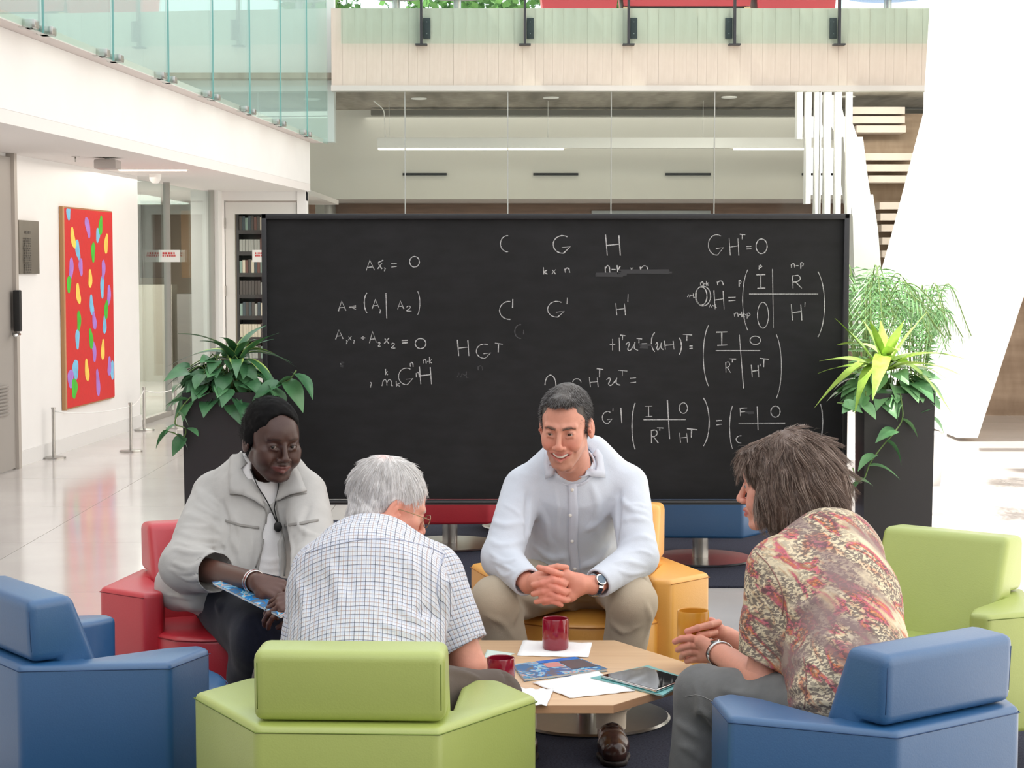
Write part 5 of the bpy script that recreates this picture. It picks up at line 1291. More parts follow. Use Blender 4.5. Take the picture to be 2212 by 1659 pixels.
def fabric(name, col, rough=.9, weave=700, var=.05, bump=.25, vs=10):
    m = mat(name, col, rough, spec=.2, var=var, vscale=vs, sheen=.15)
    t = NT(m); n1 = t.noise(weave, 2); n2 = t.noise(26, 5); mx = t.n('ShaderNodeMath', operation='MULTIPLY_ADD'); t.l(n2.outputs[0], mx.inputs[0]); mx.inputs[1].default_value = 2.0; t.l(n1.outputs[0], mx.inputs[2]); t.bump(mx.outputs[0], bump, .004)
    return m
def person(label, loc): return thing('person', label, 'person', loc)
def shoe(name, parent, off, heel, ang, m, sock=None, ms=None, L=.285, w=.047):
    d = Vector((math.cos(ang), math.sin(ang), 0)); n = Vector((-d.y, d.x, 0)); H = Vector(heel)
    f = Field(*[list(q) for q in bbox([H, H + d * L, H + Vector((0, 0, .12))], .07)], .004)
    P = [H + d * .035 + Vector((0, 0, .045)), H + d * .10 + Vector((0, 0, .048)), H + d * .17 + Vector((0, 0, .040)), H + d * .235 + Vector((0, 0, .034))]
    f.chain(P, [.038, .038, .044, .038], .02); f.cap(H + d * .04 + Vector((0, 0, .05)), H + d * .035 + Vector((0, 0, .095)), .038, .035, .02)
    f.plane_cut(H + Vector((0, 0, .016)), (0, 0, -1), .004); f.plane_cut(H + Vector((0, 0, .108)), d * -.35 + Vector((0, 0, 1)), .004)
    V, Q = f.mesh(2); o = npmesh(name, V, Q, m, parent, off=off)
    g = Field(*[list(q) for q in bbox([H, H + d * L], .06)], .005); g.chain([Vector((p.x, p.y, H.z + .012)) for p in P], [.041, .040, .047, .041], .02); g.plane_cut(H + Vector((0, 0, .018)), (0, 0, 1)); g.plane_cut(H + Vector((0, 0, .0005)), (0, 0, -1))
    V, Q = g.mesh(1); npmesh('sole', V, Q, mat('dark_sole', (36, 28, 26), .6), o)
    o.children[-1].location = -Vector(off)
    lc = [[H + d * (.105 + .018 * k) - n * .018 + Vector((0, 0, .089 - .005 * k)) - Vector(off), H + d * (.11 + .018 * k) + Vector((0, 0, .095 - .005 * k)) - Vector(off), H + d * (.105 + .018 * k) + n * .018 + Vector((0, 0, .089 - .005 * k)) - Vector(off)] for k in range(4)]
    tube('laces', lc, .0022, mat('dark_laces', (40, 26, 22), .7), o, seg=5)
    return o
# ---------------------------------------------------------------- 1. the smiling man
def smiling_man():
    off = Vector((.247, 5.95, ZR)); t = person('smiling man with short grey hair in pale blue shirt and khaki trousers, hands clasped', off)
    SK = (214, 150, 128)
    s1, s2 = W(1131, 1052, 5.72), W(1356, 1046, 5.72); e1, e2 = W(1084, 1205, 5.58), W(1380, 1202, 5.58); w1, w2 = W(1143, 1262, 5.42), W(1286, 1264, 5.42)
    k1, k2 = W(1071, 1300, 5.52), W(1366, 1302, 5.52); neck = W(1240, 1012, 5.66); chest = W(1240, 1110, 5.78)
    hc = W(1222, 919, 5.50); M = frame(hc, (-.22, -.95, -.20), (-.03, -.2, 1), 1.03, .91)
    a1, a2 = Vector((.03, 5.62, .12)), Vector((.305, 5.62, .12))
    P = dict(pelvis=Vector((.245, 5.98, .50)), chest=chest, neck=neck, s1=s1, s2=s2, e1=e1, e2=e2, w1=w1, w2=w2, h1=Vector((.15, 5.95, .48)), h2=Vector((.34, 5.95, .48)), k1=k1, k2=k2, a1=a1, a2=a2, t1=a1 + Vector((0, -.04, -.06)), t2=a2 + Vector((0, -.04, -.06)), head=hc)
    parts = [head(M, neck, SK, smile=1.25, lipc=(196, 118, 106), flush=(216, 126, 108), browc=(92, 68, 58), neckr=.054, stub=(172, 124, 106), jaw=.84, nose=1.28, eyeopen=.85)]
    parts.append(body_core(P, SK))
    # clasped hands
    lo, hi = bbox([w1, w2], .16); f = Field(lo, hi, .0022)
    pa, pb = W(1163, 1258, 5.385), W(1250, 1262, 5.385)
    f.cap(e1, w1, .036, .027, .0); f.cap(e2, w2, .036, .027, .0)
    f.cap(w1, pa, .027, .028, .012); f.cap(w2, pb, .027, .028, .012)
    f.cap(pa, W(1180, 1282, 5.38), .027, .022, .015); f.cap(pb, W(1232, 1285, 5.375), .028, .022, .015); f.cap(pb, W(1225, 1245, 5.37), .026, .02, .015); f.cap(pa, W(1182, 1240, 5.38), .024, .018, .012)
    Y0 = 5.348
    def fin(pts, r=.0098): 
        q = [W(x, y, Y0 + dy) for x, y, dy in pts]; f.chain(q, [r, r * 1.02, r * .97, r * .86][:len(q)], .003)
    fin([(1212, 1241, .012), (1196, 1236, .0), (1180, 1230, .0), (1164, 1226, .006)])            # index pointing left
    fin([(1178, 1240, .03), (1188, 1228, .022), (1204, 1224, .02), (1224, 1226, .026)], .0098)    # thumb of the other hand
    fin([(1222, 1258, .01), (1196, 1253, -.008), (1172, 1260, -.004), (1152, 1264, .010)])
    fin([(1226, 1278, .008), (1200, 1270, -.008), (1174, 1278, -.003), (1152, 1283, .010)])
    fin([(1226, 1296, .008), (1204, 1290, -.008), (1178, 1296, -.002), (1158, 1300, .010)], .0090)
    fin([(1168, 1252, .012), (1190, 1250, -.001), (1206, 1256, -.004), (1221, 1263, .004)], .0092)
    fin([(1166, 1272, .008), (1186, 1264, -.006), (1206, 1274, -.010), (1221, 1281, .002)])
    fin([(1170, 1290, .006), (1188, 1282, -.006), (1206, 1291, -.008), (1221, 1297, .003)], .0094)
    fin([(1176, 1302, .010), (1192, 1298, -.002), (1204, 1302, -.004), (1212, 1307, .004)], .0088)
    V, Q = f.mesh(0); C_ = tintskin(V, Q, (222, 150, 128)); 
    wv = np.clip((5.355 - V[:, 1]) / .02, 0, 1)[:, None] * .5; C_ = C_ * (1 - wv) + l3((232, 138, 122)) * wv
    parts.append((V, Q, C_)); V, Q, C_ = joinm(parts); skm = skinmat('fair_skin', .42)
    npmesh('body', V, Q, skm, t, col=C_, off=off)
    eyes(M, t, off, (66, 50, 40), (.12, .02))
    # teeth
    V = []; Fc = []; n = 12
    for i in range(n + 1):
        u = lerp(-1, 1, i / n); x = u * .0280; y = .0925 - .0125 * u * u; z = -.0622 + .0078 * u * u
        for dz in (0.0, -.0035, -.0080 + .0035 * u * u): V.append(M @ Vector((x, y + (.0008 if dz else 0), z + dz)) - off)
    for i in range(n):
        for j in (0, 1): a = i * 3 + j; Fc.append((a, a + 3, a + 4, a + 1))
    o = pymesh('teeth', V, Fc, mat('teeth_enamel', (240, 234, 224), .25), t, True); o.modifiers.new('s', 'SOLIDIFY').thickness = .003
    # hair
    f = Field((-.11, -.13, -.08), (.11, .12, .15), .0025)
    f.ell((0, -.016, .036), (.0775, .0985, .0845)); f.ell((0, .062, .080), (.040, .028, .026), .02); f.ell((0, -.06, -.03), (.058, .036, .04), .02)
    f.ell((0, .078, -.004), (.059, .062, .086), .008, 's'); f.ell((0, .13, .0), (.1, .07, .072), .01, 's')
    for s in (-1, 1):
        f.ell((s * .046, .084, .078), (.022, .03, .024), .01, 's'); f.ell((s * .088, .0, -.012), (.022, .024, .034), .004, 's'); f.ell((s * .06, .03, -.06), (.05, .05, .05), .01, 's')
    f.plane_cut((0, 0, -.062), (0, 0, -1), .01); f.wobble(.0010, 160, 3); V, Q = f.mesh(1); N = vnormals(V, Q); base = l3((70, 64, 60))
    sv, sq, sc_ = strands(V, N, lambda p, n: np.stack([p[:, 0] * .6, .03 + 0 * p[:, 0], -.02 + .0 * p[:, 2]], 1) - n * .01, 22000, .0115, .00048, [(66, 60, 57), (96, 92, 90), (132, 130, 130), (50, 44, 42), (160, 158, 158)], 3, 4, .3, .35, wts=(lambda w_: w_ / w_.sum())(1.0 - .995 * ((V[:, 1] > .028) & (V[:, 2] < .072))))
    C_ = np.tile(base, (len(V), 1)); V2, Q2, C2 = joinm([(V, Q, C_), (sv, sq, sc_)]); npmesh('hair', xf(M, V2), Q2, hairmat('grey_short_hair'), t, col=C2, off=off)
    # eyebrows with hairs
    f = Field((-.06, .05, .0), (.06, .11, .04), .0016)
    for s in (-1, 1): f.chain([Vector((s * .013, .0965, .0145)), Vector((s * .026, .0935, .0175)), Vector((s * .040, .0845, .0180)), Vector((s * .049, .0735, .0135))], [.0020, .0028, .0022, .0012], .002)
    V, Q = f.mesh(1); npmesh('eyebrows', xf(M, V), Q, mat('brown_brow', (84, 64, 54), .8), t, off=off)
    # shirt
    Msh = fabric('pale_blue_cotton', (212, 219, 231), .85, var=.03)
    lo, hi = bbox([s1, s2, e1, e2, w1, w2, chest, P['pelvis']], .17); f = Field(lo, hi, .0042)
    fl = (0, -1, -.35)
    f.cap(W(1236, 1278, 5.93), W(1240, 1180, 5.86), .150, .152, .02, flat=fl, fr=.80); f.cap(W(1240, 1180, 5.86), W(1241, 1085, 5.76), .152, .150, .03, flat=fl, fr=.78)
    f.cap(s1.lerp(s2, .12), s2.lerp(s1, .12), .062, .062, .06); f.cap(W(1241, 1040, 5.70), neck, .10, .066, .05); f.cap(s1 + Vector((.02, 0, .01)), W(1205, 985, 5.70), .055, .05, .03); f.cap(s2 + Vector((-.02, 0, .01)), W(1282, 975, 5.72), .055, .05, .03)
    f.cap(s1, e1, .064, .060, .02); f.cap(s2, e2, .064, .060, .02); f.cap(e1, w1.lerp(e1, .08), .058, .043, .02); f.cap(e2, w2.lerp(e2, .08), .058, .043, .02)
    f.wobble(.0022, 17, 5); f.wobble(.0007, 60, 15)
    # folds: elbows, armpits, belly
    for P_, am, ww in [([(1052, 1120), (1090, 1135), (1130, 1128)], .008, .012), ([(1048, 1160), (1085, 1180), (1135, 1165)], .009, .012), ([(1060, 1195), (1090, 1215), (1128, 1205)], .008, .010),
        ([(1070, 1225), (1092, 1245), (1122, 1230)], .006, .009), ([(1338, 1075), (1365, 1100), (1398, 1108)], .007, .012), ([(1345, 1125), (1375, 1120), (1412, 1128)], .009, .012), ([(1345, 1175), (1385, 1160), (1416, 1170)], .008, .011), ([(1300, 1225), (1345, 1212), (1395, 1222)], .007, .010),
        ([(1140, 1060), (1138, 1120), (1136, 1180)], -.012, .010), ([(1338, 1060), (1336, 1120), (1332, 1180)], -.012, .010), ([(1090, 1090), (1120, 1110), (1136, 1140)], .006, .008), ([(1060, 1210), (1095, 1225), (1125, 1245)], .006, .007), ([(1140, 1150), (1160, 1165), (1190, 1170)], .006, .008), ([(1200, 1050), (1205, 1110), (1200, 1160)], .004, .008), ([(1330, 1230), (1360, 1240), (1395, 1235)], .006, .008), ([(1350, 1195), (1385, 1190), (1412, 1200)], .006, .007), ([(1345, 1095), (1370, 1090), (1400, 1095)], .005, .007), ([(1170, 1235), (1200, 1225), (1230, 1232)], .006, .008), ([(1260, 1245), (1290, 1228), (1315, 1215)], .006, .008), ([(1155, 1180), (1190, 1205), (1225, 1200)], .008, .014), ([(1320, 1175), (1290, 1210), (1255, 1225)], .009, .014),
        ([(1150, 1215), (1200, 1240), (1250, 1250)], .008, .012), ([(1260, 1150), (1300, 1120), (1330, 1080)], .006, .014), ([(1165, 1090), (1180, 1130), (1185, 1180)], .005, .016), ([(1275, 1040), (1290, 1090), (1285, 1150)], .005, .016)]: f.fold(P_, am, ww)
    for w_, e_ in ((w1, e1), (w2, e2)):
        d = (w_ - e_).normalized(); c = w_ - d * .012; f.cap(c - d * .045, c - d * .01, .047, .046, .004); f.local_cut(c, .085, c, d); f.cap(c - d * .02, c + d * .03, .037, .037, 0, 's')
    f.cap(neck + Vector((0, .02, .02)), W(1230, 985, 5.60), .060, .064, .01, 's'); f.cap(W(1236, 1024, 5.60), W(1233, 1000, 5.50), .022, .045, .01, 's'); f.cap(W(1238, 1036, 5.59), W(1234, 1015, 5.50), .010, .03, .004, 's')
    f.plane_cut(Vector((0, 0, .46)), (0, 0, -1), .01)
    V, Q = f.mesh(1); npmesh('shirt', V, Q, Msh, t, off=off); T = bvh(V, Q)
    Mco = fabric('pale_blue_collar', (216, 221, 234), .85, var=.01)
    g = Field(*bbox([neck], .14), .0035); nd = (W(1226, 968, 5.52) - neck).normalized(); n0 = neck - nd * .004; g.cap(n0 - nd * .02, n0 + nd * .030, .076, .068, 0); g.cap(n0 - nd * .06, n0 + nd * .08, .0625, .0615, 0, 's'); g.local_cut(n0, .14, n0 + nd * .030, nd); g.local_cut(n0, .14, n0 - nd * .014, -nd)
    g.cap(W(1236, 1035, 5.62), W(1234, 985, 5.46), .016, .034, .004, 's'); cv, cq = g.mesh(2); npmesh('collar_stand', cv, cq, Mco, t, off=off)
    patch('collar_leaf', T, [(1180, 972), (1192, 985), (1208, 1008), (1226, 1030), (1206, 1022), (1180, 1036), (1176, 1005)], Mco, t, off, .012)
    patch('collar_leaf', T, [(1288, 968), (1300, 985), (1306, 1034), (1268, 1026), (1252, 1032), (1264, 1010), (1278, 990)], Mco, t, off, .014)
    patch('button_placket', T, [(1228, 1045), (1245, 1045), (1249, 1110), (1247, 1180), (1254, 1250), (1236, 1250), (1228, 1180), (1228, 1110)], Mco, t, off, .003, .0015)
    for q in ((1236, 1058), (1232, 1112), (1236, 1168), (1242, 1228)):
        c = onm(T, *q, .005) - off; bm = bmesh.new(); bmesh.ops.create_uvsphere(bm, u_segments=14, v_segments=8, radius=.0055); bmesh.ops.transform(bm, matrix=Matrix.Translation(c) @ Matrix.Diagonal((1, .45, 1, 1)), verts=bm.verts); bmobj('button', bm, mat('pearl_button', (232, 228, 220), .25), t, True)
    # trousers
    Mtr = fabric('khaki_cotton', (186, 172, 152), .9, var=.05)
    lo, hi = bbox([k1, k2, a1, a2, P['pelvis']], .13); f = Field(lo, hi, .006)
    f.cap(P['h1'], k1, .10, .074, .03); f.cap(P['h2'], k2, .10, .074, .03); f.cap(P['pelvis'] + Vector((-.06, 0, -.02)), P['pelvis'] + Vector((.07, 0, -.02)), .11, .11, .04)
    f.cap(k1, a1, .072, .058, .02); f.cap(k2, a2, .072, .058, .02); f.wobble(.003, 15, 8)
    for P_, am, ww in [([(1120, 1290), (1150, 1330), (1128, 1370)], -.012, .014), ([(1098, 1275), (1118, 1310), (1105, 1350)], .009, .012), ([(1145, 1290), (1175, 1310), (1220, 1305)], .010, .014), ([(1230, 1310), (1270, 1335), (1310, 1345)], .012, .014),
        ([(1245, 1290), (1290, 1300), (1335, 1320)], .010, .012), ([(1320, 1340), (1345, 1365), (1385, 1350)], .008, .010), ([(1050, 1330), (1085, 1345), (1110, 1380)], .008, .012), ([(1330, 1290), (1318, 1330), (1322, 1370)], .009, .010), ([(1395, 1300), (1405, 1340), (1392, 1380)], .008, .010)]: f.fold(P_, am, ww)
    for k_, a_ in ((k1, a1), (k2, a2)): f.local_cut(a_, .10, a_ + Vector((0, 0, .015)), (0, 0, -1))
    f.plane_cut(Vector((0, 0, SEATZ + ZR - .004)), (0, 0, -1), .0) if False else None
    V, Q = f.mesh(1); npmesh('trousers', V, Q, Mtr, t, off=off)
    Msock = fabric('beige_sock', (206, 192, 174), .95)
    Mshoe = mat('dark_brown_leather', (62, 38, 32), .22, var=.1, vscale=20)
    for a_ in (a1, a2):
        lathe('sock', [(.046, -.045), (.047, 0), (.051, .012), (.048, .022), (.052, .034), (.048, .05), (.050, .06)], Msock, t, seg=20, loc=tuple(a_ - off + Vector((0, 0, .0))))
        shoe('shoe', t, off, (a_.x, a_.y + .045, ZR), -PI / 2, Mshoe)
    # wrist watch
    d = (pb - w2).normalized(); c = w2.lerp(pb, .05) - off; q = d.to_track_quat('Z', 'Y').to_matrix().to_4x4()
    bm = bmesh.new(); 
    for k in range(20):
        a = 2 * PI * k / 20; R4 = Matrix.Translation(c) @ q @ Matrix.Rotation(a, 4, 'Z'); g = bmesh.ops.create_cube(bm, size=1); bmesh.ops.transform(bm, matrix=R4 @ Matrix.Translation((.0315, 0, 0)) @ Matrix.Diagonal((.004, .0088, .016, 1)), verts=g['verts'])
    wt = bmobj('watch_bracelet', bm, M_chrome, t); nd = (CAM - w2).normalized(); nd = (nd + Vector((.25, 0, .55))).normalized(); nd = (nd - d * nd.dot(d)).normalized(); q2 = nd.to_track_quat('Z', 'Y').to_matrix().to_4x4(); cc = c + nd * .032
    for nm, r, z0, z1, m_ in (('watch_case', .0175, -.004, .005, M_chrome), ('watch_dial', .0135, .005, .006, mat('blue_grey_dial', (88, 110, 130), .2))):
        o = lathe(nm, [(0, z0), (r, z0), (r, z1), (0, z1)], m_, wt, seg=28); o.data.transform(Matrix.Translation(cc) @ q2)
# ---------------------------------------------------------------- 2. the woman in the grey jacket
def jacket_woman():
    off = Vector((-.86, 5.75, ZR)); t = person('woman with black hair tied back in pale grey jacket and navy skirt on red armchair', off); SK = (68, 43, 36)
    s1, s2 = W(462, 1068, 5.74), W(660, 1068, 5.64); e1, e2 = W(405, 1222, 5.50), W(682, 1205, 5.42); w1, w2 = W(556, 1258, 5.16), W(662, 1290, 5.06)
    neck = W(572, 1025, 5.69); chest = W(568, 1120, 5.72); hc = W(588, 950, 5.58); M = frame(hc, (.50, -.85, -.16), (.10, -.1, 1), 1.0)
    pel = Vector((-.84, 5.78, .50)); k1 = W(585, 1372, 5.20); k2 = W(640, 1372, 5.28); a1 = Vector((-.70, 5.42, .12)); a2 = Vector((-.52, 5.40, .12))
    P = dict(pelvis=pel, chest=chest, neck=neck, s1=s1, s2=s2, e1=e1, e2=e2, w1=w1, w2=w2, h1=pel + Vector((-.04, -.03, -.01)), h2=pel + Vector((.12, -.03, -.01)), k1=k1, k2=k2, a1=a1, a2=a2, t1=a1 + Vector((.03, -.12, -.07)), t2=a2 + Vector((.03, -.12, -.07)), head=hc)
    parts = [head(M, neck, SK, smile=.6, lipc=(104, 58, 54), flush=(80, 48, 40), browc=(34, 24, 22), fem=1.0, neckr=.047, wide=1.10, nose=1.25, eyeopen=.84, jaw=.95), body_core(P, SK)]
    # right forearm + hand resting on the magazine
    lo, hi = bbox([e1, w1, w2], .13); f = Field(lo, hi, .003); f.cap(e1, w1, .040, .027, .0)
    Mh = handframe(w1, W(640, 1290, 5.10) - w1, (0, -.6, .8)); hand_sdf(f, Mh, 1, (.35, .4, .45, .5), .04, (.5, .7), .95)
    f.cap(e2, w2, .038, .026, 0); Mh2 = handframe(w2, W(612, 1304, 5.04) - w2, (.2, -.5, .8)); hand_sdf(f, Mh2, -1, (.5, .55, .6, .6), .04, (.3, .5), .93)
    V, Q = f.mesh(0); C_ = tintskin(V, Q, (88, 56, 46)); parts.append((V, Q, C_))
    V, Q, C_ = joinm(parts); npmesh('body', V, Q, skinmat('dark_skin', .38, spec=.5), t, col=C_, off=off); eyes(M, t, off, (30, 20, 17), (.35, .05), (150, 140, 134))
    f = Field((-.11, -.16, -.10), (.11, .12, .15), .003); f.ell((0, -.018, .042), (.0805, .102, .088)); f.ell((0, -.094, -.005), (.060, .044, .055), .03); f.ell((0, -.05, -.045), (.062, .045, .04), .02)
    f.ell((0, .085, -.002), (.070, .064, .100), .012, 's'); f.ell((0, .14, .004), (.11, .085, .096), .01, 's')
    for s in (-1, 1): f.ell((s * .074, -.012, .006), (.014, .034, .034), .012); f.ell((s * .09, .010, -.036), (.022, .020, .024), .004, 's'); f.ell((s * .06, .035, -.07), (.05, .055, .06), .01, 's')
    f.wobble(.0018, 95, 2); V, Q = f.mesh(1); N = vnormals(V, Q)
    sv, sq, sc_ = strands(V, N, lambda p, n: np.stack([-p[:, 0] * .5, -.1 - 0 * p[:, 0], -.4 * (p[:, 2] + .0)], 1), 7000, .022, .0005, [(8, 7, 8), (14, 12, 13), (11, 10, 10), (22, 20, 21)], 5, 4, .3, .3)
    V2, Q2, C2 = joinm([(V, Q, np.tile(l3((10, 9, 10)), (len(V), 1))), (sv, sq, sc_)]); npmesh('hair', xf(M, V2), Q2, hairmat('black_hair', .7, .12), t, col=C2, off=off)
    # white tee
    Mtee = fabric('white_jersey', (244, 242, 242), .9, var=.01); lo, hi = bbox([chest, pel, neck], .2); f = Field(lo, hi, .006); fl = (.35, -1, -.2)
    f.cap(W(530, 1270, 5.62), W(566, 1120, 5.70), .158, .154, .02, flat=fl, fr=.80); f.cap(chest, W(572, 1058, 5.69), .152, .130, .04, flat=fl, fr=.84); f.cap(s1.lerp(s2, .33), s2.lerp(s1, .33), .056, .054, .06); f.cap(W(570, 1045, 5.69), neck, .080, .050, .04); f.cap(neck, hc, .05, .05, .006, 's'); f.cap(neck + Vector((.01, -.03, .0)), neck + Vector((.02, -.08, .03)), .045, .05, .006, 's'); f.wobble(.003, 22, 4)
    for yy in (1205, 1222, 1240): f.fold([(555, yy), (585, yy + 8), (615, yy - 2)], .006, .010)
    V, Q = f.mesh(2); npmesh('white_top', V, Q, Mtee, t, off=off); Tt = bvh(V, Q)
    # jacket
    Mj = fabric('pale_grey_linen', (186, 184, 181), .88, var=.05, vs=18); lo, hi = bbox([s1, s2, e1, e2, w1, pel, W(350, 1300, 5.6)], .12); f = Field(lo, hi, .0045)
    f.cap(W(530, 1270, 5.62), W(566, 1120, 5.70), .172, .168, .02, flat=fl, fr=.80); f.cap(chest, W(570, 1062, 5.70), .166, .13, .04, flat=fl, fr=.8); f.cap(s1.lerp(s2, .1), s2.lerp(s1, .1), .070, .068, .06); f.cap(W(568, 1045, 5.70), neck, .09, .070, .04); f.cap(s1, W(538, 1000, 5.70), .055, .05, .03); f.cap(s2, W(618, 1005, 5.70), .05, .045, .03)
    f.cap(s1, e1, .072, .074, .02); f.cap(e1, e1.lerp(w1, .40), .078, .062, .03); f.cap(s2, e2, .070, .066, .02); f.cap(e2, e2.lerp(w2, .5), .07, .06, .02)
    f.cap(W(392, 1262, 5.62), W(500, 1262, 5.60), .075, .08, .04, flat=(0, -1, 0), fr=.8); f.cap(W(385, 1280, 5.60), W(425, 1296, 5.50), .05, .03, .03, flat=(0, -1, .2), fr=.7)
    f.wobble(.004, 13, 11); f.wobble(.0012, 45, 12)
    for P_, am, ww in [([(480, 1085), (492, 1130), (488, 1180)], -.008, .010), ([(478, 1180), (486, 1210), (482, 1235)], -.012, .010), ([(430, 1060), (455, 1080), (478, 1095)], .007, .009), ([(420, 1090), (445, 1105), (475, 1120)], .007, .008), ([(395, 1135), (430, 1140), (470, 1135)], .008, .009), ([(380, 1170), (420, 1182), (470, 1178)], .009, .008), ([(365, 1230), (400, 1238), (440, 1230)], .008, .008), ([(352, 1260), (390, 1268), (430, 1262)], .009, .010), ([(360, 1285), (400, 1290), (440, 1295)], .007, .008), ([(505, 1110), (520, 1150), (515, 1200)], .006, .010), ([(540, 1140), (545, 1180), (535, 1230)], .005, .010), ([(625, 1150), (632, 1190), (628, 1240)], .006, .010), ([(400, 1110), (440, 1125), (478, 1150)], .009, .014), ([(385, 1150), (430, 1165), (475, 1165)], .010, .012), ([(375, 1185), (420, 1195), (470, 1190)], .012, .012), ([(372, 1215), (410, 1228), (450, 1212)], .011, .010),
        ([(380, 1240), (412, 1252), (448, 1240)], .009, .009), ([(415, 1040), (440, 1080), (470, 1110)], .007, .014), ([(640, 1120), (660, 1150), (690, 1160)], .009, .012), ([(500, 1160), (520, 1200), (530, 1240)], .007, .016), ([(670, 1090), (655, 1130), (650, 1190)], -.006, .012)]: f.fold(P_, am, ww)
    d = (w1 - e1).normalized(); cpt = e1.lerp(w1, .42); f.local_cut(cpt, .11, cpt, d); f.cap(cpt - d * .03, cpt + d * .04, .055, .058, 0, 's')
    f.chain([W(590, 1000, 5.55), W(592, 1055, 5.56), W(587, 1105, 5.54), W(588, 1160, 5.54), W(584, 1260, 5.50)], [.050, .030, .018, .030, .040], .0) if False else None
    for A, B, ra, rb in ((W(575, 985, 5.6), W(580, 1050, 5.52), .055, .034), (W(572, 1020, 5.54), W(584, 1085, 5.52), .050, .026), (W(580, 1050, 5.52), W(586, 1100, 5.50), .034, .020), (W(586, 1100, 5.5), W(592, 1165, 5.5), .020, .034), (W(592, 1165, 5.5), W(584, 1290, 5.46), .034, .046)):
        f.cap(A, B, ra, rb, .004, 's', flat=(-.2, 1, .1), fr=3.6)
    f.cap(neck, hc, .062, .065, .01, 's'); f.plane_cut(Vector((0, 0, .43)), (0, 0, -1), .02)
    V, Q = f.mesh(1); npmesh('jacket', V, Q, Mj, t, off=off); Tj = bvh(V, Q)
    Mjc = fabric('pale_grey_linen_collar', (190, 188, 185), .88, var=.03)
    patch('collar_leaf', Tj, [(519, 972), (500, 992), (497, 1030), (499, 1067), (525, 1070), (550, 1082), (572, 1098), (560, 1065), (540, 1022), (528, 993)], Mjc, t, off, .014, .004)
    patch('collar_leaf', Tj, [(612, 1030), (634, 1003), (650, 1030), (663, 1064), (630, 1070), (597, 1083), (604, 1055)], Mjc, t, off, .014, .004)
    Msm = fabric('jacket_seam', (150, 147, 143), .9)
    line_on('seam', Tj, [[(497, 1068), (530, 1072), (552, 1083), (573, 1100), (574, 1130), (566, 1180), (552, 1226)], [(596, 1083), (602, 1120), (612, 1160), (617, 1210), (614, 1244)], [(600, 1082), (630, 1072), (662, 1066)]], .0022, Msm, t, off, .002)
    patch('pocket_flap_trim', Tj, [(487, 1122), (520, 1132), (560, 1138), (560, 1143), (518, 1137), (487, 1127)], Msm, t, off, .003, .001)
    patch('pocket_flap_trim', Tj, [(614, 1132), (650, 1128), (688, 1121), (688, 1126), (650, 1134), (614, 1138)], Msm, t, off, .003, .001)
    # cord with pendant
    line_on('necklace_cord', Tt, [[(540, 1015), (556, 1048), (578, 1085), (592, 1118), (598, 1130)], [(601, 1022), (599, 1060), (594, 1085), (592, 1100), (598, 1128)]], .0018, M_black, t, off, .012)
    c = onm(Tt, 598, 1138, .016) - off; bm = bmesh.new(); bmesh.ops.create_uvsphere(bm, u_segments=16, v_segments=10, radius=.016); bmesh.ops.transform(bm, matrix=Matrix.Translation(c) @ Matrix.Diagonal((.8, .35, 1.0, 1)), verts=bm.verts); bmobj('pendant', bm, M_black, t, True)
    # skirt
    Mk = fabric('navy_cotton', (20, 23, 38), .9, var=.12); lo, hi = bbox([pel, k1, k2, a1 + Vector((0, 0, .12)), a2], .17); f = Field(lo, hi, .007)
    f.cap(pel + Vector((-.06, .0, -.03)), k1 + Vector((-.02, 0, 0)), .12, .075, .04); f.cap(pel + Vector((.06, 0, -.03)), k2, .12, .075, .04); f.cap(pel, pel + Vector((.05, -.1, -.02)), .14, .13, .04)
    f.cap(k1 + Vector((-.03, .03, -.03)), Vector((-.72, 5.36, .27)), .085, .095, .04); f.cap(k2, Vector((-.58, 5.36, .30)), .08, .09, .04); f.cap(k1 + Vector((.02, .03, -.02)), k2 + Vector((0, .0, -.03)), .078, .085, .05); f.cap(Vector((-.74, 5.36, .30)), Vector((-.56, 5.34, .30)), .09, .09, .05); f.cap(pel + Vector((.02, -.2, -.02)), Vector((-.68, 5.36, .36)), .12, .12, .05); f.wobble(.005, 11, 6)
    for P_, am, ww in [([(470, 1300), (500, 1360), (530, 1430)], .014, .018), ([(400, 1330), (450, 1380), (510, 1440)], .012, .02), ([(540, 1330), (560, 1380), (575, 1430)], -.014, .014), ([(400, 1300), (450, 1310), (500, 1320)], .010, .016)]: f.fold(P_, am, ww)
    f.plane_cut(Vector((0, 0, .245)), (.25, -.1, -1), .006); V, Q = f.mesh(1); npmesh('skirt', V, Q, Mk, t, off=off)
    for a_ in (a1, a2): shoe('shoe', t, off, (a_.x - .01, a_.y + .045, ZR), R_(-72), mat('black_leather', (24, 22, 22), .3), L=.25)
    # bracelet
    c = w1 + (e1 - w1).normalized() * .02 - off; q = (w1 - e1).normalized().to_track_quat('Z', 'Y').to_matrix().to_4x4()
    for k, (dz, m_) in enumerate(((-.006, M_chrome), (0, mat('red_beads', (150, 70, 62), .4)), (.006, M_chrome))):
        pth = [[c + q.to_3x3() @ Vector((.031 * math.cos(a), .031 * math.sin(a), dz)) for a in [2 * PI * i / 24 for i in range(25)]]]; tube('bracelet', pth, .0028, m_, t, seg=7)
    return t
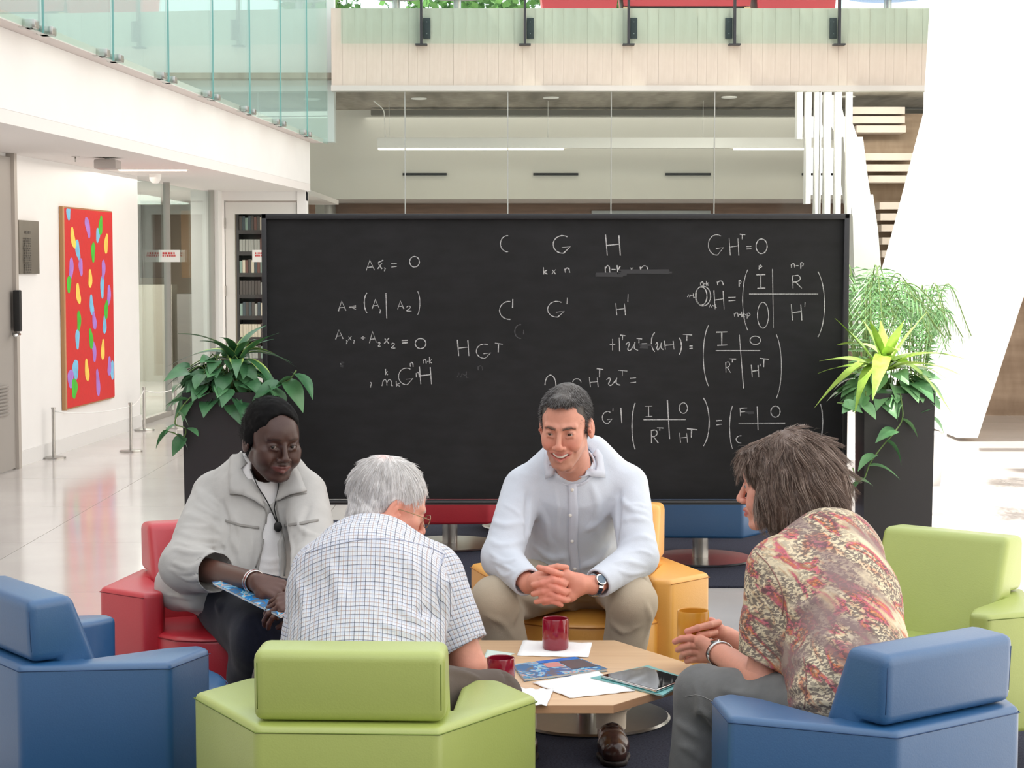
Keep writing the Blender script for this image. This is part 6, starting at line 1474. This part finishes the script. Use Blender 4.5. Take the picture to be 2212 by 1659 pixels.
# ---------------------------------------------------------------- 3. the white-haired man
def plaid():
    m = D.materials.new('checked_cotton'); m.use_nodes = True; t = NT(m); at = t.n('ShaderNodeAttribute', attribute_name='cloth'); sx = t.n('ShaderNodeSeparateXYZ'); t.l(at.outputs['Vector'], sx.inputs[0])
    def line(o, per, wd, ph):
        a = t.n('ShaderNodeMath', operation='MULTIPLY_ADD'); t.l(o, a.inputs[0]); a.inputs[1].default_value = 1 / per; a.inputs[2].default_value = ph + 50
        b = t.n('ShaderNodeMath', operation='FRACT'); t.l(a.outputs[0], b.inputs[0]); c = t.n('ShaderNodeMath', operation='LESS_THAN'); t.l(b.outputs[0], c.inputs[0]); c.inputs[1].default_value = wd; return c.outputs[0]
    col = None; base = lin((220, 221, 226))
    for per, wd, ph, c, f in ((.0215, .34, .30, (206, 212, 226), .45), (.0215, .075, 0.0, (60, 64, 84), .80), (.0215, .08, .5, (150, 118, 108), .62), (.0108, .09, .27, (150, 168, 204), .4)):
        for ax_ in (0, 1):
            mx = t.n('ShaderNodeMix', data_type='RGBA'); ml = t.n('ShaderNodeMath', operation='MULTIPLY'); t.l(line(sx.outputs[ax_], per, wd, ph), ml.inputs[0]); ml.inputs[1].default_value = f; t.l(ml.outputs[0], mx.inputs[0])
            if col is None: mx.inputs[6].default_value = base
            else: t.l(col, mx.inputs[6])
            mx.inputs[7].default_value = lin(c); col = mx.outputs[2]
    t.l(col, t.b.inputs['Base Color']); t.b.inputs['Roughness'].default_value = .9; t.b.inputs['Specular IOR Level'].default_value = .2; nz = t.noise(24, 5); t.bump(nz.outputs[0], .3, .008); return m
def white_haired_man():
    off = Vector((-.33, 4.3, ZR)); t = person('white-haired man with glasses in a checked short-sleeved shirt, seen from behind', off); SK = (216, 152, 130)
    neck = W(818, 1166, 4.66); chest = W(800, 1250, 4.56); hc = W(839, 1092, 4.72); ph = R_(20); M = frame(hc, (math.cos(ph) * .93, math.sin(ph) * .93, -.37), (.0, 0, 1), 1.0)
    s1, s2 = W(698, 1236, 4.62), W(940, 1240, 4.60); e1 = W(660, 1400, 4.60); e2 = W(1016, 1440, 4.54); w1 = W(860, 1440, 4.66); w2 = W(915, 1462, 4.66)
    pel = Vector((-.33, 4.28, .49)); k1 = Vector((-.58, 4.60, .46)); k2 = W(1066, 1510, 4.47); a1 = Vector((-.60, 4.60, .12)); a2 = Vector((.0, 4.50, .12))
    P = dict(pelvis=pel, chest=chest, neck=neck, s1=s1, s2=s2, e1=e1, e2=e2, w1=w1, w2=w2, h1=pel + Vector((-.09, .04, -.01)), h2=pel + Vector((.09, .04, -.01)), k1=k1, k2=k2, a1=a1, a2=a2, t1=a1 + Vector((0, .14, -.07)), t2=a2 + Vector((0, .14, -.07)), head=hc)
    parts = [head(M, neck, SK, smile=.2, lipc=(190, 110, 100), flush=(214, 118, 100), browc=(200, 190, 184), neckr=.062, wide=1.05, jaw=1.1, nose=1.1, old=.5), body_core(P, SK)]
    lo, hi = bbox([e1, e2, w1, w2, W(850, 1450, 5.2)], .1); f = Field(lo, hi, .004); f.cap(s2.lerp(e2, .5), e2, .044, .040, 0); f.cap(e2, w2, .040, .029, .01); f.cap(e1, w1, .041, .029, 0)
    Mh = handframe(w2, (-.7, .5, -.15), (.1, .2, 1)); hand_sdf(f, Mh, 1, (.5, .5, .55, .6), .04, (.5, .6)); Mh = handframe(w1, (.7, .6, -.1), (0, .2, 1)); hand_sdf(f, Mh, -1, (.5, .5, .55, .6), .04, (.5, .6))
    V, Q = f.mesh(1); parts.append((V, Q, tintskin(V, Q, (226, 164, 140), (220, 130, 112), [e2], .05)))
    V, Q, C_ = joinm(parts); npmesh('body', V, Q, skinmat('ruddy_skin', .45), t, col=C_, off=off); eyes(M, t, off, (90, 110, 130))
    # hair
    f = Field((-.115, -.15, -.16), (.115, .12, .16), .003); f.ell((0, -.018, .036), (.081, .101, .088)); f.ell((0, -.044, -.035), (.067, .050, .058), .03); f.cap((0, -.040, -.05), (0, -.018, -.085), .050, .042, .02)
    f.ell((0, .104, -.01), (.088, .072, .10), .010, 's'); f.ell((0, .115, -.045), (.11, .105, .080), .01, 's')
    for s in (-1, 1): f.ell((s * .088, .004, -.014), (.030, .027, .042), .004, 's'); f.ell((s * .078, .04, -.075), (.05, .062, .06), .01, 's')
    f.plane_cut((0, -.02, -.112), (0, .4, -1), .01); f.wobble(.0016, 70, 9); V, Q = f.mesh(1); N = vnormals(V, Q); cr = np.array([0, -.035, .13])
    def flow(p, n): d = p - cr; d[:, 2] -= .05; d[:, 1] += .03; d = d - n * (d * n).sum(1)[:, None]; return d
    dist = np.sqrt(((V - np.array([.012, -.062, .118])) ** 2).sum(1)); wts = np.clip(dist / .03, .12, 1) * (1 - .97 * ((np.abs(V[:, 0]) > .055) & (V[:, 2] < .038) & (V[:, 1] > -.030))); wts /= wts.sum()
    sv, sq, sc_ = strands(V, N, flow, 15000, .030, .0005, [(236, 232, 231), (250, 249, 249), (220, 216, 214), (244, 242, 242), (204, 198, 194)], 7, 5, .04, .06, wts=wts, clump=.4, nc=2200)
    bc = np.tile(l3((226, 223, 222)), (len(V), 1)); w = (np.exp(-(dist / .022) ** 2) * .8)[:, None]; bc = bc * (1 - w) + l3((222, 160, 150)) * w
    V2, Q2, C2 = joinm([(V, Q, bc), (sv, sq, sc_)]); npmesh('hair', xf(M, V2), Q2, hairmat('white_hair', .5), t, col=C2, off=off)
    # glasses
    g = thing('glasses_tmp', None, None); D.objects.remove(g)
    Mg = mat('gold_wire', (150, 128, 98), .25, metal=1.0); PP = []
    for s in (-1, 1):
        PP.append([M @ Vector((s * .034 + .024 * math.cos(a), .104 - .004 * abs(math.cos(a)), -.004 + .017 * math.sin(a))) - off for a in [2 * PI * i / 22 for i in range(23)]])
        PP.append([M @ Vector(v) - off for v in ((s * .058, .101, .002), (s * .074, .088, .003), (s * .080, .04, .003), (s * .082, .005, .002), (s * .083, -.012, -.012))])
    PP.append([M @ Vector(v) - off for v in ((-.011, .104, .0), (0, .108, .004), (.011, .104, .0))]); gl = tube('eyeglasses', PP, .0011, Mg, t, seg=6)
    for s in (-1, 1):
        V = [M @ Vector((s * .034 + .023 * math.cos(a), .104, -.004 + .016 * math.sin(a))) - off for a in [2 * PI * i / 20 for i in range(20)]]; pymesh('lens', V, [tuple(range(20))], M_glassc, gl)
    # shirt
    lo, hi = bbox([s1, s2, e1, e2, pel, neck], .15); f = Field(lo, hi, .005); fl = (0, 1, .5)
    lowc = Vector((-.345, 4.31, .50)); f.cap(lowc, W(795, 1300, 4.47), .185, .195, .02, flat=fl, fr=.72); f.cap(W(795, 1300, 4.47), W(803, 1240, 4.56), .195, .165, .03, flat=fl, fr=.66)
    f.cap(s1.lerp(s2, .1), s2.lerp(s1, .1), .072, .070, .07); f.cap(W(808, 1225, 4.62), neck, .10, .060, .06)
    f.cap(s1, e1, .078, .066, .03); f.cap(s2, s2.lerp(e2, .9), .070, .066, .03); f.wobble(.004, 12, 21); f.wobble(.001, 45, 22)
    for P_, am, ww in [([(905, 1330), (930, 1320), (955, 1345)], -.012, .016), ([(850, 1300), (890, 1335), (940, 1350)], .009, .014), ([(820, 1345), (880, 1368), (945, 1365)], .009, .012), ([(700, 1210), (730, 1260), (735, 1330)], .006, .02), ([(880, 1200), (900, 1260), (890, 1320)], .006, .018),
        ([(960, 1250), (985, 1300), (1000, 1370)], .008, .014), ([(950, 1290), (965, 1340), (975, 1400)], -.008, .012), ([(640, 1250), (660, 1310), (650, 1370)], .007, .016)]: f.fold(P_, am, ww)
    d = (e2 - s2).normalized(); cpt = s2.lerp(e2, .80); f.local_cut(cpt, .12, cpt, (d + Vector((.15, 0, .0))).normalized()); f.cap(cpt - d * .03, cpt + d * .06, .058, .062, 0, 's')
    f.cap(neck, hc, .062, .07, .012, 's'); f.plane_cut(Vector((0, 0, SEATZ + ZR + .02)), (0, 0, -1), .01); V, Q = f.mesh(2)
    ax_ = [(lowc, W(803, 1225, 4.56), .17, (0, -1, .3)), (s2, e2, .075, (-1, -.5, 0)), (s1, e1, .075, (1, -.5, 0))]; uv = clothuv(V, ax_)
    rot = R_(0); MP = plaid(); npmesh('checked_shirt', V, Q, MP, t, uv=uv, off=off); T = bvh(V, Q)
    f = Field(*bbox([neck], .14), .004); nd = (hc - neck).normalized(); f.cap(neck - nd * .02, neck + nd * .026, .080, .070, 0); f.cap(neck - nd * .06, neck + nd * .08, .064, .064, 0, 's'); f.local_cut(neck, .14, neck + nd * .026, nd); f.local_cut(neck, .14, neck - nd * .016, -nd)
    V, Q = f.mesh(2); npmesh('shirt_collar', V, Q, MP, t, uv=clothuv(V, [(neck - Vector((.2, 0, 0)), neck + Vector((.2, 0, 0)), .07, (0, -1, .3))]), off=off)
    Mse = mat('shirt_seam', (170, 176, 196), .9)
    line_on('seam', T, [[(660, 1196), (720, 1178), (790, 1165), (860, 1166), (925, 1182), (960, 1198)], [(962, 1195), (948, 1235), (944, 1280), (952, 1320)], [(950, 1428), (985, 1420), (1020, 1412), (1046, 1398)]], .0013, Mse, t, off)
    Mtr = fabric('brown_trouser_cloth', (92, 80, 72), .9, var=.06); lo, hi = bbox([pel, k1, k2, a1, a2], .13); f = Field(lo, hi, .007)
    f.cap(P['h1'], k1, .090, .068, .03); f.cap(P['h2'], k2, .088, .064, .03); f.cap(pel + Vector((-.07, 0, -.02)), pel + Vector((.07, 0, -.02)), .11, .11, .04); f.cap(k1, a1, .07, .055, .02); f.cap(k2, a2, .07, .055, .02); f.wobble(.003, 14, 3); f.local_cut(a1, .1, a1, (0, 0, -1)); f.local_cut(a2, .1, a2, (0, 0, -1))
    for P_, am, ww in [([(960, 1450), (1000, 1455), (1040, 1470)], .009, .012), ([(1075, 1440), (1095, 1470), (1090, 1500)], -.008, .008)]: f.fold(P_, am, ww)
    V, Q = f.mesh(1); npmesh('trousers', V, Q, Mtr, t, off=off)
    for a_ in (a1, a2): shoe('shoe', t, off, (a_.x, a_.y - .045, ZR), R_(85), mat('black_leather', (24, 22, 22), .3))
    return t
# ---------------------------------------------------------------- 4. the woman in the patterned blouse
def blouse_mat():
    m = D.materials.new('patterned_jersey'); m.use_nodes = True; t = NT(m); at = t.n('ShaderNodeAttribute', attribute_name='cloth')
    def nz(sc, ms, det=4, dist=0, loc=(0, 0, 0), rz=0):
        m0 = t.n('ShaderNodeMapping'); m0.inputs['Rotation'].default_value = (0, rz, 0); t.l(at.outputs['Vector'], m0.inputs[0]); mp = t.n('ShaderNodeMapping'); mp.inputs['Scale'].default_value = ms; mp.inputs['Location'].default_value = loc; t.l(m0.outputs[0], mp.inputs[0]); n = t.n('ShaderNodeTexNoise'); n.inputs['Scale'].default_value = sc; n.inputs['Detail'].default_value = det; n.inputs['Distortion'].default_value = dist; t.l(mp.outputs[0], n.inputs['Vector']); return n.outputs[0]
    s1 = nz(7, (2.6, 1.6, .55), 5, .55, rz=R_(48)); col = t.ramp(s1, [(.30, lin((178, 108, 124))), (.37, lin((204, 140, 108))), (.42, lin((222, 206, 176))), (.50, lin((224, 210, 182))), (.54, lin((206, 180, 146))), (.57, lin((198, 106, 126))), (.61, lin((208, 128, 84))), (.67, lin((222, 208, 184)))])
    s2 = nz(6, (2.2, 1, .7), 3, .6, (3, 1, 0), R_(48)); msk = t.ramp(s2, [(.36, (0, 0, 0)), (.50, (1, 1, 1))]); sp = nz(120, (.7, 1, 1.5), 3, .6, rz=R_(10)); spk = t.ramp(sp, [(.47, (0, 0, 0)), (.52, (1, 1, 1))])
    ml = t.n('ShaderNodeMath', operation='MULTIPLY_ADD'); t.l(spk, ml.inputs[0]); t.l(msk, ml.inputs[1]); ml.inputs[2].default_value = 0.0; ml2 = t.n('ShaderNodeMath', operation='MULTIPLY'); t.l(ml.outputs[0], ml2.inputs[0]); ml2.inputs[1].default_value = .8
    mx = t.n('ShaderNodeMix', data_type='RGBA'); t.l(ml2.outputs[0], mx.inputs[0]); t.l(col, mx.inputs[6]); mx.inputs[7].default_value = lin((96, 84, 86))
    s3 = nz(6, (1.9, 1, .6), 3, .5, (7, 2, 0), R_(50)); m3 = t.ramp(s3, [(.48, (0, 0, 0)), (.62, (.8, .8, .8))]); mx2 = t.n('ShaderNodeMix', data_type='RGBA'); t.l(m3, mx2.inputs[0]); t.l(mx.outputs[2], mx2.inputs[6]); mx2.inputs[7].default_value = lin((142, 120, 120))
    t.l(mx2.outputs[2], t.b.inputs['Base Color']); t.b.inputs['Roughness'].default_value = .85; t.b.inputs['Specular IOR Level'].default_value = .25; return m
def blouse_woman():
    off = Vector((.79, 4.3, ZR)); t = person('woman with a brown-grey bob in a multicoloured patterned blouse and grey jeans, holding a mug', off); SK = (224, 160, 140)
    hc = W(1690, 1046, 4.74); ph = R_(160); M = frame(hc, (math.cos(ph), math.sin(ph) * .9, -.06), (0, 0, 1), 1.02)
    neck = W(1748, 1152, 4.68); chest = W(1782, 1260, 4.56); pel = Vector((.80, 4.30, .49)); s1 = W(1676, 1228, 4.46); s2 = W(1856, 1222, 4.74); e1 = W(1642, 1466, 4.44); w1 = W(1551, 1410, 4.84); e2 = W(1700, 1440, 4.95); w2 = W(1568, 1376, 4.98)
    k1 = W(1520, 1500, 4.60); k2 = W(1570, 1470, 5.03); a1 = Vector((.435, 4.58, .12)); a2 = Vector((.64, 5.05, .12))
    P = dict(pelvis=pel, chest=chest, neck=neck, s1=s1, s2=s2, e1=e1, e2=e2, w1=w1, w2=w2, h1=pel + Vector((-.05, -.03, -.04)), h2=pel + Vector((.05, .1, -.02)), k1=k1, k2=k2, a1=a1, a2=a2, t1=a1 + Vector((-.08, .1, -.07)), t2=a2 + Vector((-.08, .1, -.07)), head=hc)
    parts = [head(M, neck, SK, smile=.25, lipc=(200, 110, 108), flush=(222, 138, 120), browc=(150, 124, 110), fem=1, neckr=.05, nose=1.15, old=.3), body_core(P, SK)]
    # mug and the hands round it
    mc = W(1497, 1399, 4.93); mug('mustard mug held in both hands by the woman in the patterned blouse', mc, M_mugy, .0425, .102)
    lo, hi = bbox([w1, w2, mc, e1], .12); f = Field(lo, hi, .0024); f.cap(e1, w1, .041, .028, 0); f.cap(e2, w2, .038, .027, 0)
    def FN(pts, r=.0092, k=.003): q = [W(*p) for p in pts]; f.chain(q, [r, r, r * .95, r * .85][:len(q)], k)
    # near (left) hand, under and in front of the mug
    f.cap(w1, W(1515, 1408, 4.88), .027, .024, .012, flat=(0, 1, 0), fr=.8); f.cap(w1, W(1512, 1384, 4.86), .022, .017, .012); f.cap(W(1530, 1412, 4.87), W(1490, 1420, 4.90), .022, .016, .012)
    FN([(1512, 1382, 4.865), (1492, 1378, 4.862), (1472, 1380, 4.868), (1458, 1386, 4.88)], .0098)
    FN([(1510, 1396, 4.865), (1490, 1394, 4.862), (1474, 1398, 4.868), (1464, 1404, 4.88)], .0094)
    FN([(1510, 1410, 4.868), (1492, 1408, 4.865), (1478, 1412, 4.87), (1472, 1420, 4.885)], .0092); FN([(1512, 1422, 4.872), (1496, 1424, 4.872), (1484, 1428, 4.88)], .0086)
    # far (right) hand behind and over the mug side
    f.cap(w2, W(1545, 1362, 4.95), .025, .022, .012); f.cap(W(1550, 1362, 4.95), W(1536, 1345, 4.95), .02, .015, .01)
    FN([(1552, 1345, 4.93), (1532, 1350, 4.895), (1508, 1356, 4.875), (1484, 1364, 4.872)], .0096); FN([(1545, 1366, 4.92), (1528, 1370, 4.89), (1510, 1372, 4.878)], .0092)
    FN([(1545, 1350, 4.96), (1530, 1345, 4.985), (1505, 1350, 4.99), (1480, 1356, 4.985)], .0092); FN([(1550, 1372, 4.96), (1530, 1372, 4.985), (1505, 1374, 4.99), (1480, 1380, 4.985)], .0092)
    V, Q = f.mesh(0); parts.append((V, Q, tintskin(V, Q, (224, 158, 136), (226, 134, 118), [W(1458, 1386, 4.88), W(1484, 1364, 4.872), W(1540, 1345, 4.94)], .03)))
    V, Q, C_ = joinm(parts); npmesh('body', V, Q, skinmat('light_skin', .45), t, col=C_, off=off); eyes(M, t, off, (90, 80, 60))
    # hair
    f = Field((-.15, -.23, -.19), (.15, .15, .18), .0035); f.ell((0, -.028, .036), (.093, .112, .104)); f.ell((0, -.078, -.02), (.096, .088, .088), .04); f.ell((0, -.092, -.075), (.082, .066, .042), .03)
    for s in (-1, 1): f.ell((s * .078, -.006, -.03), (.03, .060, .085), .03)
    f.ell((0, .058, .066), (.07, .040, .038), .03)
    f.ell((0, .135, -.040), (.12, .086, .098), .010, 's'); f.ell((0, .085, -.11), (.13, .088, .075), .012, 's'); f.ell((0, .08, -.045), (.052, .08, .09), .01, 's'); f.plane_cut((0, 0, -.115), (0, .25, -1), .01)
    f.wobble(.006, 34, 4); f.wobble(.003, 80, 6); V, Q = f.mesh(2); N = vnormals(V, Q); cr = np.array([.0, -.01, .15])
    def flow(p, n):
        d = p - cr; d[:, 2] -= .06; d[:, 1] -= .03 + .05 * (p[:, 1] > .02); d[:, 0] += .03 * np.sin(p[:, 2] * 60 + p[:, 1] * 40); d[:, 1] += .035 * np.sin(p[:, 2] * 75 + p[:, 0] * 50 + p[:, 1] * 25); d = d - n * (d * n).sum(1)[:, None]; return d
    cl = [(110, 90, 80), (132, 112, 100), (92, 74, 66), (158, 138, 126), (116, 94, 82), (178, 160, 148)]
    sv, sq, sc_ = strands(V, N, flow, 17000, .070, .0006, cl, 9, 8, .02, .06, curl=.10, clump=.72, nc=520); s3 = strands(V, N, flow, 350, .05, .00025, [(150, 136, 128), (180, 168, 160)], 12, 7, .3, .3, curl=.4)
    V2, Q2, C2 = joinm([(V, Q, np.tile(l3((100, 82, 73)), (len(V), 1))), (sv, sq, sc_), s3]); npmesh('hair', xf(M, V2), Q2, hairmat('brown_grey_hair', .45), t, col=C2, off=off)
    # blouse
    lo, hi = bbox([s1, s2, e1, pel, neck, chest], .2); f = Field(lo, hi, .005); fl = (-.75, .6, .15)
    low = Vector((.80, 4.30, .50)); mid = W(1805, 1330, 4.47)
    f.cap(low, mid, .178, .185, .02, flat=fl, fr=.80); f.cap(mid, W(1790, 1235, 4.57), .185, .165, .03, flat=fl, fr=.78); f.cap(s1.lerp(s2, .08), s2.lerp(s1, .05), .070, .072, .07); f.cap(W(1775, 1215, 4.62), neck + Vector((0, 0, -.015)), .095, .056, .06)
    f.cap(s1, s1.lerp(e1, .5), .070, .064, .03); f.cap(s1.lerp(e1, .5), s1.lerp(e1, .92), .064, .060, .02); f.cap(s2, e2, .065, .055, .03); f.wobble(.004, 13, 31)
    for P_, am, ww in [([(1700, 1330), (1740, 1310), (1800, 1275)], .012, .012), ([(1610, 1290), (1645, 1275), (1672, 1250)], .009, .010), ([(1605, 1330), (1640, 1318), (1678, 1296)], .008, .009), ([(1690, 1290), (1688, 1360), (1685, 1430)], -.016, .014), ([(1690, 1500), (1740, 1480), (1800, 1480)], .010, .014), ([(1690, 1535), (1750, 1515), (1820, 1520)], .010, .012),
        ([(1760, 1370), (1820, 1400), (1850, 1450)], .006, .016), ([(1720, 1420), (1760, 1440), (1780, 1490)], .007, .012)]: f.fold(P_, am, ww)
    d = (e1 - s1).normalized(); cpt = s1.lerp(e1, .86); nn = (d + Vector((-.35, 0, 0))).normalized(); f.local_cut(cpt, .12, cpt, nn); f.cap(cpt - d * .03, cpt + d * .05, .051, .053, 0, 's')
    f.cap(neck, hc, .056, .06, .012, 's'); f.plane_cut(Vector((0, 0, SEATZ + ZR + .03)), (0, 0, -1), .01); V, Q = f.mesh(2)
    MB = blouse_mat(); npmesh('blouse', V, Q, MB, t, uv=V * np.array([1, 1, 1]), off=off); T = bvh(V, Q)
    line_on('seam', T, [[(1632, 1192), (1664, 1225), (1690, 1280), (1690, 1330)], [(1592, 1432), (1630, 1445), (1662, 1450)], [(1736, 1420), (1742, 1470), (1738, 1530)]], .0014, mat('blouse_seam', (150, 110, 104), .9), t, off)
    Mtr = fabric('grey_denim', (112, 113, 114), .9, var=.12, vs=20); lo, hi = bbox([pel, k1, k2, a1, a2], .13); f = Field(lo, hi, .006)
    f.cap(P['h1'], k1, .082, .074, .03); f.cap(P['h2'], k2, .09, .072, .03); f.cap(P['h1'], P['h2'], .09, .10, .04); f.cap(k1, a1, .070, .056, .02); f.cap(k2, a2, .068, .054, .02); f.wobble(.003, 15, 13)
    for P_, am, ww in [([(1500, 1530), (1530, 1545), (1550, 1580)], .010, .012), ([(1460, 1560), (1490, 1580), (1520, 1600)], .008, .012), ([(1560, 1490), (1600, 1500), (1650, 1500)], .008, .012), ([(1500, 1470), (1512, 1520), (1500, 1560)], .006, .010), ([(1470, 1610), (1500, 1625), (1525, 1650)], .008, .012)]: f.fold(P_, am, ww)
    f.local_cut(a1, .1, a1, (0, 0, -1)); f.local_cut(a2, .1, a2, (0, 0, -1)); V, Q = f.mesh(1); npmesh('jeans', V, Q, Mtr, t, off=off); T = bvh(V, Q)
    line_on('seam', T, [[(1480, 1505), (1510, 1502), (1550, 1520)]], .0008, mat('denim_stitch', (150, 150, 150), .9), t, off)
    for a_ in (a1, a2): shoe('shoe', t, off, (a_.x + .03, a_.y - .04, ZR), R_(128), mat('black_leather', (24, 22, 22), .3), L=.25)
    # wristwatch and bracelet on the near wrist
    dd = (w1 - e1).normalized(); q = dd.to_track_quat('Z', 'Y').to_matrix()
    for nm, back, r, tr, m_ in (('watch_strap', .006, .031, .0035, mat('brown_watch_strap', (92, 58, 50), .4)), ('chain_bracelet', .030, .034, .0026, M_chrome)):
        c = w1 - dd * back - off; P_ = [c + q @ Vector((r * math.cos(a), r * math.sin(a) * .95, 0)) for a in [2 * PI * i / 28 for i in range(29)]]
        P2 = [[p + dd * s_ for p in P_] for s_ in (-.004, 0, .004)]; tube(nm, P2 if nm == 'watch_strap' else P2[::2], tr, m_, t, seg=6)
    nd = (CAM - w1).normalized() + Vector((0, 0, .8)); nd = (nd - dd * nd.dot(dd)).normalized(); o = lathe('watch_case', [(0, -.003), (.014, -.003), (.014, .004), (0, .005)], M_chrome, t, seg=22); o.data.transform(Matrix.Translation(w1 - dd * .006 - off + nd * .033) @ nd.to_track_quat('Z', 'Y').to_matrix().to_4x4())
    return t
smiling_man(); jacket_woman(); white_haired_man(); blouse_woman()
# magazine on her lap
P = [W(458, 1262, 5.26), W(530, 1250, 5.32), W(672, 1298, 5.10), W(607, 1336, 4.98)]
magazine('blue-covered magazine lying on the lap of the woman in the grey jacket', P, .007)
